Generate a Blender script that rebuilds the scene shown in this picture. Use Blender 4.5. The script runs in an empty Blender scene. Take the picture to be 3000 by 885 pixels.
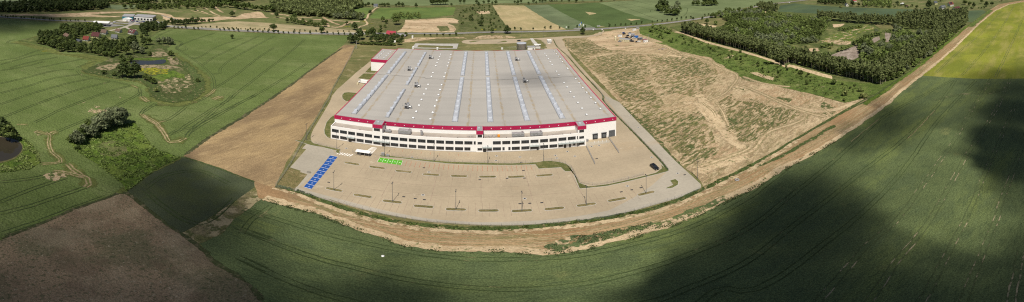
import bpy, bmesh, math, random
import numpy as np
from mathutils import Vector, Matrix, noise as mnoise
random.seed(11)
rng = np.random.default_rng(5)
scene = bpy.context.scene
COL = scene.collection
pi = math.pi
R = math.radians

# ------------------------------------------------------------------ camera: stitched aerial panorama (level, spherical)
CAM_H = 112.0            # metres above ground
PPR = 1106.0             # photograph pixels per radian
PY0 = -155.3             # photograph row of the horizon
SUN_AZ = R(184.5)        # clockwise from +Y, towards the sun
SUN_EL = R(61.3)
cam = bpy.data.cameras.new('camera')
cam.type = 'PANO'
cam.panorama_type = 'EQUIRECTANGULAR'
cam.longitude_min = -1500 / PPR
cam.longitude_max = 1500 / PPR
cam.latitude_max = -(0 - PY0) / PPR
cam.latitude_min = -(885 - PY0) / PPR
cam.clip_start = 0.5
cam.clip_end = 9000
camo = bpy.data.objects.new('camera', cam)
camo.location = (0, 0, CAM_H)
camo.rotation_euler = (pi / 2, 0, 0)
COL.objects.link(camo)
scene.camera = camo

# ------------------------------------------------------------------ sky, sun, exposure
w = bpy.data.worlds.new('World')
scene.world = w
w.use_nodes = True
nt = w.node_tree
nt.nodes.clear()
sky = nt.nodes.new('ShaderNodeTexSky')
sky.sky_type = 'NISHITA'
sky.sun_disc = False
sky.sun_elevation = SUN_EL
sky.sun_rotation = SUN_AZ
sky.altitude = 100
sky.dust_density = 1.5
bg = nt.nodes.new('ShaderNodeBackground')
bg.inputs[1].default_value = 0.05
wo = nt.nodes.new('ShaderNodeOutputWorld')
nt.links.new(sky.outputs[0], bg.inputs[0])
nt.links.new(bg.outputs[0], wo.inputs[0])
sl = bpy.data.lights.new('sun', 'SUN')
sl.energy = 4.8
sl.angle = R(0.5)
sl.color = (1.0, 0.93, 0.82)
so = bpy.data.objects.new('sun', sl)
sdir = Vector((math.sin(SUN_AZ) * math.cos(SUN_EL), math.cos(SUN_AZ) * math.cos(SUN_EL), math.sin(SUN_EL)))
so.rotation_euler = sdir.to_track_quat('Z', 'Y').to_euler()
so.location = (0, 0, 300)
COL.objects.link(so)
scene.view_settings.view_transform = 'Standard'
scene.view_settings.look = 'None'
scene.view_settings.exposure = 0.12
scene.view_settings.gamma = 1.0
scene.cycles.use_denoising = False
scene.cycles.pixel_filter_type = 'BLACKMAN_HARRIS'
scene.cycles.filter_width = 1.15
scene.cycles.max_bounces = 6
scene.cycles.diffuse_bounces = 2
scene.cycles.volume_bounces = 1
scene.cycles.transparent_max_bounces = 12

# ------------------------------------------------------------------ survey: photograph pixel -> point on the ground
def G(x, y, z=0.0):
    th = (x - 1500) / PPR
    t = (y - PY0) / PPR
    r = (CAM_H - z) / math.tan(t)
    return (r * math.sin(th), r * math.cos(th))
def PX(X, Y, z=0.0):
    r = math.hypot(X, Y)
    return 1500 + PPR * math.atan2(X, Y), PY0 + PPR * math.atan2(CAM_H - z, r)
def inview(X, Y, z=0.0, m=60):
    x, y = PX(X, Y, z)
    return -m < x < 3000 + m and -m < y < 885 + m
TILE = dict(T1=(0,0,.26316), T2=(400,0,.26316), T3=(800,0,.26316), T4=(1200,0,.26316), T5=(1600,0,.26316), T6=(2000,0,.26316),
            T7=(2400,0,.26316), T8=(2600,0,.3949), A=(800,80,.2895), B=(1300,80,.2895), C3=(800,300,.3946), C4=(1300,300,.3946),
            C5=(1700,300,.3946), C6=(1600,50,.3289), L1=(0,180,.3946), L2=(300,280,.5263), L3=(0,480,.533), L4=(700,500,.5067),
            L5=(1500,500,.5065), L6=(2000,150,.5263), L7=(2100,300,.77), L8=(400,80,.4209), N=(0,0,1))
def P(tile, *pts):
    ox, oy, s = TILE[tile]
    return [(ox + p[0] * s, oy + p[1] * s) for p in pts]
def W(tile, x, y, z=0):
    (p,) = P(tile, (x, y))
    return G(p[0], p[1], z)
AB = -0.082              # the plot is turned 4.7 degrees against the camera axis
cA, sA = math.cos(AB), math.sin(AB)
def UV(u, v):            # plot frame (u along the facade, v away from the camera) -> world
    return (u * cA + v * sA, -u * sA + v * cA)
def toUV(X, Y):
    return (X * cA - Y * sA, X * sA + Y * cA)
ROT = -AB

# ------------------------------------------------------------------ objects
def settag(o, label=None, cat=None, group=None, kind=None):
    if label: o['label'] = label
    if cat: o['category'] = cat
    if group: o['group'] = group
    if kind: o['kind'] = kind
    return o
def thing(name, label, cat, loc=(0, 0, 0), rz=0.0, group=None):
    o = bpy.data.objects.new(name, None)
    o.empty_display_size = 1
    COL.objects.link(o)
    o.location = (loc[0], loc[1], loc[2] if len(loc) > 2 else 0)
    o.rotation_euler = (0, 0, rz)
    return settag(o, label, cat, group)
class MB:
    def __init__(s): s.v = []; s.f = []; s.m = []
    def add(s, vs, fs, mi=0):
        b = len(s.v); s.v += [tuple(p) for p in vs]
        s.f += [tuple(i + b for i in f) for f in fs]; s.m += [mi] * len(fs)
        return s
    def box(s, x0, x1, y0, y1, z0, z1, mi=0):
        return s.add([(x0,y0,z0),(x1,y0,z0),(x1,y1,z0),(x0,y1,z0),(x0,y0,z1),(x1,y0,z1),(x1,y1,z1),(x0,y1,z1)],
                     [(0,3,2,1),(4,5,6,7),(0,1,5,4),(1,2,6,5),(2,3,7,6),(3,0,4,7)], mi)
    def tube(s, p, q, r0, r1=None, n=8, mi=0, cap=True):
        p = Vector(p); q = Vector(q); r1 = r0 if r1 is None else r1
        d = (q - p).normalized(); a = d.orthogonal().normalized(); b = d.cross(a)
        vs = [p + (a * math.cos(2*pi*k/n) + b * math.sin(2*pi*k/n)) * r0 for k in range(n)]
        vs += [q + (a * math.cos(2*pi*k/n) + b * math.sin(2*pi*k/n)) * r1 for k in range(n)]
        fs = [(k, (k+1) % n, n + (k+1) % n, n + k) for k in range(n)]
        if cap: fs += [tuple(range(n-1, -1, -1)), tuple(range(n, 2*n))]
        return s.add(vs, fs, mi)
    def prism(s, prof, axis, a, b, mi=0):     # profile in the plane across axis ('x' or 'y'), extruded a..b
        n = len(prof)
        f = (lambda t, p: (t, p[0], p[1])) if axis == 'x' else (lambda t, p: (p[0], t, p[1]))
        vs = [f(a, p) for p in prof] + [f(b, p) for p in prof]
        fs = [(k, (k+1) % n, n + (k+1) % n, n + k) for k in range(n)] + [tuple(range(n-1, -1, -1)), tuple(range(n, 2*n))]
        return s.add(vs, fs, mi)
    def build(s, name, mats, parent=None, bevel=0, smooth=False, fix=True):
        me = bpy.data.meshes.new(name)
        me.from_pydata(s.v, [], s.f)
        if not isinstance(mats, (list, tuple)): mats = [mats]
        for m in mats: me.materials.append(m)
        if len(mats) > 1: me.polygons.foreach_set('material_index', s.m)
        if fix:
            bm = bmesh.new(); bm.from_mesh(me)
            bmesh.ops.recalc_face_normals(bm, faces=bm.faces)
            if bevel: bmesh.ops.bevel(bm, geom=bm.edges[:], offset=bevel, segments=1, affect='EDGES')
            bm.to_mesh(me); bm.free()
        if smooth: me.polygons.foreach_set('use_smooth', [True] * len(me.polygons))
        me.update()
        o = bpy.data.objects.new(name, me)
        COL.objects.link(o)
        if parent: o.parent = parent
        return o
def kids(o): return [c for c in o.children]
def dup(root, loc, rz=0.0, label=None, group=None, scale=None):
    r = root.copy(); COL.objects.link(r)
    r.location = (loc[0], loc[1], loc[2] if len(loc) > 2 else root.location.z)
    r.rotation_euler = (0, 0, rz)
    if scale: r.scale = scale if isinstance(scale, tuple) else (scale,) * 3
    if label: r['label'] = label
    if group: r['group'] = group
    for ch in KIDS[root.name]:
        c = ch.copy(); COL.objects.link(c); c.parent = r
        for g in KIDS.get(ch.name, []):
            d = g.copy(); COL.objects.link(d); d.parent = c
    return r
KIDS = {}
def reg(root):
    KIDS[root.name] = list(root.children)
    for c in root.children: KIDS[c.name] = list(c.children)
    return root

# ------------------------------------------------------------------ materials
def new_mat(name):
    m = bpy.data.materials.new(name); m.use_nodes = True
    nt = m.node_tree; b = nt.nodes['Principled BSDF']
    return m, nt, b
def c4(c): return (c[0], c[1], c[2], 1)
def nnoise(nt, src, scale, stretch=(1, 1), rot=0.0, detail=5, rough=.6, off=0.0):
    mp = nt.nodes.new('ShaderNodeMapping'); mp.vector_type = 'TEXTURE'
    mp.inputs['Rotation'].default_value = (0, 0, rot)
    mp.inputs['Scale'].default_value = (scale * stretch[0], scale * stretch[1], scale)
    mp.inputs['Location'].default_value = (off, off * .7, 0)
    nt.links.new(src, mp.inputs[0])
    n = nt.nodes.new('ShaderNodeTexNoise'); n.inputs['Scale'].default_value = 1.0
    n.inputs['Detail'].default_value = detail; n.inputs['Roughness'].default_value = rough
    nt.links.new(mp.outputs[0], n.inputs['Vector'])
    return n.outputs['Fac']
def nmap(nt, fac, a, b, c=0.0, d=1.0):
    m = nt.nodes.new('ShaderNodeMapRange'); m.interpolation_type = 'SMOOTHSTEP'
    m.inputs[1].default_value = a; m.inputs[2].default_value = b; m.inputs[3].default_value = c; m.inputs[4].default_value = d
    nt.links.new(fac, m.inputs[0]); return m.outputs[0]
def nmath(nt, op, a, b=None):
    m = nt.nodes.new('ShaderNodeMath'); m.operation = op
    for i, x in enumerate((a, b)):
        if x is None: continue
        if isinstance(x, (int, float)): m.inputs[i].default_value = x
        else: nt.links.new(x, m.inputs[i])
    return m.outputs[0]
def nmix(nt, fac, a, b, mode='MIX'):
    m = nt.nodes.new('ShaderNodeMix'); m.data_type = 'RGBA'; m.blend_type = mode
    if isinstance(fac, (int, float)): m.inputs[0].default_value = fac
    else: nt.links.new(fac, m.inputs[0])
    for i, x in ((6, a), (7, b)):
        if isinstance(x, tuple): m.inputs[i].default_value = c4(x)
        else: nt.links.new(x, m.inputs[i])
    return m.outputs[2]
def ground_mat(name, base, layers=(), grain=(.25, .5), bump=(.4, .6), rough=.95, big=(.18, 60)):
    """layers: (colour, scale m, threshold, softness, strength, (stretch), rotation)"""
    m, nt, b = new_mat(name)
    geo = nt.nodes.new('ShaderNodeNewGeometry').outputs['Position']
    col = base
    if big:
        f = nnoise(nt, geo, big[1], detail=3, off=sum(map(ord, name)) % 97)
        f = nmap(nt, f, .3, .7, 1 - big[0], 1 + big[0])
        hs = nt.nodes.new('ShaderNodeHueSaturation'); hs.inputs['Color'].default_value = c4(base)
        nt.links.new(f, hs.inputs['Value']); col = hs.outputs[0]
    for i, L in enumerate(layers):
        c, sc, th, so_, st = L[:5]
        stretch = L[5] if len(L) > 5 else (1, 1); rot = L[6] if len(L) > 6 else 0
        f = nnoise(nt, geo, sc, stretch, rot, detail=7, rough=.65, off=13.7 * (i + 1))
        f = nmap(nt, f, th - so_, th + so_, 0, st)
        col = nmix(nt, f, col, c)
    if grain:
        f = nnoise(nt, geo, grain[1], detail=4, rough=.75)
        f = nmap(nt, f, .3, .7, 1 - grain[0], 1 + grain[0])
        hs = nt.nodes.new('ShaderNodeHueSaturation'); nt.links.new(f, hs.inputs['Value'])
        if isinstance(col, tuple): hs.inputs['Color'].default_value = c4(col)
        else: nt.links.new(col, hs.inputs['Color'])
        col = hs.outputs[0]
    if isinstance(col, tuple): b.inputs['Base Color'].default_value = c4(col)
    else: nt.links.new(col, b.inputs['Base Color'])
    b.inputs['Roughness'].default_value = rough
    b.inputs['Specular IOR Level'].default_value = .15
    if bump:
        f = nnoise(nt, geo, bump[1], detail=4, rough=.7, off=3)
        bp = nt.nodes.new('ShaderNodeBump'); bp.inputs['Strength'].default_value = bump[0]
        bp.inputs['Distance'].default_value = bump[1] * .8
        nt.links.new(f, bp.inputs['Height']); nt.links.new(bp.outputs[0], b.inputs['Normal'])
    return m
def plain(name, c, rough=.6, metal=0.0, var=.12, scale=1.5, spec=.4):
    m, nt, b = new_mat(name)
    tc = nt.nodes.new('ShaderNodeTexCoord').outputs['Object']
    f = nnoise(nt, tc, scale, detail=4)
    f = nmap(nt, f, .25, .75, 1 - var, 1 + var)
    hs = nt.nodes.new('ShaderNodeHueSaturation'); hs.inputs['Color'].default_value = c4(c)
    nt.links.new(f, hs.inputs['Value']); nt.links.new(hs.outputs[0], b.inputs['Base Color'])
    b.inputs['Roughness'].default_value = rough; b.inputs['Metallic'].default_value = metal
    b.inputs['Specular IOR Level'].default_value = spec
    return m
def leaf_mat(name, c, c2, var=.45):
    m, nt, b = new_mat(name)
    geo = nt.nodes.new('ShaderNodeNewGeometry')
    oi = nt.nodes.new('ShaderNodeObjectInfo')
    f = nmap(nt, geo.outputs['Random Per Island'], 0, 1, 1 - var, 1 + var)
    n = nnoise(nt, geo.outputs['Position'], 14, detail=3)
    n = nmap(nt, n, .35, .65)
    k = nmath(nt, 'ADD', nmath(nt, 'MULTIPLY', oi.outputs['Random'], .6), nmath(nt, 'MULTIPLY', n, .4))
    col = nmix(nt, k, c, c2)
    hs = nt.nodes.new('ShaderNodeHueSaturation'); nt.links.new(f, hs.inputs['Value']); nt.links.new(col, hs.inputs['Color'])
    nt.links.new(hs.outputs[0], b.inputs['Base Color'])
    b.inputs['Roughness'].default_value = .7
    b.inputs['Specular IOR Level'].default_value = .2
    tr = nt.nodes.new('ShaderNodeBsdfTranslucent'); nt.links.new(hs.outputs[0], tr.inputs[0])
    mx = nt.nodes.new('ShaderNodeMixShader'); mx.inputs[0].default_value = .42
    nt.links.new(b.outputs[0], mx.inputs[1]); nt.links.new(tr.outputs[0], mx.inputs[2])
    nt.links.new(mx.outputs[0], nt.nodes['Material Output'].inputs[0])
    return m

M = {}
# ground covers (real base colours)
M['meadow'] = ground_mat('meadow', (.10,.115,.04), [((.20,.17,.085), 26, .56, .10, .7), ((.05,.075,.02), 9, .58, .08, .7)], grain=(.3,1.2), bump=(.6,1.2))
M['rape'] = ground_mat('rape_crop', (.112,.150,.046), [((.155,.185,.070), 22, .53, .10, .7, (3,1), R(30)), ((.068,.098,.024), 3.0, .59, .04, .65, (3,1), R(35)), ((.088,.125,.034), 60, .5, .1, .7), ((.07,.095,.022), 1.4, .60, .04, .5, (4,1), R(32)), ((.24,.21,.12), 16, .70, .03, .6, (3,1), R(30))], grain=(.34,.9), bump=(1,1.2))
M['cereal'] = ground_mat('cereal_crop', (.092,.120,.048), [((.130,.160,.048), 34, .55, .08, .75, (4,1), ROT), ((.066,.090,.042), 10, .54, .1, .6, (2,1), ROT), ((.17,.18,.07), 18, .66, .06, .6), ((.055,.08,.034), 1.3, .57, .04, .5, (5,1), ROT), ((.2,.18,.1), 1.5, .70, .03, .5)], grain=(.38,.5), bump=(1.0,.7))
M['cereal2'] = ground_mat('cereal_square', (.055,.068,.036), [((.075,.09,.032), 20, .53, .1, .7), ((.1,.1,.05), 1.5, .66, .04, .5)], grain=(.3,.5), bump=(.9,.7))
M['yellowfield'] = ground_mat('young_cereal', (.185,.200,.026), [((.26,.235,.07), 14, .54, .1, .7, (5,1), R(10)), ((.12,.145,.022), 34, .53, .08, .65), ((.36,.31,.15), 9, .68, .03, .6)], grain=(.24,1.0), bump=(.6,.9))
M['plough'] = ground_mat('ploughed_soil', (.245,.175,.095), [((.34,.245,.125), 26, .50, .08, .8, (1,3), R(-12)), ((.165,.115,.066), 30, .54, .08, .75, (1,3), R(-14)), ((.40,.30,.165), 1.6, .58, .05, .4, (1,7), R(-14)), ((.19,.135,.075), 1.2, .56, .05, .45, (1,9), R(-14))], grain=(.26,.6), bump=(.8,.6))
M['brown'] = ground_mat('fallow_soil', (.210,.155,.098), [((.095,.10,.052), 34, .53, .05, .6), ((.055,.07,.032), 1.2, .56, .04, .65), ((.29,.23,.15), 24, .55, .07, .6), ((.33,.28,.2), 1.3, .62, .03, .6), ((.14,.10,.065), 14, .56, .06, .5)], grain=(.3,.5), bump=(.9,.7))
M['drygrass'] = ground_mat('dry_grass', (.165,.135,.060), [((.09,.095,.034), 1.2, .54, .06, .75), ((.27,.215,.12), 3, .58, .05, .7)], grain=(.3,.5), bump=(.8,.4))
M['track'] = ground_mat('dirt_track', (.290,.205,.112), [((.20,.135,.073), 9, .50, .06, .85, (14,1), ROT), ((.41,.31,.19), 2.2, .56, .05, .75, (18,1), ROT), ((.15,.14,.06), 4, .58, .04, .8, (10,1), ROT), ((.25,.155,.078), 34, .52, .08, .8)], grain=(.2,.6), bump=(.6,.5))
M['crust'] = ground_mat('dry_crust', (.46,.36,.225), [((.34,.25,.145), 3, .54, .05, .7), ((.11,.125,.045), 2.5, .60, .03, .8)], grain=(.22,.5), bump=(.9,.6))
M['weeds'] = ground_mat('weed_strip', (.062,.088,.026), [((.30,.24,.13), 2.5, .60, .04, .8), ((.04,.055,.018), 3, .55, .05, .7)], grain=(.4,.7), bump=(1,.8))
M['waste'] = ground_mat('waste_ground', (.355,.268,.158), [((.46,.36,.225), 22, .50, .07, .85, (2,1), R(28)), ((.245,.18,.10), 10, .53, .06, .65, (2,1), R(25)), ((.38,.245,.14), 40, .58, .05, .5),
      ((.19,.165,.075), 48, .56, .06, .45), ((.14,.13,.053), 4, .57, .05, .6, (2.5,1), R(28)), ((.47,.38,.24), 1.6, .54, .05, .6, (4,1), R(40)), ((.20,.15,.085), 1.4, .55, .05, .6, (4,1), R(15))], grain=(.3,.8), bump=(.9,.8))
M['olive'] = ground_mat('olive_weeds', (.165,.150,.062), [((.10,.105,.038), 3, .52, .06, .7)], grain=(.3,.8), bump=(.8,.8))
M['cropleaf'] = leaf_mat('crop_leaves', (.062,.084,.034), (.085,.11,.042))
M['wgreen'] = ground_mat('pioneer_weeds', (.070,.092,.030), [((.13,.13,.055), 3, .52, .06, .8)], grain=(.3,.8), bump=(.8,.8))
M['scrub2'] = ground_mat('olive_scrubland', (.085,.100,.034), [((.050,.065,.020), 5, .53, .05, .8), ((.13,.13,.055), 16, .53, .07, .7), ((.22,.18,.11), 10, .64, .04, .6)], grain=(.35,1.5), bump=(.9,1.5))
M['scrub'] = ground_mat('scrub_grass', (.090,.130,.028), [((.055,.085,.018), 5, .52, .05, .8), ((.135,.165,.045), 18, .54, .07, .7), ((.34,.28,.17), 11, .67, .03, .8), ((.2,.17,.09), 3, .62, .04, .5)], grain=(.35,1.2), bump=(.9,1.3))
M['dryscrub'] = ground_mat('dry_scrub', (.115,.115,.045), [((.06,.08,.025), 7, .55, .06, .8), ((.24,.19,.11), 14, .62, .06, .7)], grain=(.3,1.5), bump=(.8,1.5))
M['verge'] = ground_mat('site_verge', (.145,.135,.055), [((.09,.105,.035), 7, .53, .09, .75, (3,1), R(15)), ((.27,.225,.125), 12, .60, .07, .7)], grain=(.28,.7), bump=(.7,.6))
M['lawn'] = ground_mat('site_lawn', (.105,.115,.038), [((.20,.17,.08), 3, .55, .1, .7), ((.06,.08,.022), 2, .6, .08, .7)], grain=(.3,.4), bump=(.8,.4))
M['wetgrass'] = ground_mat('wet_meadow', (.085,.135,.020), [((.042,.075,.012), 4, .52, .05, .85), ((.13,.165,.035), 14, .54, .08, .6), ((.28,.25,.18), 2, .67, .03, .7)], grain=(.4,.9), bump=(1,1.2))
M['marsh'] = ground_mat('marsh_grass', (.065,.085,.026), [((.18,.16,.085), 9, .57, .06, .75), ((.035,.05,.014), 6, .58, .06, .8)], grain=(.35,.9), bump=(1,1.2))
M['reeds'] = ground_mat('dry_reeds', (.26,.21,.13), [((.12,.12,.05), 4, .58, .08, .7)], grain=(.3,.8), bump=(1,1))
M['yellow'] = ground_mat('yellow_flowers', (.34,.30,.025), [((.10,.14,.025), 1.8, .48, .06, .85)], grain=(.3,.8), bump=(.8,.8))
M['sand'] = ground_mat('bare_sand', (.40,.30,.185), [((.50,.39,.26), 20, .52, .08, .7, (4,1), 0), ((.28,.20,.12), 12, .55, .06, .7, (3,1), 0), ((.13,.135,.055), 7, .60, .05, .8)], grain=(.2,1), bump=(.6,1))
M['stubble'] = ground_mat('straw_field', (.355,.285,.155), [((.28,.24,.12), 40, .48, .10, .8), ((.20,.20,.085), 22, .60, .06, .5), ((.42,.34,.2), 12, .58, .08, .5, (1,4), R(12))], grain=(.15,1.2), bump=(.5,1))
M['stubble2'] = ground_mat('pale_stubble', (.30,.25,.145), [((.16,.17,.075), 14, .55, .08, .5, (6,1), R(5)), ((.38,.32,.2), 20, .58, .08, .6)], grain=(.14,1.2), bump=(.5,1))
M['fgreen'] = ground_mat('bright_green_crop', (.090,.135,.036), [((.13,.175,.045), 40, .53, .1, .7)], grain=(.2,1.5), bump=(.6,1.5))
M['fdark'] = ground_mat('dark_green_crop', (.065,.098,.032), [((.33,.27,.12), 24, .71, .03, .8), ((.078,.112,.038), 40, .53, .1, .7)], grain=(.2,1.5), bump=(.6,1.5))
M['fdusty'] = ground_mat('dusty_green_crop', (.120,.150,.078), [((.09,.12,.058), 40, .5, .1, .8)], grain=(.16,1.5), bump=(.5,1.5))
M['flight'] = ground_mat('light_green_crop', (.135,.168,.076), [((.105,.138,.058), 60, .5, .1, .7, (4,1), R(15))], grain=(.16,1.5), bump=(.5,1.5))
M['fblue'] = ground_mat('blue_green_crop', (.060,.090,.048), [((.08,.11,.045), 40, .55, .1, .7, (4,1), 0)], grain=(.18,1.5), bump=(.5,1.5))
M['floor'] = ground_mat('wood_floor', (.095,.115,.035), [((.05,.07,.02), 8, .5, .08, .8), ((.20,.19,.08), 24, .58, .06, .7)], grain=(.3,1.5), bump=(.8,1.5))
M['asphalt'] = ground_mat('asphalt', (.185,.18,.175), [((.25,.24,.23), 10, .55, .1, .5, (6,1), 0), ((.13,.13,.13), 4, .62, .06, .4)], grain=(.1,.6), bump=(.15,.3), rough=.9)
M['rut'] = ground_mat('wheel_rut', (.046,.066,.024), [((.2,.18,.09), 7, .62, .05, .6)], grain=(.35,.6), bump=(.8,.6))  # dark green paints the shade in the crop slots; pale flecks are soil
M['rutpale'] = ground_mat('pale_rut', (.065,.085,.035), [((.38,.31,.2), 7, .56, .05, .75, (1,1))], grain=(.3,.6), bump=(.8,.6))
M['tyretrack'] = ground_mat('tyre_track', (.31,.245,.14), [((.22,.17,.09), 3, .52, .07, .7), ((.12,.125,.05), 1.5, .54, .04, .7)], grain=(.2,.6), bump=(.5,.5))
M['cropedge'] = ground_mat('crop_edge', (.120,.138,.040), [((.08,.095,.025), 4, .5, .08, .8), ((.2,.17,.09), 8, .62, .05, .6)], grain=(.3,.7), bump=(.8,.8))
M['fedge'] = ground_mat('field_margin', (.050,.060,.024), [((.14,.12,.07), 3, .55, .05, .8)], grain=(.3,.6), bump=(.8,.6))  # margin cover; its dark tone doubles as painted crop-edge shade
M['white_earth'] = ground_mat('broken_slab', (.235,.19,.155), [((.33,.28,.235), 6, .55, .08, .8, (4,1), R(30)), ((.14,.11,.085), 8, .56, .06, .7), ((.08,.1,.035), 3, .62, .04, .7)], grain=(.25,1), bump=(.7,.8))
def water_mat(name, c):
    m, nt, b = new_mat(name)
    b.inputs['Base Color'].default_value = c4(c); b.inputs['Roughness'].default_value = .06
    geo = nt.nodes.new('ShaderNodeNewGeometry').outputs['Position']
    f = nnoise(nt, geo, 2.0, detail=3)
    bp = nt.nodes.new('ShaderNodeBump'); bp.inputs['Strength'].default_value = .06; bp.inputs['Distance'].default_value = .1
    nt.links.new(f, bp.inputs['Height']); nt.links.new(bp.outputs[0], b.inputs['Normal'])
    return m
M['water'] = water_mat('water', (.035,.03,.02))
M['water2'] = water_mat('marsh_water', (.03,.032,.032))
# block paving with joints and repaired fields
def paving_mat(name, base, cell=2.5, dark=.94):
    m, nt, b = new_mat(name)
    geo = nt.nodes.new('ShaderNodeNewGeometry').outputs['Position']
    f1 = nmap(nt, nnoise(nt, geo, 34, detail=4, off=5), .3, .7, .88, 1.10)
    f2 = nmap(nt, nnoise(nt, geo, 1.2, detail=5, off=2), .3, .7, .95, 1.05)
    br = nt.nodes.new('ShaderNodeTexBrick'); mp = nt.nodes.new('ShaderNodeMapping'); mp.vector_type = 'TEXTURE'
    mp.inputs['Rotation'].default_value = (0, 0, ROT); nt.links.new(geo, mp.inputs[0]); nt.links.new(mp.outputs[0], br.inputs['Vector'])
    br.inputs['Scale'].default_value = 1.0; br.inputs['Brick Width'].default_value = 12.0; br.inputs['Row Height'].default_value = 5.0
    br.offset = 0; br.inputs['Mortar Size'].default_value = .06; br.inputs['Color1'].default_value = c4(base)
    br.inputs['Color2'].default_value = c4(tuple(x * .975 for x in base)); br.inputs['Mortar'].default_value = c4(tuple(x * .86 for x in base))
    rust = nmap(nt, nnoise(nt, geo, 28, (2, 1), ROT, detail=6, off=31), .56, .72, 0, .55)
    col = nmix(nt, rust, br.outputs[0], (.36,.27,.165))
    pale = nmap(nt, nnoise(nt, geo, 9, detail=6, off=57), .66, .70, 0, .35)
    col = nmix(nt, pale, col, (.52,.45,.34))
    oil = nmap(nt, nnoise(nt, geo, 7, detail=5, off=77), .70, .76, 0, .35)
    col = nmix(nt, oil, col, (.2,.17,.13))
    hs = nt.nodes.new('ShaderNodeHueSaturation'); nt.links.new(nmath(nt, 'MULTIPLY', f1, f2), hs.inputs['Value']); nt.links.new(col, hs.inputs['Color'])
    nt.links.new(hs.outputs[0], b.inputs['Base Color']); b.inputs['Roughness'].default_value = .85
    b.inputs['Specular IOR Level'].default_value = .25
    return m
M['pave'] = paving_mat('beige_block_paving', (.348,.286,.198))
M['pave2'] = paving_mat('grey_block_paving', (.335,.303,.243))
M['kerb'] = plain('kerb_concrete', (.42,.40,.36), .9)
M['mark_w'] = plain('white_marking', (.80,.79,.76), .7)
M['mark_r'] = plain('red_brick_marking', (.36,.16,.10), .8, var=.25)
M['mark_b'] = plain('blue_marking', (.009,.066,.27), .8, var=.22, scale=.8)
M['mark_g'] = plain('green_marking', (.080,.335,.016), .8, var=.18, scale=.8)
M['joint'] = plain('joint_line', (.27,.20,.15), .9, var=.3, scale=3)
# building
M['wall'] = plain('white_cladding', (.87,.86,.84), .5, var=.02)
M['fascia'] = plain('crimson_fascia', (.42,.012,.075), .4, var=.05)
M['glass'] = plain('dark_glazing', (.020,.024,.030), .12, var=.5, scale=6, spec=.6)
M['frame'] = plain('grey_frame', (.12,.13,.14), .5)
M['dark'] = plain('dark_metal', (.035,.037,.042), .5)
M['galv'] = plain('galvanised_steel', (.42,.43,.44), .42, .6, var=.25, scale=.7)
M['galvroof'] = plain('grey_unit_metal', (.30,.30,.305), .6, .1, var=.2, scale=.8)
M['officeroof'] = plain('office_roof_membrane', (.33,.30,.26), .85, var=.14, scale=6)
M['whitemetal'] = plain('white_metal', (.78,.78,.76), .4, var=.06)
M['pole'] = plain('lamp_pole_steel', (.16,.165,.17), .45, .3)
M['concrete'] = plain('concrete', (.36,.345,.315), .9, var=.15, scale=3)
M['orange'] = plain('orange_paint', (.75,.30,.02), .5)
M['bark'] = plain('bark', (.10,.08,.055), .9, var=.3)
M['barkpale'] = plain('pale_bark', (.42,.36,.27), .9, var=.3)
M['turq'] = plain('turquoise_cladding', (.03,.24,.30), .6)
M['redroof'] = plain('red_roof_tiles', (.16,.028,.02), .85, var=.25, scale=1.0)
M['claret'] = plain('claret_roof_tiles', (.075,.02,.021), .85, var=.25)
M['crimroof'] = plain('crimson_roof', (.30,.03,.05), .8, var=.15)
M['brownroof'] = plain('brown_roof_tiles', (.12,.075,.055), .8, var=.25)
M['greyroof'] = plain('dark_grey_roof', (.06,.07,.085), .6, var=.2)
M['render'] = plain('house_render', (.66,.64,.58), .8, var=.08)
M['yrender'] = plain('yellow_render', (.62,.58,.30), .8, var=.08)
M['brick'] = plain('weathered_brick', (.24,.20,.17), .9, var=.25)
M['tyre'] = plain('tyre_rubber', (.03,.03,.03), .8)
M['black_paint'] = plain('black_car_paint', (.012,.013,.016), .22, var=.1)
M['white_paint'] = plain('white_car_paint', (.78,.78,.77), .3, var=.03)
M['silver_paint'] = plain('silver_car_paint', (.40,.41,.43), .3, .5)
M['blue_paint'] = plain('blue_car_paint', (.03,.07,.25), .3)
M['red_paint'] = plain('red_car_paint', (.4,.02,.02), .3)
M['blue_box'] = plain('blue_container_paint', (.02,.13,.42), .5, var=.12)
M['cream'] = plain('cream_panel', (.66,.60,.40), .6)
M['rim'] = plain('wheel_rim', (.45,.45,.46), .35, .7)
M['lens'] = plain('lamp_lens', (.6,.6,.58), .2)
M['cladding'] = plain('tank_cladding', (.30,.29,.275), .30, .75, var=.25, scale=4)
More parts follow.
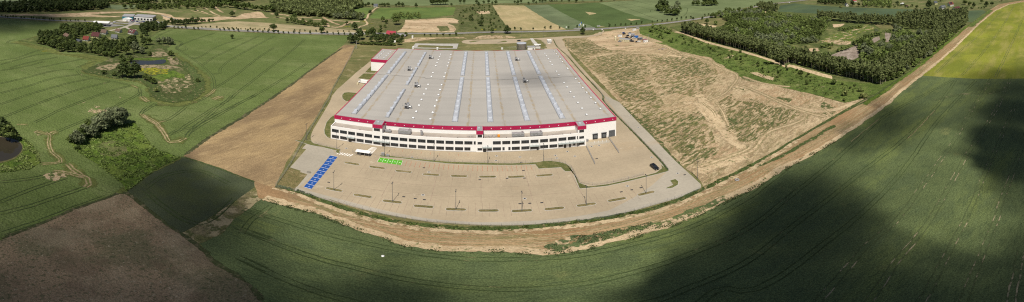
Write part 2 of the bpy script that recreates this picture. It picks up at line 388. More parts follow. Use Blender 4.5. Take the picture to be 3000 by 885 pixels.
# metal roof: rib lines, stains in the valleys
def roof_mat():
    m, nt, b = new_mat('ribbed_metal_roof')
    tc = nt.nodes.new('ShaderNodeTexCoord').outputs['Object']
    sx = nt.nodes.new('ShaderNodeSeparateXYZ'); nt.links.new(tc, sx.inputs[0])
    base = (.355,.338,.31)
    f1 = nmap(nt, nnoise(nt, tc, 30, (1, 3), detail=4), .3, .7, .93, 1.05)
    rib = nt.nodes.new('ShaderNodeMath'); rib.operation = 'PINGPONG'
    nt.links.new(sx.outputs['Y'], rib.inputs[0]); rib.inputs[1].default_value = .55
    rb = nmap(nt, rib.outputs[0], 0, .16, .84, 1.0)
    sheet = nmath(nt, 'FLOOR', nmath(nt, 'DIVIDE', sx.outputs['Y'], 3.3))
    wn = nt.nodes.new('ShaderNodeTexWhiteNoise'); wn.noise_dimensions = '1D'; nt.links.new(sheet, wn.inputs['W'])
    sh = nmap(nt, wn.outputs['Value'], 0, 1, .965, 1.03)
    # distance to the nearest valley line
    t = nmath(nt, 'DIVIDE', nmath(nt, 'ADD', sx.outputs['X'], 59.7 + 18.7 * 6), 18.72)
    fr = nmath(nt, 'SUBTRACT', nmath(nt, 'FRACT', nmath(nt, 'ADD', t, .5)), .5)
    d = nmath(nt, 'MULTIPLY', nmath(nt, 'ABSOLUTE', fr), 18.72)
    near = nmap(nt, d, .2, 1.3, 1, 0)
    st = nmap(nt, nnoise(nt, tc, 1.6, (1, 2.5), detail=6), .42, .56, 0, .9)
    line = nmap(nt, d, .12, .3, .6, 0)
    col = nmix(nt, nmath(nt, 'MULTIPLY', near, st), base, (.33,.265,.17))
    col = nmix(nt, line, col, (.27,.25,.22))
    spot = nmap(nt, nnoise(nt, tc, 2.5, detail=5, off=9), .70, .73, 0, .9)
    col = nmix(nt, nmath(nt, 'MULTIPLY', spot, near), col, (.13,.09,.055))
    hs = nt.nodes.new('ShaderNodeHueSaturation'); nt.links.new(col, hs.inputs['Color'])
    nt.links.new(nmath(nt, 'MULTIPLY', nmath(nt, 'MULTIPLY', f1, rb), sh), hs.inputs['Value'])
    nt.links.new(hs.outputs[0], b.inputs['Base Color']); b.inputs['Roughness'].default_value = .6
    b.inputs['Specular IOR Level'].default_value = .3
    return m
M['roof'] = roof_mat()
def polycarb():
    m, nt, b = new_mat('opal_polycarbonate')
    tc = nt.nodes.new('ShaderNodeTexCoord').outputs['Object']
    sx = nt.nodes.new('ShaderNodeSeparateXYZ'); nt.links.new(tc, sx.inputs[0])
    pp = nmath(nt, 'PINGPONG', sx.outputs['Y'], 1.05)
    f = nmap(nt, pp, .0, .14, .72, 1.0)
    n = nmap(nt, nnoise(nt, tc, 3, (1, 4), detail=4), .3, .7, .88, 1.08)
    hs = nt.nodes.new('ShaderNodeHueSaturation'); hs.inputs['Color'].default_value = (.42,.44,.48,1)
    nt.links.new(nmath(nt, 'MULTIPLY', f, n), hs.inputs['Value']); nt.links.new(hs.outputs[0], b.inputs['Base Color'])
    b.inputs['Roughness'].default_value = .28; b.inputs['Specular IOR Level'].default_value = .6
    return m
M['poly'] = polycarb()
M['poplar'] = leaf_mat('poplar_leaves', (.145,.178,.060), (.19,.222,.085), .5)
M['leaf'] = leaf_mat('broad_leaves', (.082,.118,.030), (.140,.180,.048), .5)
M['leaf2'] = leaf_mat('scrub_leaves', (.165,.235,.055), (.25,.30,.10), .5)
M['willow'] = leaf_mat('willow_leaves', (.185,.22,.115), (.22,.25,.13))
M['darkleaf'] = leaf_mat('dark_leaves', (.062,.090,.026), (.090,.120,.036))
M['yleaf'] = leaf_mat('blossom_leaves', (.28,.30,.11), (.20,.24,.07))

FE = {}
def feathered(mat, lo=.12, hi=.5, nsc=1.6, amp=1.3):
    """the same cover thinning out raggedly towards the edges of its strip"""
    if mat not in FE:
        m = M[mat].copy(); m.name = M[mat].name + '_edge'; nt = m.node_tree
        out = [n for n in nt.nodes if n.type == 'OUTPUT_MATERIAL'][0]; src = out.inputs[0].links[0].from_socket
        at = nt.nodes.new('ShaderNodeAttribute'); at.attribute_name = 'feather'
        geo = nt.nodes.new('ShaderNodeNewGeometry').outputs['Position']
        nz = nmath(nt, 'MULTIPLY', nmath(nt, 'SUBTRACT', nnoise(nt, geo, nsc, detail=5, off=41), .5), amp)
        nz2 = nmath(nt, 'MULTIPLY', nmath(nt, 'SUBTRACT', nnoise(nt, geo, nsc * 7, detail=3, off=71), .5), amp)
        f = nmap(nt, nmath(nt, 'ADD', nmath(nt, 'ADD', at.outputs['Fac'], nz), nz2), lo, hi)
        tr = nt.nodes.new('ShaderNodeBsdfTransparent'); mx = nt.nodes.new('ShaderNodeMixShader')
        nt.links.new(f, mx.inputs[0]); nt.links.new(tr.outputs[0], mx.inputs[1]); nt.links.new(src, mx.inputs[2]); nt.links.new(mx.outputs[0], out.inputs[0])
        FE[mat] = m
    return FE[mat]
HO = {}
def holed(mat, th, sc, stretch=(1, 1), rot=0):
    """the same cover broken by gaps"""
    k = (mat, th, sc, stretch, rot)
    if k not in HO:
        m = M[mat].copy(); nt = m.node_tree
        out = [n for n in nt.nodes if n.type == 'OUTPUT_MATERIAL'][0]; src = out.inputs[0].links[0].from_socket
        geo = nt.nodes.new('ShaderNodeNewGeometry').outputs['Position']
        f = nmap(nt, nnoise(nt, geo, sc, stretch, rot, detail=6, rough=.65, off=23), th - .04, th + .04)
        tr = nt.nodes.new('ShaderNodeBsdfTransparent'); mx = nt.nodes.new('ShaderNodeMixShader')
        nt.links.new(f, mx.inputs[0]); nt.links.new(tr.outputs[0], mx.inputs[1]); nt.links.new(src, mx.inputs[2]); nt.links.new(mx.outputs[0], out.inputs[0])
        HO[k] = m
    return HO[k]

# ------------------------------------------------------------------ ground sheets
LAY = .03
ZC = [0]
def smooth_path(pts, step, closed=False):
    n = len(pts); out = []
    rngi = range(n) if closed else range(n - 1)
    g = (lambda i: pts[i % n]) if closed else (lambda i: pts[max(0, min(n - 1, i))])
    for i in rngi:
        p0, p1, p2, p3 = g(i - 1), g(i), g(i + 1), g(i + 2)
        L = math.dist(p1, p2); k = max(1, int(L / step))
        for j in range(k):
            t = j / k
            out.append(tuple(.5 * ((2*p1[c]) + (-p0[c] + p2[c]) * t + (2*p0[c] - 5*p1[c] + 4*p2[c] - p3[c]) * t*t + (-p0[c] + 3*p1[c] - 3*p2[c] + p3[c]) * t**3) for c in (0, 1)))
    if not closed: out.append(tuple(pts[-1]))
    return out
def lin_path(pts, step):
    out = []; n = len(pts)
    for i in range(n):
        a, b = pts[i], pts[(i + 1) % n]
        k = max(1, int(math.dist(a, b) / step))
        out += [(a[0] + (b[0] - a[0]) * j / k, a[1] + (b[1] - a[1]) * j / k) for j in range(k)]
    return out
def jitter(pts, amp, freq=.25):
    out = []
    for x, y in pts:
        a = mnoise.noise_vector(Vector((x * freq, y * freq, 0))); b = mnoise.noise_vector(Vector((x * freq * .25, y * freq * .25, 7)))
        out.append((x + (a.x * .7 + b.x) * amp, y + (a.y * .7 + b.y) * amp))
    return out
def patch(name, pts, lay, mat, rough=0.0, step=3.0, smooth=False, world=False, kind='structure', zz=None, thick=0, edge=None, freq=.25, holes=None):
    q = pts if world else [G(*p) for p in pts]
    if smooth: q = smooth_path(q, step, True)
    elif rough: q = lin_path(q, step)
    if rough: q = jitter(q, rough, freq)
    ZC[0] += 1; z = (lay * LAY + (ZC[0] % 19) * .0011) if zz is None else zz
    n = len(q)
    if thick:
        vs = [(x, y, z) for x, y in q] + [(x, y, z - thick) for x, y in q]
        fs = [tuple(range(n))] + [(i, n + i, n + (i + 1) % n, (i + 1) % n) for i in range(n)]
    else:
        vs = [(x, y, z) for x, y in q]; fs = [tuple(range(n))]
    area = sum(q[i][0] * q[(i+1) % n][1] - q[(i+1) % n][0] * q[i][1] for i in range(n))
    if area < 0: fs = [f[::-1] for f in fs]
    me = bpy.data.meshes.new(name); me.from_pydata(vs, [], fs)
    me.materials.append(holed(mat, *holes) if holes else M[mat])
    if edge: me.materials.append(M[edge]); me.polygons.foreach_set('material_index', [0] + [1] * (len(fs) - 1))
    bm = bmesh.new(); bm.from_mesh(me); bmesh.ops.triangulate(bm, faces=[f for f in bm.faces if len(f.verts) > 4]); bm.to_mesh(me); bm.free()
    o = bpy.data.objects.new(name, me); COL.objects.link(o)
    if kind: o['kind'] = kind
    return o
def ribbon(name, pts, lay, mat, width, world=False, rough=0.0, step=3.0, smooth=True, zz=None, kind='structure', twin=0):
    q = pts if world else [G(*p) for p in pts]
    if smooth: q = smooth_path(q, step)
    if rough: q = jitter(q, rough)
    ZC[0] += 1; z = (lay * LAY if zz is None else zz) + (ZC[0] % 23) * .0011
    FEA = mat in ('rut','rutpale','tyretrack','cropedge','dryscrub','weeds','wetgrass','scrub','sand','crust','stubble','fedge')
    vs = []; fs = []; n = len(q); at = []
    offs = [0] if not twin else [-twin / 2, twin / 2]
    cross = (-1, -.45, 0, .45, 1) if FEA else (-1, 1)
    cf = {-1: 0, -.45: .55, 0: .8, .45: .55, 1: 0}
    k_ = len(cross)
    for of in offs:
        b = len(vs)
        for i, p in enumerate(q):
            a = q[max(0, i - 1)]; c = q[min(n - 1, i + 1)]
            dx, dy = c[0] - a[0], c[1] - a[1]; L = math.hypot(dx, dy) or 1
            nx, ny = -dy / L, dx / L
            wd = width * (1.35 if FEA else 1) * (1 + (mnoise.noise(Vector((p[0] * .4, p[1] * .4, 3 + of))) * rough * .8 if rough else 0))
            for t in cross:
                vs.append((p[0] + nx * (of - t * wd / 2), p[1] + ny * (of - t * wd / 2), z)); at.append(cf[t] * (.35 if i in (0, n - 1) else 1))
        fs += [(b + k_*i + c_ + 1, b + k_*(i+1) + c_ + 1, b + k_*(i+1) + c_, b + k_*i + c_) for i in range(n - 1) for c_ in range(k_ - 1)]
    me = bpy.data.meshes.new(name); me.from_pydata(vs, [], fs); me.materials.append(feathered(mat) if FEA else M[mat])
    if FEA:
        A_ = me.attributes.new('feather', 'FLOAT', 'POINT'); A_.data.foreach_set('value', at)
    o = bpy.data.objects.new(name, me); COL.objects.link(o)
    if kind: o['kind'] = kind
    return o

patch('ground', [(-4000,-3000),(4000,-3000),(4000,5000),(-4000,5000)], 0, 'meadow', world=True, zz=-.02)

ROADPX = P('N', (-60,34)) + P('T1', (0,186),(300,206),(600,228),(1080,241),(1520,272)) + P('T2', (330,295),(700,320),(1000,337),(1520,360)) + \
         P('T3', (880,380),(1150,374),(1520,374)) + P('T4', (500,372),(900,359),(1520,350)) + P('T5', (400,335),(700,316),(1100,285),(1520,235)) + \
         P('T6', (300,188),(700,100),(950,50),(1280,12)) + P('N', (2395,-4))
# west rape field
rape = P('N', (-80,58)) + P('T1', (0,210),(600,250),(1060,262)) + P('N', (300,72),(400,80)) + P('L8', (200,12)) + P('T2', (560,330),(1000,350),(1520,372)) + \
       P('T3', (870,392),(830,440),(790,500)) + P('N', (1003,136),(918,199),(800,285),(640,385),(535,457),(505,475),(430,515),(368,548),(345,565),(240,606),(133,650),(0,700),(-80,730))
patch('field', rape, 1, 'rape', rough=.8)
patch('field', P('N', (347,566),(240,607),(133,651),(0,702),(-90,738),(-90,1060),(900,1060),(800,930),(770,885),(735,832),(640,770),(565,704),(458,635),(373,568)), 2, 'brown', rough=1.0)
patch('field', P('N', (373,562),(450,505),(480,487),(532,460),(640,495),(745,534),(747,549),(640,620),(530,684),(458,630)), 2, 'cereal2', rough=.5)
patch('field', P('N', (747,535),(770,580),(680,650),(640,690),(585,712),(560,700),(529,686),(640,620)), 1.5, 'dryscrub', rough=1)
patch('field', P('N', (747,535),(770,580),(680,650),(640,690),(585,712),(560,700),(529,686),(640,620)), 1.8, 'stubble2', rough=1, holes=(.52,6))
front = P('N', (770,580)) + P('L4', (150,158),(420,235),(600,300),(740,350),(1000,430),(1300,457),(1540,455)) + P('L5', (200,480),(400,450),(600,405),(860,330),(1100,240),(1240,170),(1380,100)) + \
        P('N', (2300,490),(2450,405),(2600,303),(2640,265),(2699,221),(2850,231),(3100,226),(3100,1120),(2400,1200),(1500,1200),(900,1100),(800,940),(770,885),(735,832),(640,770),(585,712),(640,690),(680,650))
patch('field', front, 3, 'cereal', rough=1.0, step=1.5)
patch('field', P('T8', (250,560),(400,440),(500,350),(680,170),(800,70),(900,28),(1013,8)) + P('N', (3100,-12),(3100,226),(2850,231)), 3, 'yellowfield', rough=.9)
patch('field', P('T3', (780,505),(920,505),(905,560),(860,650),(800,760)) + P('A', (650,520),(530,755)) + P('C3', (240,230),(100,450),(15,620)) +
      P('N', (800,565),(770,590),(752,560),(745,534),(640,495),(535,457),(640,385),(800,285),(918,199),(985,150)), 3, 'plough', rough=.5)
# plot, waste ground, scrub band, forest floor
patch('ground', P('N', (1040,132),(1040,112),(1120,106),(1200,104),(1400,102),(1600,98),(1740,93),(1700,110),(1650,116),(1659,139),(1695,172),(1732,214),(1814,298),(1870,351),(1976,470),(2043,521),(2080,558),(2006,588),(1905,624),(1753,651),(1601,669),(1500,678),(1409,679),(1257,672),(1156,659),(1055,636),(943,598),(867,568),(804,552),(806,545),(839,478),(895,391),(952,300),(988,230),(1026,171)), 4, 'verge', rough=.4)
waste = P('N', (1646,112),(1700,108),(1750,100),(1775,92),(1830,84),(1874,82)) + P('T5', (1040,365),(1200,470),(1380,520),(1500,575)) + P('T6', (300,640),(380,700),(450,755)) + \
        P('L6', (200,70),(310,140),(500,190),(700,235),(900,290),(1000,265)) + P('N', (2560,285),(2526,302),(2447,346),(2342,410),(2210,489),(2116,539),(2075,558),(2043,521),(1976,470),(1870,351),(1814,298),(1732,214),(1695,172),(1659,139))
patch('ground', waste, 5, 'waste', rough=1.0)
patch('meadow', P('N', (1874,80),(1905,76),(2000,101)) + P('T6', (300,492),(550,553),(800,623),(1000,693),(1150,757)) + P('L6', (600,86),(830,157),(1000,182),(1190,160),(1080,240),(1000,265),(900,288),(700,235),(500,190),(310,140),(200,70)) +
      P('T6', (450,755),(380,700),(300,640)) + P('T5', (1500,575),(1380,520),(1200,470),(1040,365)), 6, 'scrub', rough=1.6)
patch('ground', P('N', (1960,80),(2000,95)) + P('T6', (300,468),(550,530),(800,600),(1000,665),(1150,735)) + P('L6', (600,75),(830,140),(1000,170),(1120,190),(1330,62)) + P('N', (2841,60),(2860,40),(2700,48),(2558,45),(2400,40),(2279,34),(2250,16),(2184,30),(2100,50),(2030,66)), 5, 'floor', rough=1)
patch('field', P('N', (2279,34),(2285,17),(2329,10),(2400,17),(2558,24),(2690,28),(2800,33),(2880,30),(2892,36),(2850,66),(2800,62),(2700,50),(2500,44)), 6, 'fblue', rough=1)
patch('path', P('T6', (-60,350),(0,366),(300,470),(550,533),(800,603),(1000,668),(1150,738)) + P('L6', (600,74),(830,138),(832,157),(600,90)) + P('T6', (1150,757),(1000,693),(800,625),(550,556),(300,492),(0,378),(-100,360)), 7, 'crust', rough=1)
# clearings and ruins in the wood
patch('ground', P('T7', (0,470),(60,420),(200,370),(380,320),(520,280),(620,300),(560,340),(420,380),(380,450),(260,500),(100,490)), 7, 'scrub', rough=2)
patch('ground', P('T7', (0,470),(60,420),(200,370),(380,320),(520,280),(620,300),(560,340),(420,380),(380,450),(260,500),(100,490)), 7.4, 'yellow', rough=2, holes=(.60, 5))
patch('ground', P('T7', (0,470),(60,420),(200,370),(380,320),(520,280),(620,300),(560,340),(420,380),(380,450),(260,500),(100,490)), 7.7, 'sand', rough=2, holes=(.57, 6))
patch('ground', P('T7', (0,455),(150,440),(360,465),(340,500),(200,500)), 8, 'sand', rough=2, holes=(.46,5))
patch('ground', P('T7', (150,270),(280,265),(240,300),(170,310)), 8, 'sand', rough=2)
patch('ground', P('T6', (1330,570),(1420,540),(1500,535),(1520,570),(1400,600)), 8, 'sand', rough=2)
patch('ground', P('T7', (600,270),(850,280),(830,330),(700,330)), 7, 'verge', rough=1)
patch('ground', P('T7', (120,620),(430,500),(440,640),(330,690),(250,640)), 8, 'white_earth', rough=.5)
patch('ground', P('T7', (730,365),(800,375),(770,470),(735,470)), 8, 'white_earth', rough=.5)
patch('ground', P('T7', (580,430),(670,405),(680,440),(610,480)), 8, 'white_earth', rough=.5)
patch('ground', P('T6', (100,240),(250,210),(480,200),(520,230),(420,300),(300,310),(180,270)), 7, 'verge', rough=2)
patch('path', P('T6', (110,245),(200,265),(380,290),(370,305),(290,310),(160,265)), 8, 'crust', rough=.6)
patch('path', P('T6', (640,245),(780,225),(790,235),(700,262)), 8, 'crust', rough=.6)
patch('path', P('T6', (810,105),(900,120),(1010,155),(1000,165),(820,122)), 8, 'crust', rough=.6)
# dirt track round the south side of the plot
trN = P('L4', (205,100),(330,130),(480,190),(700,265),(900,310),(1100,338),(1400,352),(1579,350)) + P('L5', (200,332),(500,297),(800,242),(1000,172),(1130,112),(1215,72)) + \
      P('L6', (400,640),(650,490),(850,370),(1000,285),(1080,250),(1200,165),(1330,75)) + P('T8', (350,400),(610,190),(750,80),(820,35),(900,20),(1013,2))
trS = P('L4', (150,165),(420,240),(600,305),(740,360),(1000,440),(1300,465),(1540,462)) + P('L5', (200,485),(400,455),(600,410),(860,335),(1100,245),(1240,175),(1380,105)) + \
      P('N', (2300,494),(2450,409),(2600,307),(2640,268)) + P('T8', (250,562),(400,445),(500,356),(680,178),(800,80),(900,34),(1013,14))
patch('path', P('N', (747,533),(780,545)) + trN + trS[::-1] + P('N', (757,582)), 7, 'track', rough=.6, step=2)
# dry crust with weeds on both lips of the track
def lip(line, o1, o2, lay, mat, rough, a=0, b=None, holes=None):
    q = [toUV(*G(*p)) for p in line][a:b]
    top = [UV(u, v + o1) for u, v in q]; bot = [UV(u, v + o2) for u, v in q][::-1]
    return patch('path', top + bot, lay, mat, rough=rough, step=1.2, world=True, freq=.45, holes=holes)
lip(trS, 3.0, -.6, 8, 'crust', 1.3, 0, 15)
lip(trS, 2.0, -.8, 8, 'crust', .9, 14)
lip(trN, .8, -1.8, 9, 'crust', .9, 0, 16, (.46, 4))
lip(trN, 2.9, .4, 10, 'weeds', .55, 0, 15, (.45, 3))
lip(trN, 2.4, 0.8, 10, 'weeds', .5, 14, 21)
patch('ground', P('L5', (180,440),(330,385),(560,350),(800,300),(850,330),(600,385),(430,430),(230,470)), 9, 'cereal', rough=1.2, step=1.2, freq=.5, holes=(.46,2.2))
patch('ground', P('L5', (740,330),(1000,240),(1230,145),(1240,170),(1100,235),(860,325)), 9, 'cereal', rough=1.0, step=1.2, freq=.5, holes=(.44,2.2))
for a, b_ in (((250,420),(330,400)),((640,385),(720,350)),((760,355),(830,330)),((860,310),(930,290)),((930,300),(1010,270))):
    patch('ground', P('L5', (a[0],a[1]-14),(b_[0],b_[1]-14),(b_[0]+20,b_[1]+12),(a[0]+14,a[1]+16)), 10, 'crust', rough=1.0, step=1.0, freq=.6, holes=(.47,2.5))
for k in (4.5, 7.5, 10.5):
    q = [toUV(*G(*p)) for p in trS][1:]
    ribbon('tyre_track', [UV(u, v + k) for u, v in q], 8, 'tyretrack', .5, world=True, twin=1.9, rough=.25)
# wheel ruts through the front and right field
RUTS = [P('L4', (60,225),(150,255),(500,365),(900,455),(1250,505),(1579,517)) + P('L5', (400,492),(700,425),(1000,340),(1380,150)) + P('L7', (350,180),(500,60),(590,0)) + P('N', (2660,225)),
        P('L4', (30,350),(100,378),(500,520),(1000,635),(1579,687)) + P('L5', (350,665),(700,590),(1000,495),(1380,325)) + P('L7', (300,340),(520,160),(660,40)) + P('N', (2790,235)),
        P('L4', (0,500),(200,600),(420,690),(640,755)) + P('N', (1250,925),(1500,930),(1720,915)) + P('L5', (850,748),(1000,690),(1380,515)) + P('L7', (330,440),(560,260),(735,120),(830,25)) + P('N', (2800,235)),
        P('N', (1900,1000),(2100,852)) + P('L7', (150,710),(380,560),(520,450),(700,270),(850,60)) + P('N', (2860,235))]
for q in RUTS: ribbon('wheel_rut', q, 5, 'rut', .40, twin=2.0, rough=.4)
for q in (P('L7', (300,900),(590,745),(690,480),(800,465)) ,): pass
for q in (P('L7', (200,960),(400,740),(560,560),(690,440),(830,250),(900,150),(985,0)) + P('N', (2905,228)),
          P('L7', (420,960),(590,740),(690,600),(800,465),(940,220),(1075,5)) + P('N', (2960,228)),
          P('L7', (640,960),(790,745),(870,590),(950,440),(1020,270),(1100,90),(1140,0)),
          P('L7', (880,960),(945,745),(1000,600),(1060,450),(1100,330),(1160,180)),
          P('L7', (1100,960),(1130,700),(1160,560))): ribbon('wheel_rut', q, 5, 'rutpale', .36, twin=1.9, rough=.4)
for q in (P('L7', (725,140),(790,75),(830,30)), P('L7', (512,150),(620,60))): ribbon('wheel_rut', q, 6, 'tyretrack', .4, rough=.5)
for a, b_ in (((290,300),(720,60)),((400,330),(800,10)),((480,340),(900,60))): pass
for q in (P('T8', (330,750),(560,700),(780,690),(900,640)),): ribbon('wheel_rut', q, 6, 'rutpale', .4, twin=1.9, rough=.4)
for q in (P('T8', (360,540),(500,410),(700,240),(860,60)), P('T8', (550,560),(700,400),(850,200),(940,40)), P('T8', (800,575),(870,430),(960,240),(1013,120))):
    ribbon('wheel_rut', q, 5, 'rutpale', .4, twin=1.9, rough=.4)
# ruts of the west field
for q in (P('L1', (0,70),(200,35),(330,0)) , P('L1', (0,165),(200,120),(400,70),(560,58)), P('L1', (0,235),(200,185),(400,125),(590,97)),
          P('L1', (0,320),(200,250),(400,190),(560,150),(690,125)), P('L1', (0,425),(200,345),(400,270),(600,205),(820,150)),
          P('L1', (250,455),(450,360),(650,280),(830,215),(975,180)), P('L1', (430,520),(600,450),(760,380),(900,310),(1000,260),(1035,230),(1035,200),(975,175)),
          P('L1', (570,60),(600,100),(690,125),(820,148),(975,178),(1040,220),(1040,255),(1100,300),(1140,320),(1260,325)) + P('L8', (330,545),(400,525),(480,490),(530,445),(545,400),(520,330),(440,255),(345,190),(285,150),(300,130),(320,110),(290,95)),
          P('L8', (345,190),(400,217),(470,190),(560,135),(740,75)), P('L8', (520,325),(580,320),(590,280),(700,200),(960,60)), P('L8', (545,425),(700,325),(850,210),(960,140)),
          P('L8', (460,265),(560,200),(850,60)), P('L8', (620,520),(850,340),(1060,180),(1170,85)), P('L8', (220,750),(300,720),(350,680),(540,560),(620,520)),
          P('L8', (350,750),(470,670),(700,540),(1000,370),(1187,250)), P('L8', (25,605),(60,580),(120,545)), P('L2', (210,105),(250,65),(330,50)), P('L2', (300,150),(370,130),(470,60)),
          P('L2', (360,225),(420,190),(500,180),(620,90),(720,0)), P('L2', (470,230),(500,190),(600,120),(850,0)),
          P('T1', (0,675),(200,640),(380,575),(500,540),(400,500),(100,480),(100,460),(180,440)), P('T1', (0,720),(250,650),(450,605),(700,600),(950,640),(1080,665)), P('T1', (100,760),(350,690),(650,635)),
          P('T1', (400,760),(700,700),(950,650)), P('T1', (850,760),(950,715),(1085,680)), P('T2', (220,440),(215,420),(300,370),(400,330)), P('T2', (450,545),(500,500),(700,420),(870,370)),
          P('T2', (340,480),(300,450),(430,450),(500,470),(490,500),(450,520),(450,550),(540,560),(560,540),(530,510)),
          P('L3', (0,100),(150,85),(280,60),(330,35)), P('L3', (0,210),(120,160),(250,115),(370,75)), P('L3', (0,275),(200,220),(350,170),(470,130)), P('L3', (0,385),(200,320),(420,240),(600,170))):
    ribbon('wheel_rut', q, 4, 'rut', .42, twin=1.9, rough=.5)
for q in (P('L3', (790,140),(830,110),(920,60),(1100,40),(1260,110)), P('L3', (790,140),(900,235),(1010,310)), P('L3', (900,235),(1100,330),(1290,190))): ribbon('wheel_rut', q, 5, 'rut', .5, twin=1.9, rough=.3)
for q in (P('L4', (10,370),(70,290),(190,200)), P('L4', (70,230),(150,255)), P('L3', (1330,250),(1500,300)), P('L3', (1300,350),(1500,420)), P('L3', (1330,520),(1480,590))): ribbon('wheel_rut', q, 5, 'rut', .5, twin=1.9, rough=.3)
for q, wd in ((P('L1', (1045,390),(1100,430),(1160,465),(1210,530),(1260,600)), 1.8), (P('L2', (215,105),(300,150),(340,210),(380,260),(430,255),(465,235)), 2.2),
          (P('L1', (330,520),(365,545),(360,600),(370,650),(410,700),(450,750)) + P('L3', (215,0)), 1.8), (P('L1', (365,548),(400,530),(432,520)), 2.5), (P('L1', (120,468),(205,470)), 1.2), (P('L1', (270,515),(330,535),(365,548)), 2),
          (P('L1', (975,175),(1030,200)), 1.2), (P('L1', (1050,262),(1100,300)), 2.8), (P('L3', (370,0),(430,50),(480,85),(490,115),(465,132)), 2.4), (P('L3', (290,40),(350,45),(400,55),(470,80)), 2.2), (P('L8', (470,490),(510,465),(545,430)), 2),
          (P('L8', (530,505),(590,478)), 3), (P('L8', (390,525),(420,520)), 1.8), (P('L1', (1160,460),(1230,440)), 1.2)):
    ribbon('tyre_track', q, 5, 'tyretrack', wd * .38, twin=wd * .75, rough=.9); ribbon('tyre_track', q, 4.5, 'cropedge', wd * 2.4, rough=.9)
for q in (P('L1', (655,375),(700,345),(760,360),(830,352),(780,385),(690,390)), P('L1', (690,330),(730,325),(740,345),(700,350)), P('L1', (570,320),(640,300),(600,325)), P('L1', (870,265),(890,265),(885,278)),
          P('L3', (240,70),(300,35),(400,45),(350,85),(300,105)), P('L1', (250,525),(320,515),(330,545),(280,555)), P('L1', (590,95),(610,95),(605,102))):
    patch('ground', q, 5, 'crust', rough=1.6, step=.8, freq=.5, holes=(.5,3))
ribbon('meadow', P('L1', (700,0),(640,40),(660,85),(850,122),(1060,150),(1120,190),(1190,300)) + P('L8', (330,528),(430,480),(480,420),(465,350),(400,290),(330,240),(215,165)), 2, 'cropedge', 9, rough=1)
patch('meadow', P('T1', (200,455),(420,500),(590,545),(720,600),(950,600),(1160,640),(1205,665),(1150,700),(900,650),(600,600),(380,540),(120,470)), 2, 'cropedge', rough=1.2)
# village green, marsh, wet meadow, ponds
patch('meadow', P('N', (270,74),(224,76),(171,95),(110,105),(53,120),(113,129),(155,139),(168,150),(237,155),(305,166),(317,175),(258,199),(256,203),(268,212),(339,225),(418,235),(446,251),(473,290),(539,294),(581,269),(587,236),(564,206),(535,181),(487,143),(513,124),(434,116),(453,101),(487,84),(420,79),(400,74)), 6, 'marsh', rough=1.2)
patch('meadow', P('N', (270,74),(224,78),(171,97),(113,107),(56,121),(113,128),(240,152),(305,163),(380,160),(440,150),(450,125),(430,112),(480,86),(420,76)), 7, 'floor', rough=1.2)
patch('lake', P('N', (380,179),(400,177),(440,179),(483,175),(478,187),(425,190),(390,191)), 10, 'water2', rough=.6, smooth=True)
for q in (P('L8', (95,180),(160,168),(225,180),(220,200),(110,205)), P('L8', (225,210),(300,230),(312,265),(215,258)), P('L1', (715,50),(800,15),(900,5),(880,40),(760,68)), P('L8', (20,262),(200,262),(330,285),(200,290),(40,285)),
          P('L8', (160,345),(240,360),(250,375),(190,370)), P('L1', (960,30),(1100,25),(1267,30),(1267,48),(1100,45))):
    patch('ground', q, 8, 'reeds', rough=5, step=2, freq=.1, holes=(.46,4))
patch('ground', P('L8', (0,285),(130,286),(235,300),(230,325),(120,332),(30,310)), 9, 'yellow', rough=4, step=1.5, freq=.12, holes=(.46,3))
patch('ground', P('L8', (150,380),(250,350),(370,330),(400,400),(300,455),(190,470),(140,430)), 8, 'stubble2', rough=4, step=2, holes=(.545,4))
ribbon('meadow', P('N', (256,203),(268,212),(339,225),(418,235),(446,251),(473,288),(539,292),(578,268),(583,236),(560,206),(532,181)), 7.5, 'weeds', 9, rough=.6)
ribbon('meadow', P('N', (360,176),(400,173),(450,173),(500,176)), 7.6, 'wetgrass', 7, rough=.6)
patch('ground', P('L8', (110,350),(250,300),(330,330),(340,360),(240,350),(180,380)), 8, 'wetgrass', rough=2)
patch('meadow', P('L1', (510,570),(540,640),(640,710),(740,775)) + P('N', (298,491),(360,540),(372,560),(430,516),(482,484),(525,462),(470,440)) + P('L1', (1120,620),(1060,530),(1000,455),(850,480),(700,500),(600,540)), 6, 'wetgrass', rough=1.4)
patch('ground', P('L1', (700,640),(760,590),(850,580),(930,620),(950,680),(850,715),(740,695)), 7, 'meadow', rough=1.5)
patch('meadow', P('N', (-60,380),(0,386),(52,394),(92,422),(113,450),(118,478),(85,496),(0,506),(-60,508)), 6, 'wetgrass', rough=1.2)
patch('ground', P('N', (-60,398),(0,400),(30,404),(53,410),(68,426),(66,446),(45,466),(0,480),(-60,482)), 8, 'dryscrub', rough=.6)
patch('lake', P('N', (-60,400),(0,402),(28,406),(50,412),(64,427),(62,444),(42,462),(0,475),(-60,480)), 9, 'water', smooth=True)
# far fields and tracks
patch('field', P('T2', (300,205),(540,290)) + P('T2', (900,250),(1130,237),(1490,255)) + P('T3', (0,262),(300,280),(600,310),(1000,345),(1060,360),(880,374),(0,352)) + P('T2', (1200,344),(900,328),(560,305)), 2, 'stubble2', rough=.8)
patch('path', P('T2', (0,122),(150,125),(380,165),(420,190),(600,205),(900,185),(1100,190),(1130,180),(1200,150),(1350,130),(1400,140),(1440,200),(1300,200),(1150,215),(1020,215),(860,235),(700,245),(540,245),(400,255),(290,205),(280,165),(150,150),(0,135)), 3, 'sand', rough=1.5)
patch('path', P('T1', (-60,168),(0,165),(300,155),(600,155),(800,150),(1000,135),(1250,130),(1520,128),(1520,142),(1200,148),(1000,165),(1270,180),(1370,188),(1200,190),(900,185),(600,190),(400,175),(0,172)), 3, 'sand', rough=1.5)
patch('field', P('T1', (0,196),(600,235),(1060,254),(900,250),(600,250),(0,215)), 3, 'meadow')
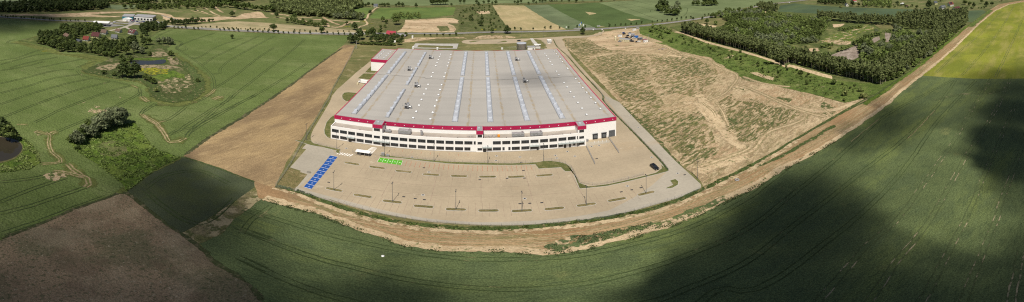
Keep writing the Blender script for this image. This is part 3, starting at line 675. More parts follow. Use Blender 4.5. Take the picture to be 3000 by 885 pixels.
ribbon('path', P('T2', (280,172),(380,200),(480,222),(600,215)), 4, 'asphalt', 3.5)
for q, wd in ((P('T3', (550,188),(640,240),(740,278)), 5), (P('T3', (265,195),(440,200)), 4), (P('T3', (60,195),(210,212)), 6), (P('T3', (280,208),(400,250),(520,285),(640,300)), 5), (P('T3', (620,220),(760,235),(970,240)), 4.5),
              (P('T3', (545,222),(600,260),(620,300)), 4), (P('T2', (870,70),(920,120),(965,140)), 5), (P('T2', (815,120),(860,150),(930,175)), 4), (P('T2', (720,125),(800,155)), 4), (P('T2', (1380,140),(1420,190),(1470,200)), 6),
              (P('T2', (1100,120),(1050,140)), 4), (P('T2', (740,85),(800,105)), 4), (P('T2', (670,110),(690,125)), 4), (P('T3', (640,300),(740,300),(850,250),(900,265)), 5), (P('T3', (450,215),(550,220)), 7), (P('T2', (1500,150),(1520,160)), 6),
              (P('T3', (0,155),(120,165),(180,175)), 5), (P('T3', (0,195),(40,197)), 9)):
    ribbon('path', q, 4, 'sand', wd, rough=.6)
ribbon('path', P('T2', (600,115),(700,140),(800,160),(930,185)), 4, 'stubble', 3)
ribbon('path', P('T3', (1185,80),(1140,95),(1100,130),(1060,165),(1050,200),(1020,220),(1030,235),(1050,262),(1030,280),(965,300),(960,320),(1010,340),(1100,355)), 6, 'crust', 3.2)
for q in (P('T3', (970,232),(1030,235),(1015,250)), P('T3', (1050,250),(1120,265),(1060,270)), P('T3', (870,295),(760,305)), P('T3', (760,300),(870,292),(860,305)), P('T3', (960,320),(1030,330),(1020,338)), P('T3', (1175,338),(1230,350),(1190,352)),
          P('T4', (790,320),(845,328),(800,335)), P('T4', (895,320),(975,325),(940,340)), P('T4', (520,355),(595,355),(560,360)), P('T3', (540,185),(560,190),(548,198)), P('T7', (90,520),(150,525),(110,540)), P('T7', (550,320),(600,320),(590,335)), P('T1', (440,570),(560,570),(480,580)),
          P('T1', (1240,335),(1310,325),(1280,338)), P('T1', (1370,355),(1430,355),(1410,362)), P('T1', (920,245),(1050,255),(1000,262)), P('T1', (350,415),(420,405),(400,412))):
    if len(q) > 2: patch('ground', q, 8, 'yellow', rough=2.5, step=1.5, holes=(.5,4))
patch('field', P('T3', (1075,205),(1100,160),(1190,90),(1520,82)) + P('T4', (500,78),(520,100),(480,170),(250,192),(0,210)), 3, 'fgreen', rough=1.2)
patch('field', P('T3', (830,130),(950,90),(1110,88),(1060,150),(1030,210),(920,190)), 3, 'fgreen', rough=1.2)
patch('ground', P('T3', (1030,215),(1300,215),(1480,222),(1450,300),(1370,362),(1100,362)), 3, 'dryscrub', rough=1.2)
patch('ground', P('T3', (1470,222)) + P('T4', (0,222),(250,210),(400,200),(490,205),(545,225),(545,260),(430,262),(500,290),(520,330),(480,365),(0,368)) + P('T3', (1370,362),(1450,300)), 4, 'sand', rough=1.5)
patch('ground', P('T4', (300,290),(430,290),(450,340),(350,355)), 5, 'dryscrub', rough=2)
patch('meadow', P('T4', (480,170),(520,82),(700,45),(930,60),(1000,190),(1110,330),(900,357),(600,365),(540,330),(560,260)), 3, 'scrub2', rough=1.5)
patch('ground', P('T4', (560,180),(660,150),(700,170),(600,200)), 4, 'dryscrub', rough=2)
patch('ground', P('T4', (740,130),(880,120),(900,150),(780,160)), 4, 'sand', rough=2)
patch('field', P('T4', (925,60),(1275,62),(1380,130),(1520,215)) + P('T5', (100,270),(220,325),(215,337),(0,337)) + P('T4', (1120,337),(1010,200)), 5, 'stubble', rough=1)
patch('field', P('T4', (1275,62),(1520,52)) + P('T5', (20,50),(120,100),(250,180),(400,250),(550,310),(350,322),(220,327),(0,222)) + P('T4', (1400,150)), 4, 'fdusty', rough=1)
patch('field', P('T5', (20,50),(300,45),(580,30),(700,70),(850,130),(1000,180),(1150,220),(1230,245),(1000,278),(700,303),(550,310),(400,250),(250,180)), 5, 'fdark', rough=1)
patch('field', P('T5', (580,30),(900,5),(1100,-30)) + P('T6', (600,-60),(1300,-30),(1270,0),(950,40),(700,85),(300,178)) + P('T5', (1520,225),(1230,245),(1150,220),(1000,180),(850,130),(700,70)), 4, 'flight', rough=1)
patch('field', P('T3', (840,-60),(930,0),(1000,45),(1150,48),(1520,58)) + P('T4', (0,65),(400,58),(900,38),(1500,32)) + P('T5', (0,15),(600,8),(1000,-12),(1100,-60)), 3, 'flight', rough=1)
ribbon('meadow', P('T3', (1170,72),(1520,76)) + P('T4', (200,78),(480,70),(900,48),(1520,42)) + P('T5', (300,30),(600,18),(980,0)), 4, 'dryscrub', 14, rough=.4)
for q in (P('T5', (430,130),(560,150),(480,170)), P('T5', (890,210),(1050,215),(960,235)), P('T5', (560,290),(670,292),(600,300))): patch('ground', q, 6, 'stubble', rough=3)
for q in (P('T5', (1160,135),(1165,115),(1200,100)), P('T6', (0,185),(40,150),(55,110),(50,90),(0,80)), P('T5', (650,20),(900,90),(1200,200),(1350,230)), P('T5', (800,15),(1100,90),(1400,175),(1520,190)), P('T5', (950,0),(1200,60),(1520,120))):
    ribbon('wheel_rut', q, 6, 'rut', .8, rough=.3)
patch('meadow', P('N', (0,-8),(160,-8),(120,4),(60,8),(0,10)), 3, 'fdusty')
patch('meadow', P('T1', (1190,50),(1400,60),(1520,55),(1520,80),(1300,110),(1200,85)), 3, 'fdusty', rough=1)
# tracks in the waste ground
for q, wd in ((P('T5', (490,635),(700,590),(1000,585),(1300,620),(1420,560),(1500,600)) , 3.5), (P('T5', (1300,500),(1450,570),(1520,600)) + P('T6', (150,640),(280,680),(380,720),(450,757)), 4.5),
              (P('L6', (0,22),(150,55),(230,100),(290,125),(305,150),(280,190),(230,240),(130,280)), 2.6), (P('L6', (290,180),(400,220),(520,275),(650,330),(800,370)), 3.2), (P('L6', (690,340),(670,380),(600,410),(490,445),(440,490),(380,560),(250,600),(50,650)), 3.2),
              (P('L6', (70,240),(130,300),(180,370),(190,450)), 2.8), (P('L6', (650,330),(690,350),(680,400)), 1.8), (P('T5', (1310,620),(1340,640),(1385,665)), 1.2), (P('L6', (330,140),(450,180),(600,200)), 2.0), (P('L6', (700,300),(790,330),(840,370)), 2),
              (P('C5', (1010,0),(1060,80),(1100,180)), 1.8), (P('C5', (900,0),(980,60),(1010,110)), 1.8), (P('C5', (880,480),(1000,440),(1200,370),(1267,330)), 3)):
    ribbon('tyre_track', q, 6.2, 'crust', wd * 1.5, rough=.5); ribbon('tyre_track', q, 6.5, 'tyretrack', wd * .35, twin=wd * .8, rough=.5)
patch('path', P('T5', (1000,365),(1100,400),(1300,470),(1290,478),(1180,470),(1060,420)), 7, 'waste', rough=.6)
patch('ground', P('C6', (0,0),(1,0),(1,1)), 0, 'waste') if False else None
patch('ground', P('T4', (700,432),(780,402),(900,392),(1080,400),(1180,415),(1150,430)), 7, 'sand', rough=1.5, holes=(.45,5))
patch('ground', P('T4', (-60,440),(60,420),(600,415),(650,440),(600,425),(300,430),(100,460),(-80,480)), 7, 'sand', rough=1.0, holes=(.42,5))
patch('ground', P('T5', (560,375),(700,350),(850,340),(960,340),(1180,470),(1230,520),(1000,545),(700,560),(560,500),(450,430)), 6, 'sand', rough=2.5)
for q in (P('C6', (130,180),(330,200),(520,220),(700,300),(800,310),(900,420),(950,600),(1100,760),(800,860),(600,640),(420,480),(300,370),(170,280)), P('C5', (300,-20),(560,20),(760,60),(980,80),(900,250),(960,420),(840,470),(700,360),(520,230),(400,110)), P('C6', (860,330),(1180,330),(1480,380),(1520,560),(1300,700),(1050,640),(960,480)), P('L6', (230,230),(620,320),(680,350),(560,440),(400,530),(250,480),(180,330)), P('L6', (0,420),(120,400),(220,560),(60,660),(0,640))):
    patch('ground', q, 5.3, 'olive', rough=8, step=4, freq=.06, holes=(.525, 2.2, (3, 1), R(28)))
for q in (P('C6', (150,205),(250,225),(480,230),(560,270),(380,340),(260,330),(180,270)), P('C6', (430,350),(700,330),(850,480),(820,560),(600,560),(480,460)), P('C6', (980,360),(1180,345),(1420,400),(1440,490),(1200,540),(1080,420)),
          P('C6', (600,560),(900,640),(1000,700),(1160,600),(1200,650),(900,760),(680,740)), P('C5', (440,80),(700,130),(900,60),(950,100),(800,200),(900,300),(760,400),(560,240)), P('C5', (780,380),(950,350),(1000,420),(880,430)),
          P('L6', (380,260),(600,330),(560,400),(380,520),(310,500),(250,380)), P('L6', (20,560),(180,540),(220,600),(60,640)), P('L6', (0,50),(80,40),(150,90),(140,130),(0,150))):
    patch('ground', q, 5.6, 'wgreen', rough=4, step=2, freq=.15, holes=(.55, 1.5, (3.5, 1), R(28)))
for q in (P('L6', (770,280),(880,320),(820,360),(760,330)), P('C5', (320,20),(420,100),(560,240),(800,520),(760,500),(520,250),(400,130),(290,10)), P('L6', (330,140),(450,170),(440,178),(340,160)), P('L6', (280,200),(350,210),(340,220)), P('L6', (240,370),(300,380),(300,410),(260,400)), P('L6', (500,255),(620,265),(590,290))):
    patch('ground', q, 5.7, 'wgreen', rough=1.5, step=1, freq=.4, holes=(.46, 2.5))
for q, wd in ((P('C5', (880,0),(940,80),(1010,150),(1060,220)), 8), (P('L6', (90,240),(190,380),(220,440),(300,520),(380,560)), 7), (P('C5', (860,520),(1000,470),(1267,400)), 7), (P('T5', (480,640),(800,590),(1300,610),(1520,640)), 6), (P('L6', (0,290),(120,280),(230,240),(300,170)), 5), (P('L6', (560,300),(700,330),(820,330),(960,290)), 6)):
    ribbon('path', q, 6, 'crust', wd, rough=.6)
for q in (P('L6', (370,120),(410,118),(510,150),(500,165),(450,150)), P('T6', (500,560),(530,565),(515,572)), P('T6', (530,615),(575,618),(560,628),(535,625)), P('T6', (450,650),(500,640),(560,645),(490,655)), P('T6', (490,628),(520,630),(510,638))):
    patch('ground', q, 8, 'crust', rough=.8, step=1)
ribbon('meadow', P('L6', (180,725),(300,680),(450,600),(600,510),(800,395),(920,330),(1020,280),(1100,235)), 9, 'weeds', 1.7, rough=.4)
ribbon('meadow', P('L6', (400,650),(540,590),(700,500),(850,410)), 9, 'weeds', 2.2, rough=.9)
ribbon('meadow', P('L6', (1010,300),(1100,240),(1200,165),(1330,72)) + P('T8', (350,395),(600,190)), 9, 'wetgrass', 4, rough=.5)
ribbon('meadow', P('T8', (610,200),(700,130),(770,75)), 9, 'scrub', 9, rough=.4)

ribbon('meadow', P('N', (1003,140),(918,200),(800,286),(640,386),(535,457)), 4, 'fedge', 2.2, rough=.5)  # dark strip paints the shade at the standing crop's edge
ribbon('meadow', P('N', (0,699),(133,651),(240,607),(347,566),(373,565),(458,634),(565,706),(640,770),(735,833),(770,887)), 4, 'fedge', 1.4, rough=.9)
ribbon('meadow', P('N', (345,566),(430,512),(480,486),(532,459)), 4, 'cropedge', 2.5, rough=.7)
ribbon('meadow', P('N', (535,459),(640,494),(745,533)), 4, 'rut', 1.2, rough=.7)
# ------------------------------------------------------------------ roads
ribbon('verge', ROADPX, 7, 'verge', 15, rough=.3, step=6)
ribbon('road', ROADPX, 8, 'asphalt', 7.5, step=6)
q = smooth_path([G(*p) for p in ROADPX], 3)
def dashed(line, on, off, width, z, mat, name='road_marking', a=0, b=None):
    mb = MB(); acc = 0; line = line[a:b]
    for p, r in zip(line[:-1], line[1:]):
        L = math.dist(p, r)
        if (acc % (on + off)) < on:
            dx, dy = (r[0]-p[0]) / L, (r[1]-p[1]) / L; h = width / 2
            mb.add([(p[0]-dy*h, p[1]+dx*h, z), (p[0]+dy*h, p[1]-dx*h, z), (r[0]+dy*h, r[1]-dx*h, z), (r[0]-dy*h, r[1]+dx*h, z)], [(0,1,2,3)])
        acc += L
    o = mb.build(name, M[mat], fix=False); o['kind'] = 'structure'; return o
dashed(q, 6, 6, .22, 9 * LAY, 'mark_w')
ribbon('path', P('T2', (330,283),(700,308),(1000,325),(1520,350)) + P('T3', (880,366),(1150,360)), 8, 'kerb', 2.2)
ribbon('road', P('T1', (1380,300),(1450,280)) + P('T2', (-60,240),(20,262)), 9, 'asphalt', 6)
ribbon('road', P('T1', (1220,345),(1400,300),(1480,270),(1520,250)), 9, 'pave2', 5)
ribbon('road', P('T1', (1400,300),(1440,325),(1520,335)), 9, 'pave2', 4)
patch('road', P('T1', (1000,285),(1200,262),(1390,285),(1300,295),(1180,302),(1050,298)), 9, 'asphalt')
patch('ground', P('T2', (0,232),(180,245),(300,262),(330,275),(0,250)) + P('T1', (1440,250),(1270,235),(1350,220),(1500,225)), 9, 'pave2')
patch('ground', P('T5', (560,320),(560,335),(420,330),(300,322),(320,312),(540,308)), 9, 'asphalt')
# ------------------------------------------------------------------ plot paving
pv = P('T4', (578,465),(600,452),(640,445),(1000,438),(1350,430)) + P('B', (1190,95),(1450,85),(1520,80),(1560,68),(1570,48),(1600,50)) + P('T5', (640,335),(650,350),(620,375),(580,395),(430,420),(200,425),(175,440),(205,480)) + \
     P('B', (1225,185),(1300,300),(1500,520),(1727,745)) + P('C5', (290,0),(530,250),(700,430),(820,540),(895,610),(898,628),(890,642),(840,670),(700,720),(570,757)) + P('L5', (560,268),(380,292),(200,308),(0,318)) + \
     P('L4', (1400,316),(1250,308),(1100,297),(980,278),(850,255),(620,200),(320,118)) + P('C3', (255,535),(200,520),(205,510),(125,485),(245,350),(215,345),(245,312),(300,318),(284,285),(278,262),(285,235),(300,200)) + \
     P('A', (575,755),(600,690),(650,630),(840,460),(995,335)) + P('N', (1110,165),(1200,160),(1300,157),(1592,150)) + P('B', (1040,180),(1010,150),(985,130),(930,122),(870,128),(760,160),(650,165),(250,170),(190,160)) + P('T4', (590,480))
patch('road', pv, 5, 'pave', zz=.20)
patch('road', P('L5', (0,296),(200,286),(400,262),(560,232)) + P('C5', (430,690),(530,620),(640,520),(560,400),(430,250),(160,-60),(290,0),(530,250),(700,430),(820,540),(895,610),(898,628),(890,642),(840,670),(700,720),(570,757)) +
      P('L5', (560,267),(380,291),(200,307),(0,317)) + P('L4', (1400,315),(1250,307),(1100,296),(980,277),(850,254),(620,199),(322,118),(330,95),(620,175),(860,235),(1100,280),(1400,300)), 5, 'pave2', zz=.204)
patch('road', P('C3', (247,314),(440,352),(460,380),(490,385),(425,395),(300,530),(232,600),(160,650),(255,537),(202,519),(207,509),(127,485),(247,350),(218,345)), 5, 'pave2', zz=.206)
PZ = .21
def island(q, mat='lawn', smooth=False, label=None, world=False, rough=0):
    qq = q if world else [G(*p) for p in q]
    if smooth: qq = smooth_path(qq, 1.2, True)
    cx = sum(p[0] for p in qq) / len(qq); cy = sum(p[1] for p in qq) / len(qq)
    patch('kerb', qq, 0, 'kerb', world=True, zz=PZ + .11, thick=.13)
    n = len(qq); inn = []
    area = sum(qq[i][0] * qq[(i+1) % n][1] - qq[(i+1) % n][0] * qq[i][1] for i in range(n)); sg = 1 if area > 0 else -1
    for i in range(n):
        a, b = qq[i-1], qq[(i+1) % n]; dx, dy = b[0]-a[0], b[1]-a[1]; L = math.hypot(dx, dy) or 1
        inn.append((qq[i][0] - sg * dy / L * .2, qq[i][1] + sg * dx / L * .2))
    patch('grass_island', inn, 0, mat, world=True, zz=PZ + .15)
def capsule(cx, cy, L, Wd):
    u, v = toUV(cx, cy); out = []
    for sgn in (1, -1):
        for k in range(7):
            a = -pi/2 + pi * k / 6
            out.append(UV(u + sgn * (L/2 - Wd/2 + Wd/2 * math.cos(a)), v + sgn * Wd/2 * math.sin(a)))
    return out
ISL1 = P('L4', (550,112),(715,149),(886,182),(1068,210),(1254,227),(1443,234)) + P('L5', (57,235),(245,222),(430,200),(607,170),(776,134))
ISL2 = P('C3', (585,457),(773,487),(969,516),(1173,540)) + P('C4', (115,551),(325,556),(538,556),(748,545))
for p in ISL1 + ISL2: island(capsule(*G(*p), 7.6, 2.1), world=True, mat='drygrass')
island(P('L5', (888,103),(930,84),(912,60),(945,50),(965,65),(962,85),(930,103),(895,108)))
island(P('C3', (452,100),(425,115),(395,150),(378,205),(380,235),(400,262),(428,272)) + P('C3', (470,240),(480,150)), smooth=False)
island(P('A', (695,690),(720,665),(760,660),(860,670),(770,755),(730,748),(700,725)))
island(P('A', (855,520),(915,470),(1080,472),(985,532)))
island(P('A', (925,460),(990,395),(1090,435),(1030,466)))
island(P('B', (250,148),(300,138),(375,137),(320,150),(270,155)))
island(P('B', (535,157),(600,140),(630,138),(645,146),(620,153)))
island(P('B', (880,125),(930,123),(990,135),(1020,165),(1050,215),(930,218),(905,180)), mat='verge')
island(P('B', (600,205),(730,203),(735,222),(600,224)))
patch('road', P('B', (578,205),(732,198),(735,203),(602,207),(600,226),(583,228)), 9, 'kerb', zz=.19)
patch('path', P('B', (870,115),(900,112),(980,200),(975,220),(930,215),(925,190)), 9, 'kerb', zz=PZ + .16)
sepN = P('C3', (792,393),(880,400),(1267,438)) + P('C4', (0,440),(300,450),(500,455),(690,447),(740,438),(800,437),(860,445),(910,460),(945,485),(970,540),(1010,600)) + P('C5', (60,625),(200,610),(400,565),(560,525),(603,492),(605,465))
sepS = P('C5', (655,515),(500,555),(200,625),(0,645)) + P('C4', (1005,642),(955,515),(900,517),(870,487),(705,497),(680,465),(500,470),(300,468),(0,457)) + P('C3', (1267,455),(960,420),(800,408))
island(sepN + sepS)
island(P('C3', (165,285),(280,285),(300,305),(380,325),(500,352),(500,365),(470,362),(380,340),(280,322)))
island(P('C3', (460,370),(475,358),(495,365),(498,382),(480,382)))
ribbon('meadow', P('B', (1110,125),(1150,200),(1250,290),(1380,440),(1600,680)) + P('C5', (180,0),(400,230),(590,430),(650,512)), 9, 'weeds', 1.1, zz=PZ + .1)
ribbon('kerb', P('B', (1125,120),(1165,200),(1265,290),(1395,440),(1615,680)) + P('C5', (192,0),(412,230),(602,430),(655,512)), 9, 'joint', .25, zz=PZ + .02)
patch('ground', P('C3', (20,620),(120,487),(202,520),(255,537),(160,650)), 0, 'drygrass', zz=.19, rough=.3)
# painted bays
def uvquad(mb, u0, u1, v0, v1, z, mi=0, skew=0):
    a = [UV(u0, v0), UV(u1, v0), UV(u1 + skew, v1), UV(u0 + skew, v1)]
    mb.add([(p[0], p[1], z) for p in a], [(0,1,2,3)], mi)
# ten blue disabled bays in a slanting column, five green charging bays
def quad_between(c, f0, f1, g0, g1):
    (A_, B_, C_, D_) = c   # A top-left B top-right C bottom-right D bottom-left
    def at(s, t):
        return tuple((A_[k]*(1-s) + B_[k]*s) * (1-t) + (D_[k]*(1-s) + C_[k]*s) * t for k in (0, 1))
    return [at(f0, g0), at(f1, g0), at(f1, g1), at(f0, g1)], at
bl = [G(*p) for p in P('C3', (425,395),(480,405),(282,648),(226,632))]
gr = [G(*p) for p in P('C3', (792,412),(964,435),(952,468),(773,443))]
def bay_set(c, n, along, mat, name):
    mb = MB(); mw = MB(); z = PZ + .008
    q, at = quad_between(c, 0, 1, 0, 1)
    for k in range(n):
        a, b = k / n, (k + 1) / n
        qq = quad_between(c, 0, 1, a, b)[0] if along == 't' else quad_between(c, a, b, 0, 1)[0]
        mb.add([(p[0], p[1], z) for p in qq[::-1]], [(0,1,2,3)])
    wl = .010 if along == 't' else .014
    for k in range(n + 1):
        a = min(max(k / n - wl / 2, 0), 1 - wl)
        qq = quad_between(c, 0, 1, a, a + wl * .5)[0] if along == 't' else quad_between(c, a, a + wl * .7, 0, 1)[0]
        mw.add([(p[0], p[1], z + .008) for p in qq[::-1]], [(0,1,2,3)])
    o = mb.build(name, M[mat], fix=False); o['kind'] = 'structure'
    o = mw.build('bay_line', M['mark_w'], fix=False); o['kind'] = 'structure'
    return at
atb = bay_set(bl, 10, 't', 'mark_b', 'parking_bay')
atg = bay_set(gr, 5, 's', 'mark_g', 'parking_bay')
def flatmark(strokes, at_c, ang, size, z, name, filled=()):
    mb = MB(); ca, sa = math.cos(ang), math.sin(ang)
    T = lambda p: (at_c[0] + (p[0]*ca - p[1]*sa) * size, at_c[1] + (p[0]*sa + p[1]*ca) * size)
    for a, b, w_ in strokes:
        dx, dy = b[0]-a[0], b[1]-a[1]; L = math.hypot(dx, dy); nx, ny = -dy/L*w_/2, dx/L*w_/2
        mb.add([(*T(p), z) for p in ((a[0]+nx,a[1]+ny),(a[0]-nx,a[1]-ny),(b[0]-nx,b[1]-ny),(b[0]+nx,b[1]+ny))], [(0,1,2,3)])
    for poly in filled: mb.add([(*T(p), z) for p in poly], [tuple(range(len(poly)))])
    o = mb.build(name, M['mark_w'], fix=False); o['kind'] = 'structure'; return o
circ = lambda cx, cy, r, n=10: [(cx + r*math.cos(2*pi*k/n), cy + r*math.sin(2*pi*k/n)) for k in range(n)]
arc = [((.42*math.cos(a) - .05, .42*math.sin(a) - .25), (.42*math.cos(a+.45) - .05, .42*math.sin(a+.45) - .25), .12) for a in [2.0 + .45*k for k in range(9)]]
wheel = arc + [((0,.45),(0,-.02),.16), ((0,.22),(.3,.2),.12), ((0,-.02),(.36,-.04),.14), ((.36,-.04),(.5,-.5),.14), ((.5,-.5),(.66,-.46),.12)]
for k in range(10):
    p = atb(.52, (k + .5) / 10); flatmark(wheel, p, ROT + R(8), .5, PZ + .03, 'wheelchair_symbol', [circ(0,.68,.15)])
carm = [((-.35,.1),(-.22,.42),.12), ((-.22,.42),(.2,.42),.12), ((.2,.42),(.38,.1),.12), ((.55,-.1),(.55,.5),.1)]
for k in range(5):
    p = atg((k + .5) / 5, .5); flatmark(carm, p, ROT, .6, PZ + .03, 'charging_symbol', [[(-.6,.12),(-.6,-.3),(.6,-.3),(.6,.12)], circ(-.35,-.35,.14), circ(.35,-.35,.14)])
z = PZ + .01
mb = MB()
for (cx, cy), n_ in ((P('C3', (533,388))[0], 6),):
    X, Y = G(cx, cy); u, v = toUV(X, Y)
    for k in range(n_): uvquad(mb, u - 4.0 + k * 1.3, u - 4.0 + k * 1.3 + .55, v - 1.25, v + 1.25, z, skew=.9)
X, Y = W('C3', 716, 362); u, v = toUV(X, Y)
for k in range(7): uvquad(mb, u - 2.6 + k * .38, u + 2.0 + k * .12, v - 4.2 + k * 1.3, v - 3.6 + k * 1.3, z)
mb.build('zebra_crossing', M['mark_w'], fix=False)['kind'] = 'structure'
# red brick bay dividers and joint lines
mb = MB()
a0 = toUV(*W('C3', 988, 455)); a1 = toUV(*W('C4', 650, 485))
nb = 27
for k in range(nb):
    t = k / (nb - 1); u = a0[0] + (a1[0]-a0[0]) * t; v = a0[1] + (a1[1]-a0[1]) * t
    uvquad(mb, u - .1, u + .1, v - 2.9, v + 2.3, z)
for px_, py_ in [(900,352),(963,360),(1032,370),(1100,377),(1168,382),(1237,388)]:
    u, v = toUV(*W('C3', px_, py_)); uvquad(mb, u - .08, u + .08, v - 1.2, v + 1.2, z)
for px_, py_ in [(40,388),(110,392),(180,394)]:
    u, v = toUV(*W('C4', px_, py_)); uvquad(mb, u - .08, u + .08, v - 1.2, v + 1.2, z)
mb.build('bay_divider', M['mark_r'], fix=False)['kind'] = 'structure'
mb = MB()
rows = sorted(set(round(toUV(*G(*p))[1], 1) for p in ISL1[2:8:2])); v1 = sum(rows) / len(rows)
v2 = sum(toUV(*G(*p))[1] for p in ISL2[3:7]) / 4
vd = a0[1]
u0s, u1s = -52, 62
for vv, du in ((v1, 5.0), (v2, 5.0)):
    n_ = int((u1s - u0s) / 2.5)
    for k in range(n_):
        u = u0s + k * 2.5
        if vv == v2 and u > 33: continue
        uvquad(mb, u - .05, u + .05, vv - du, vv + du, z)
for u in (-37.5, -18.8, 0.0, 19.2, 38.5):
    uvquad(mb, u - .09, u + .09, v1 + 5, v2 + 9 if u < 30 else v2 + 4, z + .002)
for vv in (v1 + 9.5, v2 - 9): uvquad(mb, -54, 34, vv - .06, vv + .06, z + .004)
mb.build('bay_line', M['joint'], fix=False)['kind'] = 'structure'
# manholes and gullies
def disc(mb, x, y, r, z, n=14, mi=0): mb.add([(x + r*math.cos(2*pi*k/n), y + r*math.sin(2*pi*k/n), z) for k in range(n)], [tuple(range(n))], mi)
mh = P('C3', (412,205),(543,343),(1032,410),(1157,520),(1113,690)) + P('C4', (388,435),(566,408),(829,396),(840,416),(918,367),(974,402),(601,717),(392,400)) + P('C5', (84,330),(140,322),(531,410),(723,529),(350,624),(430,188),(372,98))
for i, p in enumerate(mh):
    X, Y = G(*p); mb = MB(); mb.tube((0,0,0), (0,0,.03), .75, .75, 16, 0); mb.tube((0,0,.03), (0,0,.05), .42, .42, 16, 1)
    o = mb.build('manhole_cover', [M['kerb'], M['dark']]); o.location = (X, Y, PZ)
    u, v = toUV(X, Y)
    settag(o, 'round manhole cover with a pale concrete ring in the paving', 'manhole cover', 'manhole covers in the paving')
for i, p in enumerate(P('C3', (970,703),(1055,717),(1123,725),(1120,488),(413,596)) + P('C4', (728,747),(639,752),(566,755),(470,567),(600,565),(592,508),(575,447),(268,577)) + P('C5', (305,667),(382,652),(450,636),(122,420),(775,540))):
    X, Y = G(*p); mb = MB(); mb.box(-.55, .55, -.35, .35, 0, .03)
    for k in range(5): mb.box(-.45 + k*.2, -.37 + k*.2, -.28, .28, .03, .05)
    o = mb.build('drain_grate', M['dark']); o.location = (X, Y, PZ); o.rotation_euler.z = ROT
    settag(o, 'dark iron drain grate set flush in the car park paving', 'drain', 'drain grates in the car park')

M['hatch'] = plain('hatch_acrylic', (.50,.53,.58), .35, var=.05)
M['joint_grey'] = plain('joint_cover', (.26,.25,.235), .6)
M['dome'] = plain('dome_acrylic', (.62,.64,.66), .35, var=.05)
# ------------------------------------------------------------------ warehouse (local axes = plot frame, origin at the middle of its plan)
BU, BV = -3.3, 191.5
bx, by = UV(BU, BV)
wh = thing('warehouse', 'vast white warehouse with ribbed grey roof, crimson fascia and two-storey office front', 'warehouse', (bx, by, 0), ROT)
def L(u, v): return (u - BU, v - BV)
def lb(mb, u0, u1, v0, v1, z0, z1, mi=0): a = L(u0, v0); b = L(u1, v1); mb.box(a[0], b[0], a[1], b[1], z0, z1, mi)
U0, U1, V0, V1 = -78.2, 71.6, 191.5, 350.5
mb = MB(); lb(mb, U0, U1, V0, V1, 0, 12.8); mb.build('hall_wall', M['wall'], wh)
# roof folded at each valley, slightly lower than the parapet
xs = [U0 + .3]; k = -60.0
VAL = [-59.7 + 18.72 * i for i in range(7)]
pts = [(U0 + .3, 13.0)]
prev = None
for i, u in enumerate(VAL):
    pts += [(u - 9.36, 13.35) if u - 9.36 > U0 + 1 else (u - 9, 13.35), (u, 12.95)]
pts += [(VAL[-1] + 9.36, 13.35), (U1 - .3, 13.0)]
mb = MB(); vs = []; ny = 2
for (u, z_) in pts:
    a = L(u, V0 + .3); b = L(u, V1 - .3); vs += [(a[0], a[1], z_), (b[0], b[1], z_)]
n = len(pts)
mb.add(vs, [(2*i, 2*i + 2, 2*i + 3, 2*i + 1) for i in range(n - 1)])
mb.build('roof', M['roof'], wh, fix=False)
mb = MB()                                      # crimson parapet band
lb(mb, U0 - .18, U1 + .18, V0 - .18, V0 + .3, 11.0, 13.45); lb(mb, U0 - .18, U0 + .3, V0 + .3, V1 - .3, 11.0, 13.2)
lb(mb, U1 - .3, U1 + .18, V0 + .3, V1 - .3, 11.0, 13.2); lb(mb, U0 - .18, U1 + .18, V1 - .3, V1 + .18, 11.0, 13.15)
mb.build('fascia', M['fascia'], wh)
mb = MB()                                      # pale capping and eaves gutter along the front
lb(mb, U0 - .05, U1 + .05, V0 - .1, V0 + .22, 13.45, 13.52); mb.build('coping', M['galv'], wh)
mb = MB()
for k in range(4):
    ua = U0 + 1 + k * 37.2; lb(mb, ua, ua + 36.8, 268.6 if k else 271.4, 268.9 if k else 271.7, 13.0, 13.42)
mb.build('expansion_joint', M['joint_grey'], wh)
# annex
mb = MB(); lb(mb, -94.4, U0 - .2, 315, 352.5, 0, 11.0); mb.build('annex_wall', M['wall'], wh)
mb = MB(); lb(mb, -94.1, U0 - .2, 315.3, 352.2, 11.0, 11.1); mb.build('annex_roof', M['roof'], wh)
mb = MB(); lb(mb, -94.6, U0 - .25, 314.8, 315.25, 9.0, 11.5); lb(mb, -94.6, -94.15, 315.25, 352.7, 9.0, 11.25); lb(mb, -94.15, U0 - .25, 352.4, 352.7, 9.0, 11.2); mb.build('annex_fascia', M['fascia'], wh)
for (pu, pv) in ((-90.5,321),(-84.5,321.5),(-90.3,328),(-84.2,328.5),(-90.2,334.5),(-84,335.5),(-90,342),(-83.8,342)):
    mb = MB(); a = L(pu, pv); mb.box(a[0]-.7, a[0]+.7, a[1]-.7, a[1]+.7, 11.1, 11.55); mb.box(a[0]-.6, a[0]+.6, a[1]-.6, a[1]+.6, 11.55, 11.75, 1); mb.build('roof_vent', [M['galvroof'], M['dome']], wh)
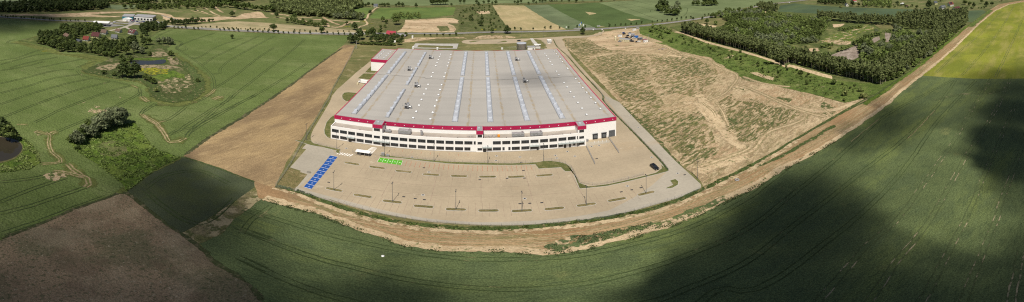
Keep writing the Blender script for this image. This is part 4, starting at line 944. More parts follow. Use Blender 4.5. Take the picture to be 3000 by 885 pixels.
# office block along the front
OF, OU0, OU1 = 185.2, -77.9, 52.9
mb = MB(); lb(mb, OU0, OU1, OF, V0 - .01, 0, 8.35); mb.build('office_wall', M['wall'], wh)
mb = MB(); lb(mb, OU0, OU1, OF, OF + .35, 8.35, 9.0); lb(mb, OU0, OU0 + .35, OF + .35, V0, 8.35, 9.0); lb(mb, OU1 - .35, OU1, OF + .35, V0, 8.35, 9.0); mb.build('parapet', M['wall'], wh)
mb = MB(); lb(mb, OU0 + .35, OU1 - .35, OF + .35, V0 - .02, 8.35, 8.41); mb.build('office_roof', M['officeroof'], wh)
mb = MB(); lb(mb, OU0 - .02, OU1 + .02, OF - .05, OF - .003, 0, .5); mb.build('plinth', M['concrete'], wh)
def window(u0, u1, z0, z1, V=OF, half=False):
    mb = MB(); lb(mb, u0, u1, V - .03, V - .004, z0, z1)
    f = mb.build('window', M['glass'], wh)
    mb = MB(); t = .09
    lb(mb, u0 - t, u1 + t, V - .09, V - .005, z1, z1 + t); lb(mb, u0 - t, u1 + t, V - .14, V - .005, z0 - t, z0)
    lb(mb, u0 - t, u0, V - .09, V - .005, z0, z1); lb(mb, u1, u1 + t, V - .09, V - .005, z0, z1)
    nm = max(1, round((u1 - u0) / 1.25))
    for k in range(1, nm):
        x = u0 + (u1 - u0) * k / nm; lb(mb, x - .03, x + .03, V - .07, V - .031, z0, z1)
    mb.build('frame', M['frame'], f)
top = [(-77.1,-73.4),(-72.5,-68.8),(-67.9,-64.3),(-63.3,-59.6),(-58.8,-55.1),(-49.6,-45.9),(-45.1,-41.3),(-40.5,-36.7),(-35.8,-32.1),(-31.2,-27.5),(-26.6,-22.9),(-22,-18.3),
       (-17.4,-13.6),(-12.7,-8.9),(-8.1,-4.3),(-3.5,-2.7),(5.9,9.6),(10.5,14.3),(15.2,19),(19.9,23.6),(24.5,28.3),(29.3,33.1),(34,37.7),(38.6,42.5),(43.4,47.3),(48.2,51.8)]
bot = [(-77.1,-73.3),(-72.4,-68.7),(-66,-64),(-63.3,-59.6),(-58.8,-55),(-47.7,-45.8),(-45.1,-41.3),(-40.5,-36.7),(-35.8,-32.1),(-31.2,-27.5),(-26.6,-22.9),(-22,-18.3),
       (-17.4,-13.6),(-12.7,-8.9),(-8.1,-5.3),(3.2,5.1),(5.9,9.7),(10.6,11.5),(13.5,14.4),(15.2,19),(19.9,23.7),(24.5,27.5),(29.3,33.2),(34,37.8),(38.7,40.7),(46.2,47.1),(51.2,52.1)]
for a, b in top: window(a, b, 5.35, 7.15)
for a, b in bot: window(a, b, 1.35, 3.15)
def door(u0, u1, z1, V=OF, z0=.05):
    mb = MB(); lb(mb, u0, u1, V - .1, V - .004, z0, z1); d = mb.build('door', M['dark'], wh)
    mb = MB(); lb(mb, u0 + .12, (u0 + u1) / 2 - .05, V - .13, V - .101, z0 + .3, z1 - .2); lb(mb, (u0 + u1) / 2 + .05, u1 - .12, V - .13, V - .101, z0 + .3, z1 - .2); mb.build('glazing', M['glass'], d)
    mb = MB(); lb(mb, (u0 + u1) / 2 - .04, (u0 + u1) / 2 + .04, V - .2, V - .131, 1.0, 1.3); mb.build('handle', M['galv'], d)
for a, b in ((-67.7,-66.1),(-49.8,-48),(1.0,2.5),(27.5,28.5),(41.3,42.5),(44,44.9),(48.3,49.5)): door(a, b, 2.7)
def canopy(u0, u1, z):
    mb = MB(); lb(mb, u0, u1, OF - 1.5, OF - .01, z, z + .12)
    n = int((u1 - u0) / 2.2) + 1
    for k in range(n + 1):
        u = u0 + .1 + (u1 - u0 - .2) * k / n; a = L(u, OF - 1.4); b = L(u, OF - .05); mb.tube((a[0], a[1], z + .1), (b[0], b[1], z + 1.0), .04, .04, 5)
    mb.build('canopy', M['glass_canopy'], wh)
M['glass_canopy'] = plain('frosted_canopy', (.26,.29,.28), .3, var=.05)
for a, b in ((-68.6,-64.2),(-54.6,-45.6),(.6,5.4),(23.8,28.9),(38.2,52.0)): canopy(a, b, 3.45)
# three stair towers with crimson heads
for (u0, u1, vb, zt) in ((-54.7,-49.6,V0 + .6,14.1),(-2.3,1.0,V0 + .2,13.9),(48.6,52.95,V0 + .4,13.5)):
    mb = MB(); lb(mb, u0, u1, OF - .12, V0 - .2, 0.02, zt - 2.2); t = mb.build('stair_tower', M['wall'], wh)
    mb = MB(); lb(mb, u0 - .08, u1 + .08, OF - .2, V0 - .19, zt - 2.2, zt); mb.build('tower_fascia', M['fascia'], t)
    mb = MB(); lb(mb, u0 + .25, u1 - .25, OF + .1, V0 - .5, zt, zt + .08)
    lb(mb, u0 + .2, u1 - .2, OF - .1, OF + .1, zt, zt + .2); mb.build('tower_roof', M['galvroof'], t)
    mb = MB(); c_ = L((u0 + u1) / 2, (OF + V0) / 2); mb.box(c_[0] - .9, c_[0] + .2, c_[1] - .6, c_[1] + .7, zt + .08, zt + .5); mb.build('roof_hatch', M['poly'], t)
    a, b = u0 + (.7 if u1 - u0 > 4 else .6), u1 - (1.2 if u1 - u0 > 4 else .5)
    for z0, z1 in ((zt - 4.0, zt - 2.45), (5.4, 6.8), (1.4, 2.8)):
        mb = MB(); lb(mb, a, b, OF - .15, OF - .123, z0, z1); f = mb.build('tower_window', M['glass'], t)
        mb = MB(); lb(mb, a - .08, b + .08, OF - .2, OF - .122, z0 - .08, z0); lb(mb, a - .08, b + .08, OF - .2, OF - .122, z1, z1 + .08); lb(mb, (a+b)/2 - .03, (a+b)/2 + .03, OF - .18, OF - .151, z0, z1); mb.build('frame', M['frame'], f)
# dock doors on the right-hand bay
for i, (a, b) in enumerate(((58.3,61.0),(63.2,65.9))):
    mb = MB(); lb(mb, a, b, V0 - .5, V0 - .01, .1, 3.7); lb(mb, a - .12, b + .12, V0 - .9, V0 - .01, 3.7, 3.95); d = mb.build('dock_shelter', M['dark'], wh)
    mb = MB(); lb(mb, a + .5, b - .5, V0 - .56, V0 - .501, 1.1, 3.2); mb.build('dock_door', M['frame'], d)
    for k in (.25, 2.2): mb = MB(); lb(mb, a + k, a + k + .25, V0 - .75, V0 - .51, .5, 1.0); mb.build('dock_bumper', M['tyre'], d)
mb = MB(); lb(mb, 67.4, 70.9, V0 - .12, V0 - .004, .05, 4.7); d = mb.build('roller_door', M['frame'], wh)
mb = MB()
for k in range(1, 9): lb(mb, 67.45, 70.85, V0 - .16, V0 - .121, .05 + k * .52, .1 + k * .52)
mb.build('slat', M['dark'], d)
mb = MB(); lb(mb, 53.0, 55.4, V0 - 2.2, V0 - .02, .2, 1.1); lb(mb, 53.0, 55.4, V0 - 2.25, V0 - 2.2, 1.1, 2.0)
st_ = mb.build('dock_stair', M['galvroof'], wh)
# wall lamps along the band
mb = None
for k in range(30):
    u = -74 + k * 4.95
    if u > 70: break
    mb = MB(); lb(mb, u - .16, u + .16, V0 - .55, V0 - .19, 11.9, 12.25); mb.build('wall_lamp', M['whitemetal'], wh)
# barrel skylights, in lengths
def skylight(u, va, vb, w=2.9):
    mb = MB(); a = L(u, va); b = L(u, vb); n = 8
    ln = abs(b[1] - a[1]); m_ = max(2, int(ln / 2.1)); vs = []
    lo, hi = min(a[1], b[1]), max(a[1], b[1])
    for j in range(m_ + 1):
        y = lo + (hi - lo) * j / m_; e = .55 if j in (0, m_) else 1
        for k in range(n + 1):
            t = pi * k / n; vs.append((a[0] - math.cos(t) * w / 2, y, 13.65 + math.sin(t) * .85 * e))
    fs = [(j*(n+1) + k, j*(n+1) + k + 1, (j+1)*(n+1) + k + 1, (j+1)*(n+1) + k) for j in range(m_) for k in range(n)]
    fs += [tuple(range(n, -1, -1)), tuple(m_*(n+1) + k for k in range(n + 1))]
    mb.add(vs, fs); s = mb.build('skylight', M['poly'], wh)
    mb = MB(); mb.box(a[0] - w/2 - .15, a[0] + w/2 + .15, lo - .2, hi + .2, 13.0, 13.66); mb.build('upstand', M['galv'], s)
    mb = MB(); y = lo + 3.5; 
    while y < hi - 3:
        mb = MB(); mb.box(a[0] - .85, a[0] + .85, y - .75, y + .75, 14.3, 14.75, 0); mb.box(a[0] - .95, a[0] - .6, y - .6, y + .6, 14.6, 15.0, 0); mb.box(a[0] + .6, a[0] + .95, y - .6, y + .6, 14.6, 15.0, 0)
        mb.build('smoke_hatch', M['hatch'], s); y += 8.4
for u in (-13.7, 4.9, 24.3, 43.2):
    skylight(u, 197, 273); skylight(u, 277.5, 344.5)
skylight(-68.9, 196.5, 270, 2.6); skylight(-68.8, 273.8, 338.5, 2.6)
skylight(-50.2, 197, 243.5, 1.9); skylight(-50.3, 252.3, 293, 1.9); skylight(-50.2, 297.3, 339, 1.9)
# small domes in pairs of rows
vr = [199, 208.3, 217.7, 227.2, 236.7, 246.2, 255.6, 273, 282, 300, 308.6, 317.3, 326, 334.7]
dome = None
for u in (-36.1, -26.8, 57.1, 67.0):
    for v in vr:
        if v in (273,) and u == 67.0: v = 280
        mb = MB(); a = L(u, v + (6 if u == 67.0 and v > 195 else 0))
        if a[1] + BV > 348: continue
        x, y = a
        mb.box(x-.62, x+.62, y-.62, y+.62, 13.0, 13.72, 0)
        mb.add([(x-.6,y-.6,13.74),(x+.6,y-.6,13.74),(x+.6,y+.6,13.74),(x-.6,y+.6,13.74),(x-.22,y-.22,14.12),(x+.22,y-.22,14.12),(x+.22,y+.22,14.12),(x-.22,y+.22,14.12)], [(4,5,6,7),(0,1,5,4),(1,2,6,5),(2,3,7,6),(3,0,4,7),(3,2,1,0)], 1)
        mb.box(x-.75, x-.55, y-.1, y+.1, 13.75, 14.15, 0); mb.build('roof_dome', [M['galvroof'], M['dome']], wh)
# air handling units on the hall roof
def ahu(u, v, sc=1.0, flip=1):
    a = L(u, v); x, y = a; f = flip; mb = MB()
    mb.box(x-1.1, x+1.3, y-2.0, y+1.4, 13.6, 15.3); b = mb.build('air_handler', M['galvroof'], wh, bevel=.06)
    for dx in (-1.0, 1.1):
        for dy in (-1.9, 1.3): mb = MB(); mb.box(x+dx-.08, x+dx+.08, y+dy-.08, y+dy+.08, 13.1, 13.6); mb.build('leg', M['dark'], b)
    mb = MB(); mb.tube((x+.1*f,y+1.4,14.5), (x+.1*f,y+3.6,14.5), .55, .55, 10); mb.tube((x+.1*f,y+3.6,13.2), (x+.1*f,y+3.6,15.1), .6, .6, 10); mb.build('duct', M['galv'], b)
    mb = MB(); mb.tube((x+1.3*f,y-.8,14.4), (x+2.7*f,y-.8,14.4), .45, .45, 10); mb.tube((x+2.7*f,y-.8,13.2), (x+2.7*f,y-.8,14.85), .5, .5, 10); mb.build('duct', M['galv'], b)
    mb = MB(); mb.tube((x-.5,y-1,15.3), (x-.5,y-1,16.4), .45, .45, 10); mb.build('flue', M['galv'], b)
    mb = MB(); mb.box(x-.8, x+.8, y-2.08, y-2.0, 13.9, 15.0); mb.build('louvre', M['dark'], b); mb = MB(); mb.tube((x-.5,y-1,16.4), (x-.5,y-1,16.65), .62, .3, 10); mb.build('cowl', M['dark'], b)
    for dx, dy in ((-3.2*f, -2.6), (-2.9*f, 2.0)): mb = MB(); mb.tube((x+dx, y+dy, 13.1), (x+dx, y+dy, 15.4), .05, .03, 5); mb.box(x+dx-.3, x+dx+.3, y+dy-.3, y+dy+.3, 13.05, 13.25); mb.build('lightning_rod', M['galv'], b)
for u, v, f in ((-43.7,322.5,1),(-55.2,286.8,1),(-43.5,251.4,1),(-42.6,214,1),(29.8,318,1),(30.4,263,1)): ahu(u, v, flip=f)
# plant on the office roof
def longunit(u0, u1, v0, v1, h):
    mb = MB(); lb(mb, u0, u1, v0, v1, 8.7, 8.7 + h); o = mb.build('air_handler', M['galvroof'], wh, bevel=.05)
    n_ = int((u1-u0) / 1.3)
    for k in range(n_): mb = MB(); lb(mb, u0 + .2 + k*1.3, u0 + 1.2 + k*1.3, v0 - .06, v0 - .003, 8.85, 8.55 + h); mb.build('access_panel', M['galv'], o)
    mb = MB(); lb(mb, u0 + .4, u1 - .4, v0 + .3, v1 - .3, 8.42, 8.7); mb.build('support', M['dark'], o)
    mb = MB(); lb(mb, u1 - 1.3, u1 - .5, v0 + .3, v1 - .3, 8.7 + h, 9.2 + h); mb.build('duct', M['galv'], o)
longunit(-41.8,-35.3,187.2,189.8,2.2); longunit(15.4,21.6,187,189.2,2.0); longunit(24.6,30.8,187,189.2,2.0); longunit(-48.8,-45.6,187.4,188.7,1.3); longunit(-30.3,-29.2,187.4,188.8,2.2)
mb = MB(); lb(mb, 8.2, 9.4, 187.6, 188.6, 8.6, 9.8); o = mb.build('roof_cabinet', M['orange'], wh, bevel=.05)
mb = MB(); lb(mb, 8.3, 9.3, 187.7, 188.5, 8.42, 8.6); a = L(8.0, 188.4); mb.tube((a[0],a[1],8.42),(a[0],a[1],10.9),.05,.05,6); mb.build('support', M['dark'], o)
for i in range(9):
    a = L(2.2 + i * .7, 187.0 + (i % 3) * .6); mb = MB(); mb.tube((a[0],a[1],8.41),(a[0],a[1],9.2 + .3*(i % 2)),.13,.13,7); mb.tube((a[0],a[1],9.2 + .3*(i % 2)),(a[0],a[1],9.4 + .3*(i % 2)),.24,.1,7); mb.build('vent_pipe', M['galv'], wh)
for i in range(4):
    a = L(-6.5 + i * .8, 187.6); mb = MB(); mb.tube((a[0],a[1],8.41),(a[0],a[1],9.3),.12,.12,7); mb.tube((a[0],a[1],9.3),(a[0],a[1],9.5),.22,.1,7); mb.build('vent_pipe', M['galv'], wh)
for u in (-72, -62, -27, -20, -11.5, 12.5, 22.8, 33, 36, 41, 45):
    a = L(u, 186.6); mb = MB(); mb.tube((a[0],a[1],8.41),(a[0],a[1],8.95),.16,.16,7); mb.build('roof_outlet', M['dark'], wh)

# ------------------------------------------------------------------ yard furniture
def lamp_proto():
    t = thing('street_lamp', 'x', 'street lamp')
    mb = MB(); mb.tube((0,0,0), (0,0,10.6), .11, .06, 8); mb.tube((0,0,0), (0,0,.5), .2, .16, 8); mb.build('pole', M['pole'], t)
    mb = MB(); mb.tube((0,0,10.5), (.35,0,10.7), .06, .05, 6); mb.tube((0,0,10.5), (-.35,0,10.7), .06, .05, 6); mb.build('arm', M['pole'], t)
    for s in (-1, 1):
        mb = MB(); mb.box(s*.6 - .3, s*.6 + .3, -.2, .2, 10.68, 10.84); h = mb.build('lamp_head', M['dark'], t, bevel=.04)
        mb = MB(); mb.box(s*.6 - .25, s*.6 + .25, -.15, .15, 10.64, 10.679); mb.build('lens', M['lens'], h)
    return reg(t)
lp = lamp_proto(); first = True
LAMPS = [(P('N', (978,557.3))[0], 'lamp post on the first grass island beside the blue bays'),
  (P('N', (1149.5,591.5))[0], 'lamp post on the third front-row grass island from the blue bays'),
  (P('L4', (1254,227))[0], 'lamp post on the fifth front-row grass island from the blue bays'),
  (P('L5', (57,235))[0], 'lamp post on the island at the middle of the long outer car park row'),
  (P('L5', (430,200))[0], 'lamp post on the grass island just below the yard corner'),
  (P('L5', (776,134))[0], 'lamp post on the grass island nearest the L-shaped island'),
  (P('C5', (870,566))[0], 'lamp post at the rounded east corner beside the bare ground'),
  (P('C3', (473,345))[0], 'lamp post at the fence end just left of the zebra crossing'),
  (P('C3', (828,400))[0], 'lamp post behind the green charging bays'),
  (P('C3', (1195,442))[0], 'lamp post in the long grass strip right of the green charging bays'),
  (P('C4', (327,456))[0], 'lamp post in the grass strip in front of the middle stair tower'),
  (P('C4', (742,440))[0], 'lamp post at the wide end of the grass strip before the office'),
  (P('C3', (248,282))[0], 'lamp post in the grass by the bend of the west service road'),
  (P('T5', (247,552))[0], 'lamp post beside the east service road behind the hall corner'),
  (P('T5', (620,396))[0], 'lamp post at the mouth of the site entrance'),
  (P('T4', (1248,425))[0], 'lamp post on the meadow between road and turning loop'),
  (P('T4', (1492,420))[0], 'lamp post on the meadow above the gatehouse drive')]
for (p, lab) in LAMPS:
    X, Y = G(*p)
    if first: lp.location = (X, Y, PZ + .1); lp.rotation_euler.z = ROT + pi/2; lp['label'] = lab; lp['group'] = 'lamp posts of the plot'; first = False
    else: dup(lp, (X, Y, PZ + .1), ROT + pi/2, lab, 'lamp posts of the plot')
def fence(px_pts, label, h=1.8, gap=2.9, world=False, closed=False, group=None):
    q = px_pts if world else [G(*p) for p in px_pts]
    q = smooth_path(q, gap)
    cut = [q[0]]
    for p in q[1:]:
        if math.dist(cut[-1], p) >= gap * .93: cut.append(p)
    c0 = cut[0]; t = thing('wire_fence', label, 'fence', (c0[0], c0[1], .1), 0, group)
    post = None
    for i, p in enumerate(cut[:100]):
        if post is None:
            mb = MB(); mb.tube((0,0,0),(0,0,h+.1),.045,.045,5); post = mb.build('post', M['galv'], t); o = post
        else: o = post.copy(); COL.objects.link(o); o.parent = t
        o.location = (p[0]-c0[0], p[1]-c0[1], 0)
    mb = MB()
    for a, b in zip(cut[:-1], cut[1:]):
        for z_ in (.15, .6, 1.05, 1.5, h): mb.tube((a[0]-c0[0], a[1]-c0[1], z_), (b[0]-c0[0], b[1]-c0[1], z_), .018, .018, 3, cap=False)
        d = math.dist(a, b)
        for k in range(1, int(d / .35)):
            s = k * .35 / d; x = a[0] + (b[0]-a[0])*s - c0[0]; y = a[1] + (b[1]-a[1])*s - c0[1]
            mb.tube((x, y, .1), (x, y, h), .008, .008, 3, cap=False)
    mb.build('wire_mesh', M['galv'], t)
    return t
fence(P('C3', (20,632),(160,662)) + P('L4', (420,150),(620,203),(850,259),(1000,286)), 'thin wire fence along the south-west edge of the car park by the dirt track')
fence(P('L4', (1000,287),(1250,313),(1400,321),(1579,322)) + P('L5', (200,313),(380,295)), 'thin wire fence along the bulging middle of the outer car park edge')
fence(P('L5', (380,296),(560,272)) + P('C5', (570,758),(700,722),(840,674),(885,650)), 'thin wire fence along the south-east car park edge towards the rounded corner')
fence(P('C3', (20,620),(120,478),(180,370),(240,270),(310,150),(400,0)) + P('A', (560,745),(600,640)), 'thin wire fence along the ploughed strip on the west side')
fence(P('A', (600,640),(700,460),(760,340),(835,200)), 'far thin wire fence continuing along the ploughed strip to the pylon')
fence(P('C3', (310,305),(400,330),(495,355)), 'short mesh fence between the west service road and the car park')
fence(P('C3', (588,372),(640,398),(720,385),(800,400)), 'short mesh fence around the white shelter')
fence(P('C3', (880,398),(1267,437)) + P('C4', (0,441),(300,451),(500,456),(690,448)), 'mesh fence in the grass strip before the office front')
fence(P('C4', (740,437),(800,437),(860,446),(945,487),(1010,600)) + P('C5', (90,618),(200,605),(400,560),(470,540)), 'mesh fence curving round the loading yard')
fence(P('C5', (655,512),(590,430),(400,230),(180,0)) + P('B', (1600,683),(1500,560)), 'mesh fence along the strip between yard and east service road')
def lowwall(p, q, label):
    a = G(*p); b = G(*q); d = math.dist(a, b); ang = math.atan2(b[1]-a[1], b[0]-a[0])
    t = thing('ramp_wall', label, 'retaining wall', (*a, PZ), ang)
    mb = MB(); mb.box(0, d, -.15, .15, 0, .7); mb.build('wall_base', M['concrete'], t)
    mb = MB()
    for z_ in (1.15, 1.65): mb.tube((0,0,z_), (d,0,z_), .04, .04, 6)
    mb.build('handrail', M['galv'], t)
    for k in range(int(d / 2) + 1): mb = MB(); mb.tube((k*2,0,.7), (k*2,0,1.65), .04, .04, 5); mb.build('post', M['galv'], t)
lowwall(*P('C5', (207,262),(288,380)), 'concrete ramp wall with steel handrail right of the dock doors')
lowwall(*P('C5', (45,332),(110,465)), 'concrete ramp wall with steel handrail at the office corner')
patch('road', P('C5', (45,300),(215,283),(225,300),(50,328)), 0, 'pave2', zz=PZ + .004)
for k in range(4):
    p = G(*P('C5', (104 + 30*k, 303 - 3*k))[0]); mb = MB(); mb.tube((0,0,0), (0,0,1.1), .14, .14, 8); mb.tube((0,0,1.1), (0,0,1.2), .14, .08, 8)
    o = mb.build('bollard', M['whitemetal']); o.location = (*p, PZ)
    settag(o, ['bollard nearest the office corner before the docks', 'second bollard before the left dock door', 'third bollard, before the right dock door', 'bollard nearest the ramp wall by the docks'][k], 'bollard', 'bollards before the dock doors')
# shelter
X, Y = W('C3', 668, 395); sh = thing('smoking_shelter', 'white flat-roofed open shelter beside the zebra crossing before the office', 'shelter', (X, Y, PZ), ROT)
mb = MB(); mb.box(-3.6, 3.6, -1.4, 1.4, 2.5, 2.7); mb.build('roof', M['whitemetal'], sh, bevel=.04)
for x_ in (-3.3, -1.1, 1.1, 3.3):
    for y_ in (-1.15, 1.15): mb = MB(); mb.box(x_-.06, x_+.06, y_-.06, y_+.06, 0, 2.5); mb.build('post', M['galv'], sh)
mb = MB(); mb.box(-3.2, 3.2, 1.08, 1.12, .3, 2.1); mb.build('glass_panel', M['glass'], sh)
mb = MB(); mb.box(-2.5, 2.5, .4, .85, .42, .48); mb.box(-2.3, -2.2, .45, .8, 0, .42); mb.box(2.2, 2.3, .45, .8, 0, .42); mb.build('bench', M['galvroof'], sh)
# cabinets behind green bays, bike rack
for i, (p, lab) in enumerate(((P('C3', (815,397))[0], 'larger pale utility cabinet behind the green charging bays'), (P('C3', (852,404))[0], 'smaller pale utility cabinet beside the lamp post behind the green bays'))):
    mb = MB(); h = 1.7 - .5 * i; mb.box(-.7, .7, -.4, .4, .1, h); mb.box(-.76, .76, -.46, .46, h, h + .08); mb.box(-.6, .6, -.3, .3, 0, .1)
    mb.box(-.02, .02, -.42, -.401, .2, h - .1)
    o = mb.build('utility_cabinet', M['galvroof']); o.location = (*G(*p), PZ + .1); o.rotation_euler.z = ROT; settag(o, lab, 'cabinet')
mb = MB()
for k in range(4):
    mb.tube((k*.5,0,0),(k*.5,0,.85),.04,.04,5); mb.tube((k*.5,0,.85),(k*.5,.7,.85),.04,.04,5); mb.tube((k*.5,.7,.85),(k*.5,.7,0),.04,.04,5)
o = mb.build('bike_rack', M['dark']); o.location = (*W('C3', 252, 527), PZ); o.rotation_euler.z = .3; settag(o, 'small dark bicycle rack at the notch left of the blue bays', 'bike rack')
# yard behind: tank, pump house, canopy, gatehouse, basin
X, Y = W('B', 787, 226); tk = thing('water_tank', 'round silver water tank behind the hall roof edge', 'tank', (X, Y, 0), ROT)
rr = 10.4 * .5; mb = MB(); mb.tube((0,0,0),(0,0,7.6), rr, rr, 40); mb.build('shell', M['cladding'], tk)
mb = MB(); mb.tube((0,0,7.6),(0,0,8.2), rr + .15, .6, 40); mb.build('tank_roof', M['bluegrey'] if 'bluegrey' in M else M['poly'], tk)
mb = MB()
for k in range(5): z_ = 1.2 + k*1.4; mb.tube((0,0,z_),(0,0,z_+.07), rr + .05, rr + .05, 40)
mb.build('hoop', M['galv'], tk)
mb = MB()
for s in (-.25, .25): mb.tube((s, -rr-.25, 0), (s, -rr-.25, 8.2), .04, .04, 5)
for k in range(15): mb.tube((-.25,-rr-.25,.4+k*.5),(.25,-rr-.25,.4+k*.5),.025,.025,4)
mb.build('ladder', M['galv'], tk)
X, Y = W('B', 884, 226); t = thing('pump_house', 'small white pump house beside the silver water tank', 'shed', (X, Y, 0), ROT)
mb = MB(); mb.box(-4, 4, -2.5, 2.5, 0, 3.4); mb.build('wall', M['whitemetal'], t)
mb = MB(); mb.prism([(-4.2,3.4),(4.2,3.4),(4.2,3.65),(-4.2,3.9)], 'y', -2.7, 2.7); mb.build('roof', M['galvroof'], t)
mb = MB(); mb.box(1.2, 3.0, -2.56, -2.503, .1, 2.4); mb.build('door', M['galv'], t)
X, Y = W('B', 948, 196); t = thing('cycle_canopy', 'pale flat-roofed canopy on posts behind the hall', 'canopy', (X, Y, 0), ROT)
mb = MB(); mb.box(-3.6, 3.6, -1.6, 1.6, 2.5, 2.7); mb.build('roof', M['whitemetal'], t)
for x_ in (-3.2, 0, 3.2):
    for y_ in (-1.3, 1.3): mb = MB(); mb.box(x_-.08, x_+.08, y_-.08, y_+.08, 0, 2.5); mb.build('post', M['galv'], t)
X, Y = W('B', 1068, 160); t = thing('gatehouse', 'white two-part gatehouse cabin at the site entrance behind the hall', 'gatehouse', (X, Y, PZ), ROT)
mb = MB(); mb.box(-2.2, 2.2, -2.5, 2.5, 0, 3.6); mb.build('wall', M['wall'], t)
mb = MB(); mb.box(-2.4, 2.4, -2.7, 2.7, 3.6, 3.9); mb.build('roof', M['whitemetal'], t)
for x_ in (-1.9, -.4): mb = MB(); mb.box(x_, x_+1.2, -2.56, -2.503, 1.1, 2.4); mb.build('window', M['glass'], t)
mb = MB(); mb.box(1.1, 2.0, -2.56, -2.503, .1, 2.3); mb.build('door', M['dark'], t)
a = [G(*p) for p in P('B', (-45,168),(148,170),(136,218),(-92,210))] 
def basin():
    q = [G(*p) for p in P('T4', (65,487),(545,490),(528,545),(22,540))]
    cx = sum(p[0] for p in q)/4; cy = sum(p[1] for p in q)/4
    inn = [(cx + (p[0]-cx)*s, cy + (p[1]-cy)*t_) for p, s, t_ in zip(q, (.80,.80,.80,.80), (.30,.30,.62,.62))]
    t = thing('retention_basin', 'long concrete rainwater basin with sloping grey banks behind the hall', 'basin', (cx, cy, 0))
    mb = MB(); vs = [(p[0]-cx, p[1]-cy, .5) for p in q] + [(p[0]-cx, p[1]-cy, .16) for p in inn]
    mb.add(vs, [(i, (i+1)%4, 4+(i+1)%4, 4+i) for i in range(4)]); mb.add([(p[0]-cx, p[1]-cy, 0) for p in q] + [(p[0]-cx, p[1]-cy, .5) for p in q], [(i, (i+1)%4, 4+(i+1)%4, 4+i) for i in range(4)])
    mb.build('bank', M['concrete'], t)
    mb = MB(); mb.add([(p[0]-cx, p[1]-cy, .17) for p in inn], [(0,1,2,3)]); mb.build('basin_floor', M['verge'], t)
basin()
for i, (p, lab) in enumerate(((P('T4', (40,553))[0], 'white vent cylinder at the left end of the concrete basin'), (P('T4', (310,552))[0], 'white vent cylinder by the middle of the concrete basin'), (P('T4', (33,428))[0], 'white cylinder on the grass beyond the concrete basin'))):
    mb = MB(); mb.tube((0,0,0),(0,0,3.2 if i != 1 else 2.2),1.1,1.1,14); mb.tube((0,0,3.2 if i != 1 else 2.2),(0,0,3.5 if i != 1 else 2.5),1.2,.7,14)
    o = mb.build('pump_chamber', M['whitemetal'], smooth=False); o.location = (*G(*p), 0); settag(o, lab, 'pump chamber')

